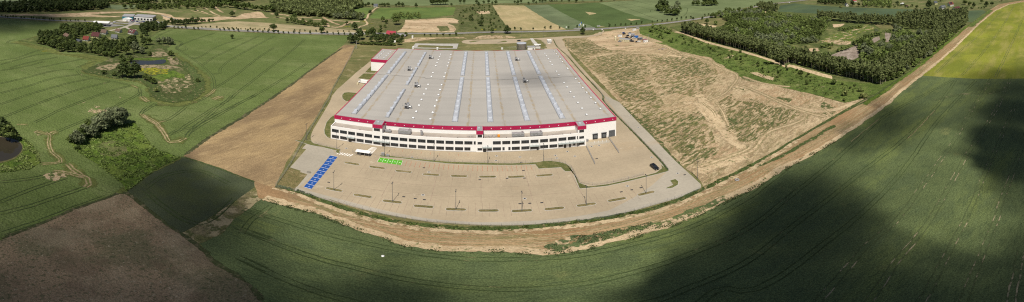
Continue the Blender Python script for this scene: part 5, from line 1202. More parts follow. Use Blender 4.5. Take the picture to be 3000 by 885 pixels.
# ------------------------------------------------------------------ vehicles
def vehicle(name, label, cat, paint, kind='car', group=None):
    t = thing(name, label, cat, group=group)
    if kind == 'car':
        Lh, Wd, prof = 2.2, .88, [(-2.2,.35),(-2.2,.85),(-2.05,.98),(-.95,1.05),(1.9,1.05),(2.15,.95),(2.2,.35)]
        cab = [(-.95,1.05),(-.35,1.48),(1.25,1.5),(1.9,1.06)]; wz, wr, wx = .32, .32, 1.35; top = (-.3, 1.2, 1.5)
    elif kind == 'suv':
        Lh, Wd, prof = 2.4, .98, [(-2.4,.4),(-2.4,.98),(-2.2,1.12),(-1.1,1.2),(2.25,1.2),(2.4,1.0),(2.4,.4)]
        cab = [(-1.1,1.2),(-.4,1.76),(1.9,1.78),(2.28,1.22)]; wz, wr, wx = .4, .4, 1.5; top = (-.35, 1.85, 1.78)
    else:
        Lh, Wd, prof = 2.9, 1.02, [(-2.9,.4),(-2.9,1.05),(-2.6,1.25),(-2.05,1.95),(-1.6,2.35),(2.85,2.4),(2.9,2.3),(2.9,.4)]
        cab = None; wz, wr, wx = .38, .38, 1.85; top = None
    mb = MB(); n = len(prof); vs = []
    for s, ins in ((-1, .0), (1, .0)):
        for (x, z_) in prof: vs.append((x, s * (Wd - (.06 if z_ > .9 else 0) - (.1 if kind == 'van' and z_ > 1.8 else 0)), z_))
    mb.add(vs, [(k, (k+1) % n, n + (k+1) % n, n + k) for k in range(n)] + [tuple(range(n-1,-1,-1)), tuple(range(n, 2*n))])
    if cab:
        x0, x1, zz = top; mb.add([(x0,-Wd+.24,zz+.02),(x1,-Wd+.24,zz+.02),(x1,Wd-.24,zz+.02),(x0,Wd-.24,zz+.02),(x0,-Wd+.24,zz-.03),(x1,-Wd+.24,zz-.03),(x1,Wd-.24,zz-.03),(x0,Wd-.24,zz-.03)], [(0,1,2,3),(0,4,5,1),(1,5,6,2),(2,6,7,3),(3,7,4,0)])
    mb.build('body', M[paint], t, bevel=.05)
    if cab:
        mb = MB(); k = len(cab); vs = []
        for s in (-1, 1):
            for (x, z_) in cab: vs.append((x, s * (Wd - .08 - (.14 if z_ > 1.4 else 0)), z_))
        mb.add(vs, [(i, (i+1) % k, k + (i+1) % k, k + i) for i in range(k)] + [tuple(range(k-1,-1,-1)), tuple(range(k, 2*k))]); mb.build('windows', M['glass'], t)
        for s in (-1, 1):
            mb = MB(); mb.box(-.75, -.55, s*(Wd+.02)-.1, s*(Wd+.02)+.1, 1.05, 1.2); mb.build('mirror', M['dark'], t)
    else:
        mb = MB(); mb.add([(-2.58,-.85,1.3),(-2.58,.85,1.3),(-2.1,.8,1.93),(-2.1,-.8,1.93)], [(0,1,2,3)]); mb.box(-1.9,-1.1,-Wd-.0,-Wd+.02,1.35,1.85); mb.box(-1.9,-1.1,Wd-.02,Wd,1.35,1.85); mb.build('windscreen', M['glass'], t)
    for s in (-1, 1):
        for x in (-wx, wx):
            mb = MB(); mb.tube((x, s*(Wd-.16), wz), (x, s*(Wd+.02), wz), wr, wr, 14); wl = mb.build('wheel', M['tyre'], t)
            mb = MB(); mb.tube((x, s*(Wd+.0), wz), (x, s*(Wd+.035), wz), wr*.6, wr*.55, 10); mb.build('rim', M['rim'], wl)
        mb = MB(); mb.box(-Lh-.02, -Lh+.1, s*.62-.18, s*.62+.18, .68, .84); mb.build('headlight', M['lens'], t)
        mb = MB(); mb.box(Lh-.1, Lh+.02, s*.62-.16, s*.62+.16, .72, .92); mb.build('tail_light', M['redlens'], t)
    return reg(t)
M['redlens'] = plain('red_lens', (.35,.01,.01), .3)
suv = vehicle('suv', 'black sport utility vehicle parked alone in the loading yard corner', 'car', 'black_paint', 'suv')
suv.location = (*G(*P('C5', (551,490))[0]), PZ); suv.rotation_euler.z = R(100); suv.scale = (1.08,)*3
van = vehicle('delivery_van', 'white delivery van parked at the west side of the hall near the grass beds', 'van', 'white_paint', 'van')
van.location = (*G(*P('A', (912,566))[0]), PZ); van.rotation_euler.z = R(-8) ; van.scale = (1.35,1.25,1.2)
car_b = vehicle('parked_car', 'black car on the turning loop just behind the silver tank', 'car', 'black_paint', 'car')
car_b.location = (*G(*P('B', (760,142))[0]), PZ); car_b.rotation_euler.z = ROT
CARS = {'black_paint': car_b}
for pn in ('white_paint', 'silver_paint', 'blue_paint', 'red_paint'):
    CARS[pn] = pn
def put_car(paint, X, Y, rz, label, group=None, z_=.1):
    c_ = CARS[paint]
    if isinstance(c_, str):
        c_ = vehicle('parked_car', label, 'car', paint, 'car', group); CARS[paint] = c_
        c_.location = (X, Y, z_); c_.rotation_euler.z = rz; return c_
    return dup(c_, (X, Y, z_), rz, label, group)
mb = MB(); mb.box(-.5,.5,-.45,.45,.4,1.5); mb.box(-1.3,-.5,-.03,.03,.4,.5); mb.tube((-.1,-.5,.3),(-.1,-.42,.3),.3,.3,10); mb.tube((-.1,.42,.3),(-.1,.5,.3),.3,.3,10)
o = mb.build('trailer_generator', M['cream']); o.location = (*W('A', 858, 580), PZ); settag(o, 'small cream generator on wheels beside the white van', 'generator')
# tyre lying on the track, pale bag in the crop
mb = MB(); n = 16; vs = []; fs = []
for i in range(n):
    for j in range(8):
        a, b = 2*pi*i/n, 2*pi*j/8; r = .75 + .26*math.cos(b); vs.append((r*math.cos(a), r*math.sin(a), .26 + .26*math.sin(b)))
for i in range(n):
    for j in range(8): fs.append((i*8+j, ((i+1)%n)*8+j, ((i+1)%n)*8+(j+1)%8, i*8+(j+1)%8))
mb.add(vs, fs); o = mb.build('old_tyre', M['galvroof'], smooth=True); o.location = (*W('L6', 303, 720), .25); settag(o, 'grey old tyre lying on the dirt track at the east corner', 'tyre')
mb = MB(); bm = bmesh.new(); bmesh.ops.create_icosphere(bm, subdivisions=2, radius=.5)
for v_ in bm.verts: v_.co *= 1 + .25 * mnoise.noise(v_.co * 2); v_.co.z *= .55
me = bpy.data.meshes.new('plastic_bag'); bm.to_mesh(me); bm.free(); me.materials.append(M['whitemetal']); o = bpy.data.objects.new('plastic_bag', me); COL.objects.link(o)
o.location = (*W('L4', 832, 498), .45); settag(o, 'crumpled white bag lying in the dark green crop', 'bag')
# power pylons
def pylon(X, Y, label, h=10):
    t = thing('utility_pole', label, 'utility pole', (X, Y, 0), .4)
    mb = MB(); mb.tube((-.45,0,0),(0,0,h),.17,.12,7); mb.tube((.45,0,0),(0,0,h),.17,.12,7); mb.build('pole', M['concrete'], t)
    mb = MB(); mb.box(-1.3,1.3,-.08,.08,h-.5,h-.35); mb.build('crossarm', M['dark'], t)
    for x in (-1.2, 0, 1.2): mb = MB(); mb.tube((x,0,h-.35),(x,0,h-.05),.09,.06,6); mb.build('insulator', M['whitemetal'], t)
pylon(*W('T3', 927, 545), 'concrete utility pole at the top of the ploughed strip')
pylon(*W('T5', 1144, 470), 'concrete utility pole right of the container compound')
pylon(*W('T1', 1075, 300), 'tall pylon sign pole in front of the filling station', 9)
pylon(*W('T2', 1435 - 1520 + 1400, 300), 'utility pole by the road beside the stubble field') if False else None

# ------------------------------------------------------------------ vegetation
def quads(c, nrm, size, up):
    """arrays of centres, normals, sizes -> vertices of one quad each"""
    n = len(c)
    a = np.cross(nrm, rng.normal(size=(n, 3))); a /= np.linalg.norm(a, axis=1)[:, None] + 1e-9
    b = np.cross(nrm, a)
    s = size[:, None]
    v = np.empty((n, 4, 3)); v[:, 0] = c - a*s - b*s*.7; v[:, 1] = c + a*s - b*s*.7; v[:, 2] = c + a*s*.8 + b*s*.7; v[:, 3] = c - a*s*.8 + b*s*.7
    return v.reshape(-1, 3)
def crown_pts(H, Rr, z0, n, leaf, kind='round', lobes=9):
    """leaf clumps spread through the crown volume; returns quad vertices"""
    if kind == 'column':
        L_ = [(rng.normal(0, Rr*.22), rng.normal(0, Rr*.22), z0 + (H-z0)*(.1 + .85*k/lobes), Rr*(.62 + .35*math.sin(pi*min(1, .15 + k/lobes*.8))) * (1 - .45*(k/lobes)**2), (H-z0)/lobes*1.0) for k in range(lobes)]
    else:
        L_ = []
        for k in range(lobes):
            a = rng.uniform(0, 2*pi); d = Rr * .62 * math.sqrt(rng.uniform(0, 1)); zz = z0 + (H-z0) * rng.uniform(.25, .8) * (1 - .25 * d / Rr)
            r_ = Rr * rng.uniform(.32, .58); L_.append((d*math.cos(a), d*math.sin(a), zz, r_, r_ * .8))
        L_.append((0, 0, z0 + (H-z0)*.72, Rr*.5, (H-z0)*.27))
    wts = np.array([l[3]**2 for l in L_]); wts /= wts.sum()
    ch = rng.choice(len(L_), n, p=wts); LL = np.array(L_)[ch]
    d = rng.normal(size=(n, 3)); d /= np.linalg.norm(d, axis=1)[:, None]; d[:, 2] = np.where(d[:, 2] < -.35, -d[:, 2], d[:, 2])
    rad = rng.uniform(.72, 1.08, n)
    c = LL[:, :3] + d * np.stack([LL[:, 3]*rad, LL[:, 3]*rad, LL[:, 4]*rad], 1)
    nr = d + rng.normal(0, .38, (n, 3)); nr /= np.linalg.norm(nr, axis=1)[:, None]
    return quads(c, nr, leaf * rng.uniform(.6, 1.25, n), None)
def qmesh(name, v, mat):
    n = len(v) // 4; me = bpy.data.meshes.new(name)
    me.vertices.add(len(v)); me.vertices.foreach_set('co', v.astype(np.float32).ravel())
    me.loops.add(len(v)); me.loops.foreach_set('vertex_index', np.arange(len(v), dtype=np.int32))
    me.polygons.add(n); me.polygons.foreach_set('loop_start', np.arange(0, 4*n, 4, dtype=np.int32))
    me.materials.append(M[mat]); me.update(calc_edges=True); return me
def trunk_mb(H, r, z0, Rr, lean=0, limbs=4):
    mb = MB(); top = H * .8
    mb.tube((0,0,-.2), (lean*.4, 0, z0 + (top-z0)*.3), r, r*.7, 6); mb.tube((lean*.4, 0, z0 + (top-z0)*.3), (lean, 0, top), r*.7, r*.2, 6)
    for k in range(limbs):
        a = k * 2.4 + .5; zb = z0 + (top-z0) * (.05 + .14*k)
        mb.tube((lean*.3,0,zb), (lean*.3 + math.cos(a)*Rr*.6, math.sin(a)*Rr*.6, zb + Rr*.55), r*.4, r*.12, 5)
    return mb
SPEC = {  # kind: (object name, category, H, R, z0, n quads, leaf size, shape, lobes, trunk r, material, bark)
 'poplar': ('poplar_tree', 'poplar', 13.5, 2.1, 5.2, 330, .55, 'column', 9, .2, 'poplar', 'barkpale'),
 'broad': ('broadleaf_tree', 'tree', 9, 4.2, 1.2, 620, .55, 'round', 11, .28, 'leaf', 'bark'),
 'light': ('woodland_tree', 'tree', 7.5, 3.6, .8, 480, .52, 'round', 10, .2, 'leaf2', 'bark'),
 'willow': ('willow_tree', 'willow', 9.5, 4.2, .8, 680, .5, 'round', 14, .25, 'willow', 'bark'),
 'dark': ('dark_tree', 'tree', 10, 4.2, 1.0, 700, .55, 'round', 12, .3, 'darkleaf', 'bark'),
 'shrub': ('shrub', 'shrub', 2.2, 1.5, 0, 150, .34, 'round', 6, .07, 'leaf', 'bark'),
 'young': ('young_tree', 'young tree', 4.2, 1.25, 1.3, 130, .36, 'column', 5, .09, 'darkleaf', 'bark'),
 'blossom': ('flowering_bush', 'bush', 2.4, 1.6, 0, 170, .3, 'round', 6, .07, 'yleaf', 'bark')}
PROTO = {}
def protos(kind, k):
    if (kind, k) not in PROTO:
        nm, cat, H, Rr, z0, n, lf, shp, lo, tr, mat, bk = SPEC[kind]
        cm = qmesh('crown', crown_pts(H * rng.uniform(.93, 1.07), Rr * rng.uniform(.9, 1.1), z0, n, lf, shp, lo), mat)
        tm = trunk_mb(H, tr, z0 + .3, Rr, rng.uniform(-.5, .5) if kind != 'poplar' else 0, 4 if kind not in ('poplar', 'young') else 2)
        o = tm.build('trunk', M[bk]); me = o.data; bpy.data.objects.remove(o)
        PROTO[(kind, k)] = (cm, me)
    return PROTO[(kind, k)]
COUNT = {}
def tree(kind, X, Y, s, label, group=None, sz=None, z_=0.05):
    nm, cat = SPEC[kind][:2]
    cm, tm = protos(kind, random.randrange(5))
    COUNT[nm] = COUNT.get(nm, 0) + 1
    rz = random.uniform(0, 2*pi); sz = sz or s * random.uniform(.88, 1.12)
    if kind in ('shrub', 'blossom'):
        r = bpy.data.objects.new(nm, cm); COL.objects.link(r); r.location = (X, Y, z_); r.rotation_euler.z = rz; r.scale = (s, s, sz)
        return settag(r, label, cat, group)
    r = thing(nm, label, cat, (X, Y, z_), rz, group); r.scale = (s, s, sz)
    for n_, m_ in (('crown', cm), ('trunk', tm)):
        c = bpy.data.objects.new(n_, m_); COL.objects.link(c); c.parent = r
    return r
def inside(p, poly):
    x, y = p; c = False; n = len(poly); j = n - 1
    for i in range(n):
        xi, yi = poly[i]; xj, yj = poly[j]
        if (yi > y) != (yj > y) and x < (xj - xi) * (y - yi) / (yj - yi) + xi: c = not c
        j = i
    return c
def scatter(poly, n, mind, excl=(), world=False, tries=30):
    q = poly if world else [G(*p) for p in poly]; ex = [[G(*p) for p in e] for e in excl]
    x0, x1 = min(p[0] for p in q), max(p[0] for p in q); y0, y1 = min(p[1] for p in q), max(p[1] for p in q)
    out = []; cell = {}; t = 0
    while len(out) < n and t < n * tries:
        t += 1; p = (random.uniform(x0, x1), random.uniform(y0, y1))
        if not inside(p, q) or any(inside(p, e) for e in ex): continue
        k = (int(p[0] // mind), int(p[1] // mind))
        if any(math.dist(p, r) < mind for a in (-1,0,1) for b in (-1,0,1) for r in cell.get((k[0]+a, k[1]+b), ())): continue
        cell.setdefault(k, []).append(p); out.append(p)
    return out
def mass(name, label, plist, mat, seed_kind, group=None, nq=150, leaf=.75):
    """everything past the countable ones of a kind, as one object: plist = (X, Y, scale)"""
    H, Rr, z0, _, _, shp, lo = [SPEC[seed_kind][i] for i in (2, 3, 4, 5, 6, 7, 8)]
    base = [crown_pts(H, Rr, z0, nq, leaf, shp, lo) for _ in range(4)]; vs = []
    for (X, Y, s) in plist:
        b = base[random.randrange(4)]; a = random.uniform(0, 2*pi); ca, sa = math.cos(a), math.sin(a)
        v = b * np.array([s, s, s * random.uniform(.85, 1.15)]); v = np.stack([v[:, 0]*ca - v[:, 1]*sa + X, v[:, 0]*sa + v[:, 1]*ca + Y, v[:, 2]], 1); vs.append(v)
    me = qmesh(name, np.concatenate(vs), mat); o = bpy.data.objects.new(name, me); COL.objects.link(o)
    settag(o, label, None, None, 'stuff'); return o
# --- poplar belts of the plantation
fe = [G(*p) for p in P('T6', (-10,366),(300,462),(550,528),(800,595),(1000,660),(1150,728)) + P('L6', (600,66),(830,130),(1000,165),(1110,186))]
fe = lin_path(fe + [], 4.2)
fr = P('T6', (-10,366),(300,462),(550,528),(800,595),(1000,660),(1150,728)) + P('L6', (600,66),(830,130),(1000,165),(1110,190))
path1 = smooth_path([G(*p) for p in fr], 3.6)
ed = P('L6', (1110,190),(1160,165),(1240,115),(1330,58)) + P('T8', (355,375),(480,275),(600,180))
path2 = smooth_path([G(*p) for p in ed], 3.6)
pop = []
def rows(path, n, gap, side, tag_):
    for r_ in range(n):
        for i in range(len(path) - 1):
            a, b = path[i], path[i+1]; dx, dy = b[0]-a[0], b[1]-a[1]; L_ = math.hypot(dx, dy) or 1
            o = 1.5 + r_ * gap
            pop.append((a[0] - dy/L_*side*o + random.uniform(-.7,.7), a[1] + dx/L_*side*o + random.uniform(-.7,.7), random.uniform(.82, 1.1), r_, tag_))
rows(path1, 4, 4.2, 1, 'w'); rows(path2, 5, 4.2, 1, 's')
seen = []; far = []
pop = [p for p in pop if inview(p[0], p[1], 8)]
pop.sort(key=lambda p: (math.hypot(p[0], p[1]) + p[3] * 60))
for i, p in enumerate(pop):
    if i < 290:
        rn = ('front', 'second', 'third', 'fourth', 'fifth')[p[3]]
        if p[4] == 'w':
            vv = toUV(p[0], p[1])[1]; pl = 'corner end' if vv < 205 else 'near half' if vv < 280 else 'far half' if vv < 370 else 'road end'
            tree('poplar', p[0], p[1], p[2], f'slender poplar in the {rn} row along the pale track, {pl}', f'poplars, {rn} row along the pale track, {pl}')
        else:
            uu = toUV(p[0], p[1])[0]; pl = 'corner end' if uu < 290 else 'near half' if uu < 350 else 'far half'
            tree('poplar', p[0], p[1], p[2], f'slender poplar in the {rn} row along the dirt track, {pl}', f'poplars, {rn} row along the dirt track, {pl}')
    else: far.append(p[:3])
# back belt and north belt
bb = smooth_path([G(*p) for p in P('T7', (0,225),(150,235),(450,265),(620,275),(850,285))], 4.0)
for i in range(len(bb) - 1):
    for r_ in range(4): far.append((bb[i][0] + r_*3.5 + random.uniform(-1,1), bb[i][1] + r_*4 + random.uniform(-1,1), random.uniform(.8, 1.1)))
q = scatter(P('T7', (830,300),(1000,330),(1250,330),(1400,420),(1500,330)) + P('T8', (590,150),(595,110),(400,112),(250,112)) + P('T7', (880,210)), 420, 4.5)
far += [(x, y, random.uniform(.75, 1.05)) for x, y in q]
q = scatter(P('T6', (830,100),(860,70),(1050,95),(1060,135),(900,130)), 60, 4.0); far += [(x, y, random.uniform(.7, 1.0)) for x, y in q]
mass('woodland', 'poplar plantation filling the back of the wood', far, 'poplar', 'poplar', nq=190, leaf=.8)
# --- wood interior
wood = P('T6', (-10,350),(120,250),(330,300),(400,290),(300,190),(500,130),(620,130),(800,120),(1000,170),(1150,190),(1500,215)) + P('T7', (150,240),(0,420),(0,560),(100,640),(430,500),(450,400),(560,330),(620,300),(850,330),(1060,400),(1500,380)) + \
       P('T8', (540,230),(350,390)) + P('L6', (1200,150),(1100,180),(830,125),(600,60)) + P('T6', (1150,720),(800,580),(300,450))
ex = [P('T7', (0,455),(60,410),(200,360),(380,310),(520,270),(640,295),(620,400),(480,450),(470,500),(260,570),(0,640)), P('T7', (110,625),(430,495),(460,690),(330,760),(110,720)), P('T7', (600,265),(860,275),(830,390),(650,390)),
      P('T6', (1180,500),(1520,480),(1520,670),(1350,670)), P('T6', (60,240),(250,205),(420,190),(520,260),(430,360),(160,350)), P('T7', (560,420),(820,360),(790,540),(600,560)), P('T7', (140,260),(290,260),(250,370),(150,350))]
q = scatter(wood, 1500, 5.0, ex)
q = [p for p in q if inview(p[0], p[1], 4)]
q.sort(key=lambda p: math.hypot(*p))
mw, ml, md = [], [], []
ZN = ''
def zt(p):
    global ZN
    u, v = toUV(*p)
    ZN = ('where the two poplar belts meet' if u < 330 and v < 215 else 'along the dirt track side' if v < 215 else 'just left of the clearing' if v < 300 else 'behind the pale track belt' if u < 300 else 'beyond the clearing')

cnt = 0
for i, p in enumerate(q):
    nn = mnoise.noise(Vector((p[0]/35, p[1]/35, 0))) + random.uniform(-.12, .12)
    s = random.uniform(.55, .95)
    if cnt < 200 and random.random() < .75:
        if nn > .22 and COUNT.get('willow_tree', 0) < 60: zt(p); tree('willow', p[0], p[1], s, f'silvery rounded willow in the mixed wood, {ZN}', f'silvery willows in the wood, {ZN}'); cnt += 1; continue
        if nn < -.18: zt(p); tree('broad', p[0], p[1], s * .9, f'dark green broadleaf tree in the mixed wood, {ZN}', f'dark green trees in the wood, {ZN}'); cnt += 1; continue
        zt(p); tree('light', p[0], p[1], s, f'mid green bushy tree in the mixed wood, {ZN}', f'mid green trees in the wood, {ZN}'); cnt += 1; continue
    (mw if nn > .25 else md if nn < -.15 else ml).append((p[0], p[1], s))
mass('woodland', 'mid green trees massed in the back of the mixed wood', ml, 'leaf2', 'light', nq=220, leaf=.7)
if mw: mass('woodland', 'silvery willows massed in the back of the mixed wood', mw, 'willow', 'willow', nq=240, leaf=.65)
if md: mass('woodland', 'dark trees massed in the back of the mixed wood', md, 'leaf', 'broad', nq=240, leaf=.7)
for p, s in ((P('T7', (500,600))[0], 1.25), (P('T7', (560,640))[0], 1.2), (P('T7', (700,560))[0], 1.1), (P('T7', (780,580))[0], 1.0), (P('T7', (1120,420))[0], 1.2), (P('T7', (1200,410))[0], 1.1), (P('T7', (1270,400))[0], 1.0), (P('T7', (1050,520))[0], 1.0), (P('T6', (600,380))[0], 1.1), (P('T6', (760,370))[0], .9), (P('T6', (830,450))[0], 1.2), (P('T6', (890,455))[0], 1.1), (P('T6', (1160,400))[0], 1.0)):
    X, Y = G(*p); tree('willow', X, Y, s, 'silvery rounded willow standing in the mixed wood', 'silvery willows in the wood')
for x, y, s_ in ((290,350,.7),(320,335,.65),(350,325,.65),(380,320,.6),(410,318,.65),(440,315,.65),(470,312,.65),(230,345,.75),(270,345,.7),(400,500,.9),(430,480,.8),(470,460,.8),(500,440,.7),(30,540,.7),(70,530,.7),(110,520,.65),(150,515,.6),(220,580,.7),(260,570,.75),(300,560,.7),(330,550,.6),(590,415,.8),(640,400,.8),(680,395,.8),(720,470,.7),(750,360,.6),(790,360,.6)):
    tree('light', *W('T7', x, y), s_, 'round bushy tree on the open ground of the clearing', 'bushy trees of the clearing')
# --- shrubs: scrub band, clearings, upper scrubland
n = 0
band = P('N', (1880,84),(2000,104)) + P('T6', (300,500),(550,560),(800,630),(1000,700)) + P('L6', (600,95),(830,170),(1000,190),(1050,250),(900,280),(600,180),(300,60)) + P('T6', (300,600),(100,560)) + P('T5', (1500,520),(1300,440),(1100,380))
for p in scatter(band, 75, 3.5): zz_ = 'road end' if p[1] > 380 else 'middle' if p[1] > 260 else 'wood corner end'; tree('shrub', p[0], p[1], random.uniform(.6, 1.35), f'small dark shrub in the green band beside the waste ground, {zz_}', f'shrubs in the scrub band, {zz_}')
for p in scatter(P('C6', (900,120),(960,90),(1040,100),(1120,140),(1100,170),(1000,165)), 22, 4): tree('light', p[0], p[1], random.uniform(.5, .85), 'bushy low tree in the thicket where the scrub band meets the road', 'low trees of the thicket by the road')
for p in scatter(P('T4', (520,170),(700,60),(920,70),(1000,200),(1080,300),(900,340),(600,350)), 70, 5): zz_ = 'near the bare sand' if p[0] < -40 else 'near the straw field'; tree('shrub', p[0], p[1], random.uniform(.7, 1.6), f'small shrub on the olive scrubland beyond the main road, {zz_}', f'shrubs on the scrubland beyond the road, {zz_}')
for p in P('T4', (685,215),(700,235),(675,200),(700,110),(790,290),(805,225)): tree('dark', *G(*p), random.uniform(.55, .75), 'dark tree standing in the scrubland beyond the road', 'dark trees on the scrubland')
for (x, y, s, k, lab) in ((L6x[0], L6x[1], 1.2, 'blossom', 'x') for L6x in ()): pass
tree('blossom', *W('L6', 906, 248), 1.9, 'pale flowering bush alone at the east tip of the scrub band')
tree('blossom', *W('L6', 1003, 262), 2.1, 'pale green bush beside the gap at the wood corner')
tree('blossom', *W('L6', 1020, 255), 1.5, 'smaller pale bush right of the gap at the wood corner')
tree('light', *W('L6', 990, 225), .6, 'low leafy tree above the gap at the wood corner')
tree('shrub', *W('L6', 840, 185), 1.8, 'broad dark shrub near the pale track in front of the poplars')
tree('blossom', *W('T7', 118, 545), 1.6, 'yellow flowering bush in the clearing of the wood')
tree('shrub', *W('L6', 658, 128), 2.0, 'round green shrub on the lip of the pale track')
# --- young trees lining the road
def along(line, tiles, lab, grp, s=1.0):
    for p in tiles: tree('young', *G(*p), s * random.uniform(.85, 1.15), lab, grp)
al = 'young tree in the row between the rape field and the road'
along(None, P('T2', (420,318),(462,318),(505,320),(548,322),(640,332),(685,333),(928,342),(978,346),(1030,348),(1080,352),(1132,354),(1240,357),(1296,360),(1350,361),(1405,363),(1465,367)) +
      P('T3', (5,372),(58,375),(115,377),(170,378),(230,380),(292,381),(413,383),(537,382),(600,385),(668,387),(730,391),(795,393),(858,395)), al, 'young trees along the rape field')
along(None, P('T2', (727,312),(772,312),(820,314),(893,318),(967,322),(1015,325),(1065,328),(1113,328),(1163,333),(1215,335),(1268,333),(1320,336),(1373,338),(1425,340),(1475,343)) + P('T3', (240,352),(300,352),(352,358),(413,358),(478,358),(785,363),(845,360),(722,360)), 'small young tree on the field side of the road by the stubble', 'young trees along the stubble field', .75)
along(None, P('T4', (165,405),(233,405),(305,406),(375,404),(445,404),(517,400)), 'young tree on the grass bank behind the long basin', 'young trees behind the basin')
along(None, P('T4', (1170,335),(1237,333),(1375,336),(1508,327)) + P('T5', (50,322),(150,320),(250,318),(348,313),(437,312),(705,300),(770,295),(833,287),(887,285),(947,280),(1007,278),(1065,270),(1183,258),(1238,250),(1290,248),(1350,240),(1402,235),(1455,228),(1507,216)) +
      P('T6', (40,212),(92,207),(247,185),(290,175),(385,162),(477,145),(522,136),(567,122),(613,115),(635,138),(803,75)), 'young tree on the far side of the road beside the green crops', 'young trees along the green crops')
along(None, P('T1', (20,190),(60,195),(85,198),(120,198),(145,200),(178,204),(235,208),(270,212),(350,215),(372,217),(410,218),(435,220),(480,222),(500,223),(550,228),(575,229),(600,230),(672,235),(735,237),(785,240),(838,238),(870,240),(945,244),(1030,270),(985,280)), 'young tree in the row along the road at the dark far field', 'young trees along the dark far field', .95)
# --- single trees that can be told apart
for t_, x, y, k, s, lab in (('T3',965,440,'dark',1.35,'big round dark tree at the garden edge behind the ploughed strip'), ('T3',870,480,'dark',1.25,'dark round tree at the tip of the rape field beside the utility pole'), ('T3',930,490,'dark',1.05,'smaller dark tree between the garden and the utility pole'),
      ('T3',1110,410,'broad',1.25,'tall mid green tree in the middle of the roadside garden'), ('T3',1050,410,'broad',.85,'low green tree left of the tall garden tree'), ('T3',1150,480,'dark',1.0,'dark tree behind the hedge at the garden front'),
      ('T3',540,370,'broad',1.15,'tall lone tree standing on the road by the stubble field'), ('T3',5,345,'dark',1.2,'tall dark tree at the west bend of the stubble field'), ('T3',40,195,'dark',.9,'slim dark tree on the sandy track'), ('T3',237,215,'broad',1.1,'leafy tree at the foot of the wood by the sand tracks'),
      ('T3',155,250,'dark',.75,'round dark bush left of the green bushes by the stubble'), ('T3',905,335,'dark',1.0,'round dark tree beside the curving white path'), ('T3',820,275,'broad',.7,'small tree among the motocross tracks'), ('T3',1080,160,'dark',.8,'dark tree beside the pale path in the green field'),
      ('T3',1370,275,'broad',1.6,'very broad green tree left of the bare sand'), ('T3',1218,245,'broad',.85,'small round tree between the path and the broad green tree'), ('T3',1262,262,'broad',.75,'low round tree next to the broad green tree'), ('T3',1195,320,'broad',.65,'small round tree among yellow flowers by the road'), ('T3',1245,312,'broad',.6,'low round tree near the bare sand edge'),
      ('T4',1085,375,'dark',1.25,'large round dark tree on the road verge at the straw field'), ('T4',917,368,'broad',.75,'greyish small tree on the verge left of the large dark tree'), ('T5',410,382,'dark',.95,'dark tree at the site entrance lawn'),
      ('T2',1065,185,'dark',1.05,'dark tree with a lean shadow at the bend of the sand track'), ('T2',387,250,'broad',.9,'tree by the roadside hall'), ('T2',352,250,'shrub',2.0,'low bush beside the tree by the roadside hall'), ('T2',650,118,'light',.85,'yellowish green bush at the bend of the dirt path'),
      ('T2',1063,430,'dark',.5,'lone small tree standing inside the rape field'), ('T5',1300,112,'dark',2.2,'largest dark tree of the clump in the light green field'), ('T5',1400,165,'willow',1.6,'wide silvery bush below the largest clump tree'), ('T5',1460,90,'willow',1.5,'tall silvery tree at the right of the field clump'), ('T5',1450,160,'willow',1.5,'low silvery bush at the right edge of the field clump'), ('T5',1440,140,'broad',1.5,'middle green tree in the field clump'), ('T5',1290,145,'shrub',3,'low shrub under the largest clump tree'),
      ('T6',150,45,'willow',1.8,'pale rounded tree of the far clump near the top edge'), ('T6',250,60,'dark',1.5,'left dark tree of the far double clump'), ('T6',300,62,'dark',1.6,'middle dark tree of the far double clump'), ('T6',350,55,'dark',1.5,'right dark tree of the far double clump'),
      ('T6',765,115,'broad',1.0,'brownish tree beside the main road before the poplars'), ('T6',330,200,'broad',.85,'round bush tree at the roadside edge of the wood'), ('T6',365,200,'broad',.8,'second round tree at the roadside edge of the wood'), ('T6',440,185,'willow',.95,'greyish tree at the roadside edge of the wood'), ('T6',575,160,'broad',.9,'tree where the wood reaches the main road'), ('T6',505,170,'dark',.7,'small dark tree where the wood nears the main road'),
      ('T6',270,270,'broad',.9,'rounded tree by the pale turning place in the wood'), ('T6',365,280,'light',1.0,'light green tree by the pale turning place'), ('T6',115,225,'young',1.3,'slim tree beside the main road at the wood tip'), ('T6',220,225,'young',1.3,'slim tree on the grass at the wood tip')):
    tree(k, *W(t_, x, y), s, lab)
for p in P('T3', (1090,470),(1130,430),(1190,470),(1240,480),(1290,490),(1210,430),(1270,440),(1160,440),(1330,470),(1320,500),(1230,440),(1310,440),(1390,440),(1420,470),(1440,430),(1480,400),(1350,420),(1400,500),(1190,380)): tree('dark' if random.random() < .7 else 'broad', *G(*p), random.uniform(.6, .85), 'dark tree in the dense garden before the crimson-roofed farmhouse', 'trees of the farmhouse garden')
for p in [(980 + 24 * k, 497 + .9 * k) for k in range(16)]: tree('shrub', *G(*P('T3', p)[0]), 1.6, 'shrub in the clipped row at the south edge of the farm garden', 'hedge shrubs of the farm garden')
for p in P('T2', (400,280),(430,278),(460,276),(490,275),(520,278),(550,265),(575,268),(600,265),(625,262),(650,265),(680,262)): tree('dark', *G(*p), random.uniform(.75, .95), 'dark tree in the short clump between road and sand track', 'clump of dark trees by the road')
for p in P('T2', (570,262),(725,245),(757,245),(850,240),(815,245)): tree('shrub', *G(*p), 2.2, 'bush on the edge of the stubble field by the sand track', 'bushes by the sand track')
for p in P('T3', (200,250),(240,262),(280,270),(320,275),(350,280),(390,290),(430,290),(465,300),(510,300),(570,300),(330,250),(420,268),(550,270),(590,275)): tree('broad', *G(*p), random.uniform(.65, .95), 'green tree in the row between sand tracks and stubble', 'trees between sand tracks and stubble')
for p in P('T4', (255,55),(285,55),(310,55),(345,53),(375,53),(400,52)): tree('dark', *G(*p), 1.5, 'tall tree in the row on the pale far field', 'row of tall trees on the far field')
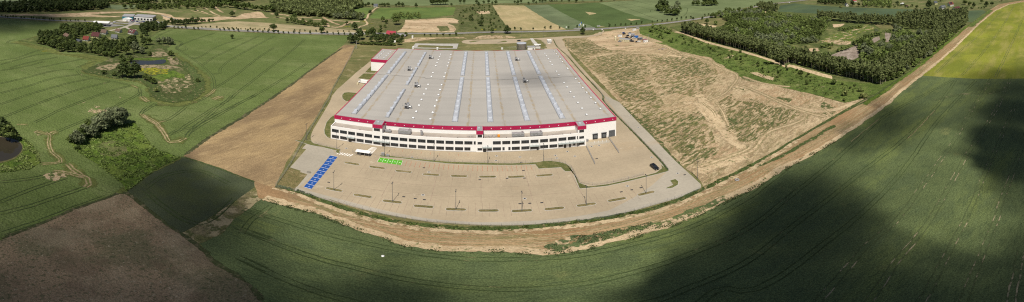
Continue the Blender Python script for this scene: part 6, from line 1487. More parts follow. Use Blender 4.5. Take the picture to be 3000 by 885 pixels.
for p in P('T4', (72,82),(465,70),(565,38),(608,36),(745,40),(825,45),(770,70),(880,38),(920,50),(960,50),(1170,35),(1205,50),(1240,38),(1325,48),(1380,35),(1410,42),(1450,28),(1480,28),(1510,25)) + P('T5', (40,15),(60,18),(90,15),(115,15),(172,20),(255,22),(335,28),(410,14),(540,12),(615,18),(760,8)) + P('T3', (1000,78),(1030,75),(1060,74),(1110,72),(1190,72),(1215,75),(1240,75),(1280,75),(1370,75),(1400,75),(1440,75)):
    if PX(*G(*p))[1] > -4: tree('dark', *G(*p), random.uniform(.55, .95), 'tree in the broken hedgerow along the far fields', 'trees of the far hedgerow')
for p in scatter(P('T3', (1320,190),(1400,165),(1520,170)) + P('T4', (110,160),(120,205),(0,215)), 22, 6): tree('light', *p, .8, 'pale bush in the thicket at the end of the bright green field', 'bushes of the pale thicket')
# --- village belt on the left
vb = P('T1', (430,490),(420,410),(640,370),(700,320),(850,300),(1000,295),(1120,305),(1150,350),(1000,370),(900,430),(850,470),(1000,480),(1200,440),(1320,460),(1500,430),(1500,490),(1330,590),(1240,640),(1120,620),(900,590),(640,570),(590,530))
houses_ex = [P('T1', (820,440),(1000,390),(1120,350),(1150,480),(1000,520),(840,530)), P('T1', (690,400),(810,395),(810,460),(690,460)), P('T1', (1100,330),(1500,340),(1500,440),(1330,500),(1200,500))]
pts = scatter(vb, 240, 5.4, houses_ex)
for p in pts:
    xx = (PX(*p)[0]) / .26316; front_ = PX(*p)[1] / .26316 > 470
    pos_ = 'front of the hamlet' if front_ else 'back of the hamlet'; sd_ = 'west end' if xx < 700 else 'east end' if xx > 1100 else 'middle'
    tree('broad' if random.random() < .75 else 'dark', *p, random.uniform(.65, 1.0), f'green tree in the dense belt at the {pos_}, {sd_}', f'trees of the belt at the {pos_}, {sd_}')
for p in scatter(P('T2', (40,330),(100,290),(180,285),(320,300),(310,330),(230,350),(130,350),(60,380)), 26, 6): tree('dark', *p, random.uniform(.7, 1.0), 'dark tree in the copse between hamlet and road', 'trees of the copse by the road')
for t_, x, y, k, s, lab in (('T2',100,400,'dark',.85,'dark tree below the copse by the road'), ('T2',55,440,'broad',.7,'small tree at the lower end of the hamlet'), ('T2',135,500,'broad',1.05,'round tree at the marsh edge below the hamlet'), ('T2',80,500,'dark',.9,'dark round tree left of the marsh edge tree'), ('T2',90,540,'shrub',2.2,'bush in front of the marsh edge trees'),
      ('T2',250,495,'willow',.9,'left willow of the pair on the field edge above the marsh'), ('T2',300,490,'willow',.95,'middle willow on the field edge above the marsh'), ('T2',350,495,'willow',1.0,'large willow on the field edge above the marsh'), ('T2',390,495,'willow',.9,'right willow on the field edge above the marsh'),
      ('T2',380,620,'shrub',2.4,'dark bush at the reeds right of the marsh pond'), ('T2',50,600,'willow',.9,'pale willow above the marsh pond'), ('T2',15,580,'broad',.9,'green tree at the hamlet side of the marsh'), ('T2',150,620,'shrub',2,'low bush above the marsh pond'), ('T1',1410,610,'broad',1.15,'round dark tree on the green before the hamlet'), ('T1',1160,620,'blossom',2.0,'white flowering bush at the tip of the rape field'), ('T1',1490,590,'willow',1.3,'pale willow at the hamlet green'), ('T1',1360,700,'broad',.95,'tree at the reed bed left of the marsh'), ('T1',1450,690,'broad',.85,'second tree at the reed bed left of the marsh'), ('T1',1380,745,'broad',1.0,'lower tree at the reed bed'),
      ('L1',910,115,'dark',1.3,'big left tree of the marsh pair beside the yellow flowers'), ('L1',1000,120,'dark',1.25,'big right tree of the marsh pair beside the yellow flowers'), ('L1',960,120,'broad',.9,'smaller tree between the marsh pair'), ('L1',850,105,'shrub',1.7,'bush left of the marsh tree pair'), ('L1',768,95,'shrub',1.8,'lone bush at the west end of the marsh'),
      ('L1',1080,140,'broad',.62,'first bush below the yellow flower patch'), ('L1',1110,150,'broad',.6,'second bush below the yellow flower patch'), ('L1',1140,165,'shrub',2.2,'last bush below the yellow flower patch'), ('L1',1160,225,'blossom',1.6,'white flowering bush at the marsh edge'), ('L8',425,380,'shrub',1.6,'lone bush on the east marsh rim'), ('L8',263,228,'blossom',1.3,'pale bush among the reeds by the pond'),
      ('L1',10,545,'dark',1.25,'dark tree on the bank of the brown pond at the frame edge'), ('L1',75,580,'broad',1.15,'rounded tree overhanging the brown pond')):
    tree(k, *W(t_, x, y), s, lab)
for x, y, s in ((900,470,1.25),(860,475,1.3),(820,490,1.2),(780,500,1.25),(745,510,1.1),(930,455,1.0),(850,440,1.1),(800,455,1.1),(720,490,1.0)): tree('willow', *W('L1', x, y), s, 'grey green willow in the tall clump above the wet meadow', 'willows above the wet meadow')
for x, y, s in ((560,610,.95),(590,590,.9),(640,560,.9),(680,565,.9),(700,530,.8),(620,545,.8),(535,600,.8),(650,500,.7),(600,615,.7)): tree('broad' if x % 20 else 'willow', *W('L1', x, y), s, 'low bushy tree at the left end of the wet meadow clump', 'low trees at the end of the wet meadow clump')
tree('shrub', *W('L1', 575, 655), 1.2, 'small dark bush in the wet meadow grass')
# --- woods along the top edge
def wood(px_poly, n, mind, kind, mat, lab, s0, s1, nq=130, leaf=1.1):
    q = scatter(px_poly, n, mind); q = [p for p in q if inview(p[0], p[1], 14, 25)]
    if q: mass('woodland', lab, [(x, y, random.uniform(s0, s1)) for x, y in q], mat, kind, nq=nq, leaf=leaf)
wood(P('T1', (-60,135),(200,140),(620,130),(900,118),(1150,105),(1200,90),(1180,40),(700,20),(560,28),(400,45),(300,60),(-60,95)), 420, 8, 'broad', 'darkleaf', 'dark wood beyond the road at the far left', 1.1, 1.6)
wood(P('T1', (-60,130),(380,135),(380,110),(200,80),(-60,90)), 70, 9, 'broad', 'willow', 'pale rounded trees before the dark wood', 1.0, 1.3)
wood(P('T1', (560,20),(700,-30),(1520,-30),(1520,52),(1350,50),(1180,40),(900,30)), 300, 9, 'broad', 'leaf', 'mid green wood along the skyline at the far left', 1.0, 1.5)
wood(P('T1', (1350,100),(1400,92),(1520,100),(1520,112)) + P('T2', (300,100),(480,95),(490,80),(400,70),(0,88)), 100, 8, 'light', 'leaf', 'low trees behind the turquoise shop', .9, 1.2)
wood(P('T2', (280,45),(700,-30),(1000,-30),(800,60),(900,110),(760,100),(700,75),(650,100),(560,95),(480,40)), 220, 9, 'light', 'leaf', 'loose wood above the sand tracks', .9, 1.4)
wood(P('T2', (760,60),(900,-30),(1520,-30),(1520,130),(1300,115),(1100,85),(900,60)) + P('T3', (0,-30),(0,0),(0,140)), 520, 8, 'broad', 'leaf', 'dense wood at the top centre left', 1.1, 1.6)
wood(P('T3', (-20,-30),(860,-30),(930,10),(980,50),(970,90),(850,110),(900,190),(980,225),(800,215),(480,185),(300,180),(200,160),(-20,130)), 900, 7.5, 'light', 'poplar', 'dense grey green wood behind the motocross tracks', 1.2, 1.7, nq=150)
for p in P('T3', (960,85),(1000,210),(985,225),(950,215),(900,215),(860,215),(820,212),(760,210),(730,210),(680,205)): tree('willow', *G(*p), random.uniform(.95, 1.3), 'grey green tree at the front of the wood behind the motocross tracks', 'front trees of the motocross wood')
wood(P('T2', (0,0),(220,0),(210,35),(90,50),(0,45)), 60, 8, 'broad', 'darkleaf', 'dark copse beyond the far meadow', 1.0, 1.3)
for p in P('T2', (110,95),(140,95),(60,90),(170,92),(250,98),(20,95),(200,95)): tree('broad', *G(*p), .85, 'tree in the thin row behind the long white hall', 'trees behind the long white hall')
wood(P('T7', (0,45),(130,55),(280,62),(290,20),(250,-10),(60,-10),(0,10)), 60, 7, 'broad', 'darkleaf', 'dark tree line beyond the blue-green field', .85, 1.1)
wood(P('T7', (490,80),(560,85),(800,90),(800,30),(640,-20),(480,-20)), 70, 7, 'light', 'leaf2', 'garden trees among the top right houses', .8, 1.1)
for t_, x, y, k, s, lab in (('T7',1225,95,'dark',1.75,'very large dark chestnut tree left of the white gabled house'), ('T7',370,70,'dark',1.1,'dark tree right of the white cottage near the top edge'), ('T7',440,75,'dark',.9,'second dark tree right of the white cottage'), ('T7',1090,95,'broad',.8,'green tree left of the very large dark chestnut'), ('T7',870,55,'dark',.9,'slim dark tree left of the white bungalow'), ('T7',245,88,'blossom',2.6,'yellow bush on the far edge of the blue-green field'), ('T8',640,60,'dark',1.0,'tree right of the claret-roofed house'), ('T8',575,35,'broad',1.2,'large tree behind the claret-roofed house'), ('T8',610,45,'broad',1.0,'tree between claret house and track'), ('T8',735,50,'dark',1.2,'dark tree at the top of the dirt track'), ('T8',775,45,'dark',.9,'second dark tree at the top of the dirt track'), ('T8',845,14,'dark',.8,'tree at the very top beside the yellow field'), ('T8',700,25,'broad',.9,'tree in the top right garden'), ('T7',1350,20,'dark',1.0,'dark tree behind the white gabled house'), ('T7',800,20,'dark',.9,'dark tree in the gardens at the top edge'), ('T7',560,30,'willow',1.1,'pale willow among the gardens at the top edge')):
    tree(k, *W(t_, x, y), s, lab)
for t_, pts_, lb_ in (('T5', ((1240,118),(1270,125),(1330,118),(1350,110),(1290,100),(1420,175),(1370,170),(1340,165),(1460,170),(1480,130),(1430,110)), 'the clump in the light green field'), ('T6', ((120,60),(170,62),(230,66),(275,68),(325,66),(375,60)), 'the far double clump near the top edge')):
    for p in P(t_, *pts_): tree('broad', *G(*p), random.uniform(1.0, 1.35), f'bushy green tree filling {lb_}', f'trees filling {lb_}')
for p in scatter(P('T8', (430,78),(620,72),(740,60),(600,60),(480,68)), 16, 3.5): tree('shrub', *p, random.uniform(.9, 1.6), 'garden shrub before the top right houses', 'garden shrubs at the top right')
for p in scatter(P('T7', (800,85),(1060,95),(1050,60),(900,55),(820,60)), 14, 5): tree('shrub', *p, random.uniform(1, 1.8), 'garden shrub by the white bungalow', 'garden shrubs by the white bungalow')

# ------------------------------------------------------------------ houses and sheds
def house(name, label, X, Y, rz, Lx, Ly, h, rh, wall='render', roof='redroof', chim=True, cat='house', dormers=0, solar=False):
    t = thing(name, label, cat, (X, Y, 0), rz); t.scale = (.78,) * 3
    mb = MB(); mb.prism([(-Ly/2,0),(Ly/2,0),(Ly/2,h),(0,h+rh-.1),(-Ly/2,h)], 'x', -Lx/2, Lx/2); mb.build('wall', M[wall], t)
    mb = MB(); e = .5; k = rh / (Ly/2)
    mb.prism([(-Ly/2-e,h-e*k),(0,h+rh),(Ly/2+e,h-e*k),(Ly/2+e,h-e*k+.22),(0,h+rh+.25),(-Ly/2-e,h-e*k+.22)], 'x', -Lx/2-.4, Lx/2+.4); r = mb.build('roof', M[roof], t)
    if chim: mb = MB(); mb.box(Lx*.18-.4, Lx*.18+.4, .4, 1.1, h+rh*.5, h+rh+1.1); mb.build('chimney', M['brick'], r)
    if solar:
        mb = MB(); mb.add([(x, -(Ly/2)*(1-s) , h + rh*s + .3) for (x, s) in ((-Lx*.38,.2),(Lx*.3,.2),(Lx*.3,.85),(-Lx*.38,.85))], [(0,1,2,3)]); mb.build('solar_panel', M['glass'], r)
    for k_ in range(dormers):
        x = -Lx/2 + Lx*(k_+1)/(dormers+1); mb = MB(); mb.box(x-.8, x+.8, -Ly/2+.3, -Ly/4+.5, h+.3, h+rh*.62); mb.build('dormer', M[wall], r)
        mb = MB(); mb.box(x-.5, x+.5, -Ly/2+.24, -Ly/2+.29, h+.6, h+rh*.55); mb.build('dormer_window', M['glass'], r)
    nw = max(1, int(Lx / 3))
    for k_ in range(nw):
        x = -Lx/2 + Lx*(k_+.5)/nw
        if k_ == nw // 2 and nw > 1: mb = MB(); mb.box(x-.5, x+.5, -Ly/2-.06, -Ly/2-.004, .1, 2.2); mb.build('door', M['dark'], t); continue
        mb = MB(); mb.box(x-.6, x+.6, -Ly/2-.05, -Ly/2-.004, 1, 2.2); mb.build('window', M['glass'], t)
    for s in (-1, 1): 
        mb = MB(); mb.box(s*(Lx/2+.03)-.025, s*(Lx/2+.03)+.025, -.8, .8, h*.5, h*.5+1.3); mb.build('gable_window', M['glass'], t)
    return t
def gz(t_, x, y): return W(t_, x, y)
house('cottage', 'cottage with bright red gable roof at the front of the hamlet', *gz('T1', 962, 452), R(38), 9, 8, 3, 4, roof='redroof')
house('cottage', 'yellow-gabled house with red and brown roof, largest in the hamlet', *gz('T1', 1070, 418), R(35), 13, 10, 3.6, 5, wall='yrender', roof='claret')
house('cottage', 'white-gabled house with brown roof at the back of the hamlet', *gz('T1', 1160, 378), R(35), 9, 8, 3.5, 4, roof='brownroof')
house('cottage', 'small white-gabled house with dark grey roof in the middle of the hamlet', *gz('T1', 1275, 432), R(40), 9, 7.5, 3, 4, roof='greyroof')
house('cottage', 'grey-brown roofed cottage behind the small grey-roofed house', *gz('T1', 1320, 360), R(15), 10, 7, 3, 3, roof='brownroof')
house('villa', 'wide villa with dark claret roof at the right end of the hamlet', *gz('T1', 1480, 380), R(10), 14, 10, 3.4, 4.5, wall='render', roof='claret', dormers=2)
house('barn', 'low barn with weathered brown roof half hidden in the hamlet trees', *gz('T1', 750, 415), R(5), 14, 8, 3, 3, wall='brick', roof='brownroof', chim=False, cat='barn')
house('shed', 'grey flat-sided shed left of the bright red cottage', *gz('T1', 875, 472), R(15), 10, 6, 3.6, .6, wall='concrete', roof='greyroof', chim=False, cat='shed')
house('farmhouse', 'farmhouse with wide crimson roof beside the main road', *gz('T3', 1318, 405), R(-3), 14.5, 9, 4.2, 4.8, roof='crimroof')
house('shed', 'small whitewashed shed among trees south of the farmhouse', *gz('T3', 1345, 430), R(-6), 5, 3, 2.2, .8, wall='render', roof='galvroof', chim=False, cat='shed')
house('shed', 'white box shed with open front in the farm garden', *gz('T3', 1350, 475), R(5), 4, 3, 2.4, .6, wall='render', roof='whitemetal', chim=False, cat='shed')
house('shed', 'grey lean-to sheds right of the farmhouse', *gz('T3', 1440, 405), R(-3), 12, 7, 2.4, .8, wall='brick', roof='galvroof', chim=False, cat='shed')
house('cottage', 'white cottage on the far hedgerow at the end of the pale path', *gz('T3', 1145, 78), R(5), 9, 8, 3.6, 4, roof='greyroof')
house('villa', 'white villa with grey slate roof and dormers at the top right', *gz('T7', 1372, 100), R(-15), 15, 10, 4, 4.5, roof='greyroof', dormers=3)
house('villa', 'tall white house with red roof and solar panels at the top right', *gz('T7', 1462, 68), R(-20), 12, 10, 5, 5, roof='redroof', solar=True)
house('bungalow', 'long low bungalow with claret roof beside the top right villas', *gz('T8', 512, 68), R(-12), 18, 10, 2.8, 3.2, roof='claret')
house('bungalow', 'white bungalow with pale roofs in the top right gardens', *gz('T7', 925, 52), R(25), 14, 8, 2.8, 1.2, roof='whitemetal')
house('shed', 'small garden shed with dull red roof near the white bungalow', *gz('T7', 975, 75), R(30), 7, 6, 2.2, 2, wall='brick', roof='claret', chim=False, cat='shed')
house('cottage', 'narrow white cottage at the top edge beyond the blue-green field', *gz('T7', 305, 68), R(60), 10, 6, 4.2, 3, roof='greyroof')
house('villa', 'wide house with crimson roof cut by the top edge', *gz('T7', 385, 20), R(-10), 13, 9, 4, 4, roof='crimroof')
house('cottage', 'beige house half hidden behind the very large chestnut', *gz('T7', 1290, 50), R(-15), 10, 8, 4.5, 4, wall='yrender', roof='greyroof')
house('shed', 'grey shed on the yard near the white bungalow', *gz('T7', 510, 70), R(-5), 8, 6, 2.6, 1, wall='brick', roof='brownroof', chim=False, cat='shed')
def hall(name, label, X, Y, rz, Lx, Ly, h, wall, roof, cat, strips=(), front=None, extra=None):
    t = thing(name, label, cat, (X, Y, 0), rz)
    mb = MB(); mb.box(-Lx/2, Lx/2, -Ly/2, Ly/2, 0, h); mb.build('wall', M[wall], t)
    mb = MB(); mb.box(-Lx/2-.3, Lx/2+.3, -Ly/2-.3, Ly/2+.3, h, h+.4); mb.build('roof', M[roof], t)
    for (x0, x1, z0, z1) in strips: mb = MB(); mb.box(x0, x1, -Ly/2-.08, -Ly/2-.004, z0, z1); mb.build('window', M['glass'], t)
    if extra: extra(t)
    return t
def gl(t): 
    mb = MB(); mb.box(34, 40.06, -16, 16, 1, 7); mb.build('glass_front', M['glass'], t)
def corner_hall(name, label, A_, B_, C_, h, wall, cat, nwin, side=False):
    """A-B the front edge on the ground, C the far end of the right-hand side"""
    a, b, c = Vector(G(*A_)), Vector(G(*B_)), Vector(G(*C_)); f = (b - a); Lx = f.length; Ly = abs((c - b).cross(f.normalized())); nv = Vector((-f.y, f.x)).normalized()
    ctr = (a + b) / 2 + nv * Ly / 2; rz = math.atan2(f.y, f.x)
    st = [(-Lx/2 + Lx*(k+.2)/nwin, -Lx/2 + Lx*(k+.8)/nwin, .8, h*.6) for k in range(nwin)]
    def ex_(t):
        if side: mb = MB(); mb.box(Lx/2+.01, Lx/2+.1, -Ly*.45, Ly*.45, .6, h*.8); mb.build('glass_front', M['glass'], t)
    hall(name, label, ctr.x, ctr.y, rz, Lx, Ly, h, wall, 'galvroof', cat, st, extra=ex_)
corner_hall('logistics_hall', 'long white hall with pale flat roof beside the far road', (392,58.5), (447,62), (473,56), 5.6, 'wall', 'hall', 6, True)
corner_hall('shop', 'turquoise shop building joined to the long white hall by the road', (358,58.5), (389.5,59.5), (392,52), 5.6, 'turq', 'shop', 3)
X, Y = W('T1', 1420, 222)
mb = MB(); mb.box(-6, 6, -4, 4, 0, 3.6); mb.prism([(-6.2,3.6),(6.2,3.6),(0,4.8)], 'y', -4.2, 4.2); t = mb.build('tent_hall', M['whitemetal']); t.location = (X + 6, Y - 4, 0); t.rotation_euler.z = R(30); settag(t, 'small white tent hall in front of the turquoise shop', 'tent')
X, Y = W('T1', 1140, 285)
t = thing('filling_station', 'filling station with long white flat canopy beside the far road', 'filling station', (X, Y, 0), R(48))
mb = MB(); mb.box(-13, 10, -6, 6, 4.6, 5.4); mb.build('canopy', M['whitemetal'], t)
mb = MB(); mb.box(-12, 0, -5, 5, 0, 4.2); mb.build('shop_wall', M['render'], t); mb = MB(); mb.box(-11, -2, -5.08, -5.004, .6, 3.0); mb.build('window', M['glass'], t)
for x in (3, 8.5):
    for y in (-4, 4): mb = MB(); mb.box(x-.25, x+.25, y-.25, y+.25, 0, 4.6); mb.build('column', M['galv'], t)
# ------------------------------------------------------------------ container compound and parked cars
def container(name, label, X, Y, rz, Lx, Ly, h, mat, cat='container', win=True):
    t = thing(name, label, cat, (X, Y, .3), rz); t.scale = (.52, .55, .85)
    mb = MB(); mb.box(-Lx/2, Lx/2, -Ly/2, Ly/2, 0, h)
    n_ = int(Lx / .6)
    for k in range(n_): mb.box(-Lx/2+.15+k*.6, -Lx/2+.4+k*.6, -Ly/2-.05, -Ly/2-.002, .15, h-.15)
    mb.build('shell', M[mat], t)
    mb = MB(); mb.box(-Lx/2-.06, Lx/2+.06, -Ly/2-.08, Ly/2+.08, h, h+.14); mb.build('roof', M['galvroof'] if mat != 'blue_box' else M['blue_box'], t)
    if win:
        for k in range(max(1, int(Lx / 4))):
            x = -Lx/2 + 1.8 + k*4; mb = MB(); mb.box(x-.6, x+.6, -Ly/2-.1, -Ly/2-.052, 1, 2.1); mb.build('window', M['glass'], t)
    mb = MB(); mb.box(Lx/2+.002, Lx/2+.06, -.5, .5, .1, 2.1); mb.build('door', M['dark'], t)
for a in (('T5',874,460,-38,24,11,3.2,'cream','long cream site office with grey roof, largest block of the compound'),('T5',820,412,5,9,5,2.8,'whitemetal','white cabin left at the back of the compound'),('T5',950,398,-8,14,6,2.8,'whitemetal','white cabin row at the back of the compound'),('T5',965,405,-8,9,4,3.0,'galvroof','grey container before the white cabin row'),
          ('T5',1003,426,5,9.5,4,3.2,'blue_box','bright blue container in the compound'),('T5',1045,444,3,11,4.5,3.2,'frame','dark grey container right of the bright blue one'),('T5',1098,460,8,9,3.5,3,'red_paint','flat red and white container behind the front white one'),('T5',1106,472,5,10,4,3,'whitemetal','white container at the front right of the compound'),
          ('T5',981,342,18,10,3,3,'whitemetal','white box trailer parked at the road end of the compound'),('T5',1018,325,-5,7,3,2.6,'silver_paint','silver box trailer by the main road'),('T5',882,325,5,3,2,2,'whitemetal','tiny white cabin by the road at the compound')):
    container('site_container', a[8], *W(a[0], a[1], a[2]), R(a[3]), a[4], a[5], a[6], a[7])
o = MB().tube((0,0,0),(0,0,5),1.2,1.2,12).tube((0,0,5),(0,0,5.6),1.2,.4,12).build('silo', M['cream']); o.location = (*W('T5', 772, 450), 0); settag(o, 'small cream silo at the left edge of the compound', 'silo')
cars = [(868,385,'black_paint',30),(907,404,'black_paint',25),(955,420,'black_paint',20),(977,430,'white_paint',-30),(898,425,'black_paint',-50),(920,438,'black_paint',-50),(935,448,'black_paint',-45),(942,462,'black_paint',-10),(960,467,'black_paint',-10),(1013,472,'black_paint',10),(1030,470,'white_paint',10),(820,468,'silver_paint',-30),(930,375,'silver_paint',0),(860,372,'blue_paint',40)]
where = ['behind the white cabin row', 'beside the grey container', 'left of the blue container', 'just before the blue container', 'at the back of the file beside the cream office', 'in the middle of the file beside the cream office', 'third in the file beside the cream office', 'at the near corner of the cream office', 'nearest to the front of the compound', 'dark one of the pair before the white container', 'pale one of the pair before the white container', 'near the silo on the sandy side', 'between the white cabins at the back', 'at the back left of the compound']
for (x, y, pn, a), wv in zip(cars, where): put_car(pn, *W('T5', x, y), R(a), f'{pn.split("_")[0]} car parked {wv}', 'cars in the container compound', .3)
nm = ['white_paint', 'silver_paint', 'black_paint', 'blue_paint', 'red_paint']
for k in range(26):
    x = -110 + k * 17 + random.uniform(-4, 4); y = 238 + k * .9 + random.uniform(-5, 5)
    pn = nm[random.randrange(5)] if k % 3 else 'white_paint'
    put_car(pn, *W('T2', x, y), R(random.choice([0, 70, 80]) + random.uniform(-6, 6)), f'{pn.split("_")[0]} car in the crowded strip before the long white hall', f'{pn.split("_")[0]} cars before the long white hall', .35)
for k, (x, y) in enumerate(((1200,293),(1212,290),(1275,250),(1245,270))): put_car('white_paint', *W('T1', x, y), R(20), ['white car at the pump of the filling station', 'second white car behind the first at the filling station', 'white car driving on the far road by the shop', 'white car leaving the filling station'][k], 'cars round the filling station', .35)
put_car('white_paint', *W('T6', 1188, 35), R(25), 'white car driving on the main road near the top edge', None, .35)
put_car('white_paint', *W('T5', 585, 298), R(0), 'white car on the verge beyond the road junction', None, .35)
# signs and flags at the junction
for k, (x, y, m_) in enumerate(((363,315,'blue_box'),(375,305,'whitemetal'),(388,300,'blue_box'),(412,315,'whitemetal'))):
    t = thing('flagpole', ['flagpole with blue flag, leftmost of the four by the junction', 'flagpole with white flag between the two blue ones', 'tallest flagpole with blue flag by the junction', 'flagpole with white flag nearest the young tree'][k], 'flagpole', (*W('T5', x, y), 0), 0, 'flagpoles by the junction')
    h = 6 + (k == 2) * 1.5; mb = MB(); mb.tube((0,0,0),(0,0,h),.09,.06,6); mb.build('pole', M['whitemetal'], t)
    mb = MB(); n_ = 5
    for i in range(n_): mb.add([(.08+i*.22, .08*math.sin(i*1.3), h-2.6),(.08+(i+1)*.22, .08*math.sin((i+1)*1.3), h-2.6),(.08+(i+1)*.22, .08*math.sin((i+1)*1.3), h-.2),(.08+i*.22, .08*math.sin(i*1.3), h-.2)], [(0,1,2,3)])
    mb.build('flag', M[m_], t, fix=False)
for t_, x, y, lab in (('T5',225,318,'white information board by the straw field corner'),('T5',623,345,'white sign at the mouth of the site entrance'),('T5',525,345,'white sign left of the site entrance')):
    mb = MB(); mb.tube((-.5,0,0),(-.5,0,2.4),.05,.05,5); mb.tube((.5,0,0),(.5,0,2.4),.05,.05,5); mb.box(-.8,.8,-.06,.06,1.0,2.6); o = mb.build('sign_board', M['whitemetal']); o.location = (*W(t_, x, y), 0.3); settag(o, lab, 'sign')
mb = MB()
for i in range(26):
    a, b = random.uniform(-4, 4), random.uniform(-2, 2); s = random.uniform(.3, .9); mb.box(a-s, a+s, b-s*.6, b+s*.6, 0, s*.7)
o = mb.build('rubble', M['white_earth'], bevel=.08); o.location = (*W('T5', 1290, 548), .2); settag(o, None, None, None, 'stuff')
# low weeds that stand up along the track lip and on the waste ground
def tufts(poly, n, mind, mat, name, s=.35, h=.5, world=False, cl=.0):
    q = [p for p in scatter(poly, n, mind, world=world) if mnoise.fractal(Vector((p[0]/5, p[1]/5, 4)), 1, 2, 3) > cl]
    if not q: return
    c = np.array([(x, y, h * .5) for x, y in q for _ in range(4)]); m_ = len(c); c[:, :2] += rng.normal(0, s*.5, (m_, 2)); c[:, 2] += rng.uniform(-.15, .25, m_)
    nr = rng.normal(size=(m_, 3)); nr[:, 2] = abs(nr[:, 2]) + .4; nr /= np.linalg.norm(nr, axis=1)[:, None]
    me = qmesh(name, quads(c, nr, s * rng.uniform(.6, 1.3, m_), None), mat); o = bpy.data.objects.new(name, me); COL.objects.link(o); settag(o, None, None, None, 'stuff')
def band_poly(line, o1, o2):
    q = [toUV(*G(*p)) for p in line]; return [UV(u, v + o1) for u, v in q] + [UV(u, v + o2) for u, v in q][::-1]
tufts(band_poly(trN[:15], 2.6, .9), 900, .45, 'leaf', 'weeds', world=True)
tufts(band_poly(trS[:16], .8, -1.6), 2600, .35, 'cropleaf', 'weeds', world=True, cl=0, s=.2, h=.4)
tufts(P('L5', (180,440),(330,385),(560,350),(800,300),(850,330),(600,385),(430,430),(230,470)), 1500, .4, 'cropleaf', 'weeds', s=.2, h=.4)
wm = P('L1', (510,570),(540,640),(640,710),(740,775)) + P('N', (298,491),(360,540),(372,560),(430,516),(482,484),(525,462),(470,440)) + P('L1', (1120,620),(1060,530),(1000,455),(850,480),(700,500),(600,540))
tufts(wm, 3800, .7, 'leaf2', 'weeds', s=.42, cl=-.05)
tufts(P('N', (0,386),(52,394),(92,422),(113,450),(118,478),(85,496),(0,506),(0,484),(48,468),(68,446),(68,424),(50,408)), 900, .6, 'leaf2', 'weeds', s=.4, cl=-.1)
tufts(P('T6', (0,400),(550,575),(1000,710)) + P('L6', (830,175),(1000,200),(850,260),(500,170),(230,90)) + P('T6', (300,620),(0,560)), 2200, 1.2, 'leaf', 'weeds', s=.5, cl=.05)

# ------------------------------------------------------------------ clouds high above the land; their shade falls on the fields, extra cover added towards the bottom
CLZ = 620.0
CLOUD_DENS = .10
shx, shy = sdir.x / sdir.z * CLZ, sdir.y / sdir.z * CLZ
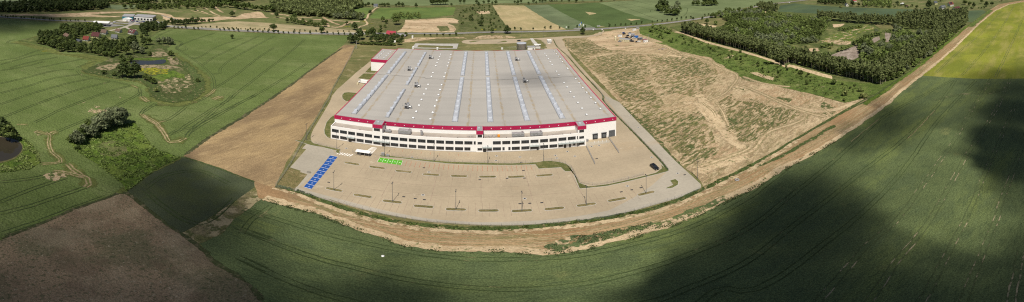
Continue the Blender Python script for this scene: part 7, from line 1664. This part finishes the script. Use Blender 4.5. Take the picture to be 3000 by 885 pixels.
# sun share on the ground, bottom darkening put in as extra cloud: (x, ((y, share), ...))
SH = [(0, ((25,.3),(60,.1),(85,.3),(110,.95),(200,1),(300,1),(400,.9),(450,.7),(550,.5),(600,.4),(700,.32),(800,.25),(885,.2))),
 (125, ((25,.35),(60,.12),(85,.5),(105,1),(200,1),(400,1),(450,.75),(550,.5),(600,.4),(700,.3),(800,.25),(885,.2))),
 (200, ((25,.4),(58,.35),(75,.8),(100,1))), (260, ((20,.5),(45,.7),(70,1),(200,1),(300,1),(400,1),(460,.72),(550,.5),(620,.38),(700,.32),(800,.25),(885,.2))),
 (330, ((25,.85),(60,1),(100,1))),
 (400, ((200,1),(300,1),(400,.9),(450,.65),(480,.45),(540,.3),(600,.38),(660,.36),(720,.3),(800,.26),(885,.2))),
 (470, ((300,1),(400,1),(430,.8),(470,.35))), (530, ((20,1),(100,1),(200,1),(300,1),(400,1),(435,.95),(490,.25),(560,.2),(620,.22),(680,.25),(760,.3),(885,.2))),
 (640, ((300,1),(400,1),(460,1),(530,.5),(580,.25),(640,.15),(700,.2),(760,.3),(885,.2))), (700, ((450,1),(500,1),(540,.7),(570,.45),(600,.5),(640,.25),(700,.35),(780,.3),(885,.15))),
 (760, ((400,1),(500,1),(545,1),(590,.85),(630,.65),(680,.5),(740,.4),(800,.3),(885,.15))), (850, ((500,1),(560,1),(610,1),(660,.8),(720,.65),(800,.5),(885,.35))),
 (1000, ((550,1),(600,1),(640,1),(680,.95),(740,.8),(800,.55),(885,.25))), (1150, ((600,1),(660,1),(700,.9),(760,.65),(820,.38),(885,.16))), (1300, ((600,1),(680,1),(720,.95),(780,.8),(830,.65),(885,.42))),
 (1500, ((600,1),(700,1),(750,1),(800,.85),(885,.6))), (1700, ((600,1),(690,1),(750,1),(800,1),(885,.85))), (1850, ((600,1),(660,1),(700,.9),(740,.9),(790,.75),(850,.5),(885,.3))),
 (1980, ((560,1),(620,1),(660,.8),(700,.6),(750,.4),(820,.15),(885,.06))), (2100, ((500,1),(570,1),(610,.75),(650,.5),(700,.3),(780,.12),(885,.04))),
 (2200, ((450,1),(510,1),(550,.6),(600,.3),(650,.13),(750,.07),(885,.04))), (2300, ((400,1),(470,.95),(510,.45),(560,.18),(620,.08),(700,.06),(885,.04))),
 (2400, ((350,1),(410,1),(450,.9),(490,.6),(520,.35),(560,.15),(620,.08),(700,.08),(800,.1),(885,.05))),
 (2500, ((200,1),(330,1),(365,.6),(400,.35),(430,.4),(470,.8),(510,.75),(550,.45),(600,.22),(660,.13),(750,.2),(885,.06))),
 (2600, ((150,1),(260,1),(295,.7),(330,.25),(370,.22),(410,.45),(460,.9),(540,1),(600,.75),(680,.4),(760,.25),(885,.07))),
 (2700, ((100,1),(200,1),(240,.95),(280,.75),(330,.5),(370,.5),(420,.85),(500,1),(560,1),(620,.9),(700,.6),(780,.28),(885,.1))),
 (2780, ((100,1),(200,1),(230,.9),(270,.75),(320,.8),(400,.95),(500,1),(580,1),(640,.95),(700,.65),(770,.25),(885,.12))),
 (2850, ((60,1),(170,1),(205,.8),(235,.45),(300,.5),(350,.45),(400,.35),(450,.45),(520,.95),(600,1),(700,.8),(780,.25),(885,.14))),
 (2920, ((60,1),(160,1),(190,.7),(215,.3),(250,.25),(330,.15),(400,.07),(480,.08),(540,.35),(600,.75),(660,.9),(740,.6),(800,.35),(885,.25))),
 (3000, ((40,1),(150,1),(180,.7),(215,.35),(260,.2),(330,.08),(430,.05),(500,.1),(560,.4),(620,.5),(700,.35),(780,.2),(885,.15)))]
cp = np.array([(x, y, -math.log(s)) for x, col_ in SH for (y, s) in col_])
DX = 9.0
gx = np.arange(-760, 800, DX); gy = np.arange(-140, 900, DX)
XX, YY = np.meshgrid(gx, gy, indexing='ij')
pxx = np.clip(1500 + PPR * np.arctan2(XX, np.maximum(YY, 1e-3)), -60, 3060); rr_ = np.hypot(XX, YY)
pyy = np.clip(PY0 + PPR * np.arctan2(CAM_H, rr_), -40, 900)
wsum = np.full(XX.shape, .012); tsum = np.zeros(XX.shape)
for (x, y, t_) in cp:
    w_ = np.exp(-((pxx - x) / 50) ** 2 - ((pyy - y) / (11 + y * .024)) ** 2); wsum += w_; tsum += w_ * t_
tau = tsum / wsum
Xr, Yr = G(1562, 231, 13.4); Xr -= sdir.x / sdir.z * 13; Yr -= sdir.y / sdir.z * 13
tau += .62 * np.exp(-((XX - Xr) / 27) ** 2 - ((YY - Yr) / 19) ** 2)
fn = np.vectorize(lambda a, b: mnoise.fractal(Vector((a / 60, b / 60, 2.2)), 1.0, 2.0, 4))
tau = np.maximum(tau * (.92 + .85 * np.clip((tau - .5) / 1.6, 0, 1)) * (1 + .22 * fn(XX, YY)) - .06, 0)  # thick cores boosted to deepen the dark lower right
TH = tau * math.sin(SUN_EL) / CLOUD_DENS
lab_ = np.zeros(TH.shape, int); cur = 0; ok = TH > .35
for i0, j0 in zip(*np.nonzero(ok)):
    if lab_[i0, j0]: continue
    cur += 1; st_ = [(i0, j0)]; lab_[i0, j0] = cur
    while st_:
        i, j = st_.pop()
        for a, b in ((i+1,j),(i-1,j),(i,j+1),(i,j-1)):
            if 0 <= a < TH.shape[0] and 0 <= b < TH.shape[1] and ok[a, b] and not lab_[a, b]: lab_[a, b] = cur; st_.append((a, b))
cm_ = bpy.data.materials.new('cloud_vapour'); cm_.use_nodes = True; nt_ = cm_.node_tree; nt_.nodes.clear()
vs_ = nt_.nodes.new('ShaderNodeVolumePrincipled'); vs_.inputs['Color'].default_value = (.12,.12,.125,1); vs_.inputs['Density'].default_value = CLOUD_DENS; vs_.inputs['Anisotropy'].default_value = .3
ou_ = nt_.nodes.new('ShaderNodeOutputMaterial'); nt_.links.new(vs_.outputs[0], ou_.inputs['Volume'])
for c_ in range(1, cur + 1):
    sel = np.argwhere(lab_ == c_)
    if len(sel) < 12: continue
    idx = {tuple(s): k for k, s in enumerate(map(tuple, sel))}; n_ = len(sel)
    top_ = [(gx[i] + shx, gy[j] + shy, CLZ + TH[i, j] * .65) for i, j in sel]; bot_ = [(gx[i] + shx, gy[j] + shy, CLZ - TH[i, j] * .35) for i, j in sel]
    fs = []; edges = {}
    for (i, j) in map(tuple, sel):
        q = [(i, j), (i+1, j), (i+1, j+1), (i, j+1)]
        if all(t in idx for t in q):
            k = [idx[t] for t in q]; fs.append(tuple(k)); fs.append(tuple(n_ + t for t in k[::-1]))
            for a, b in zip(k, k[1:] + k[:1]): edges[(a, b)] = 1
    for (a, b) in edges:
        if (b, a) not in edges: fs.append((b, a, n_ + a, n_ + b))
    used = sorted({v for f in fs for v in f}); mp_ = {v: k for k, v in enumerate(used)}; allv = top_ + bot_
    me = bpy.data.meshes.new('cloud'); me.from_pydata([allv[v] for v in used], [], [tuple(mp_[v] for v in f) for f in fs]); me.materials.append(cm_)
    o = bpy.data.objects.new('cloud', me); COL.objects.link(o); o['kind'] = 'structure'
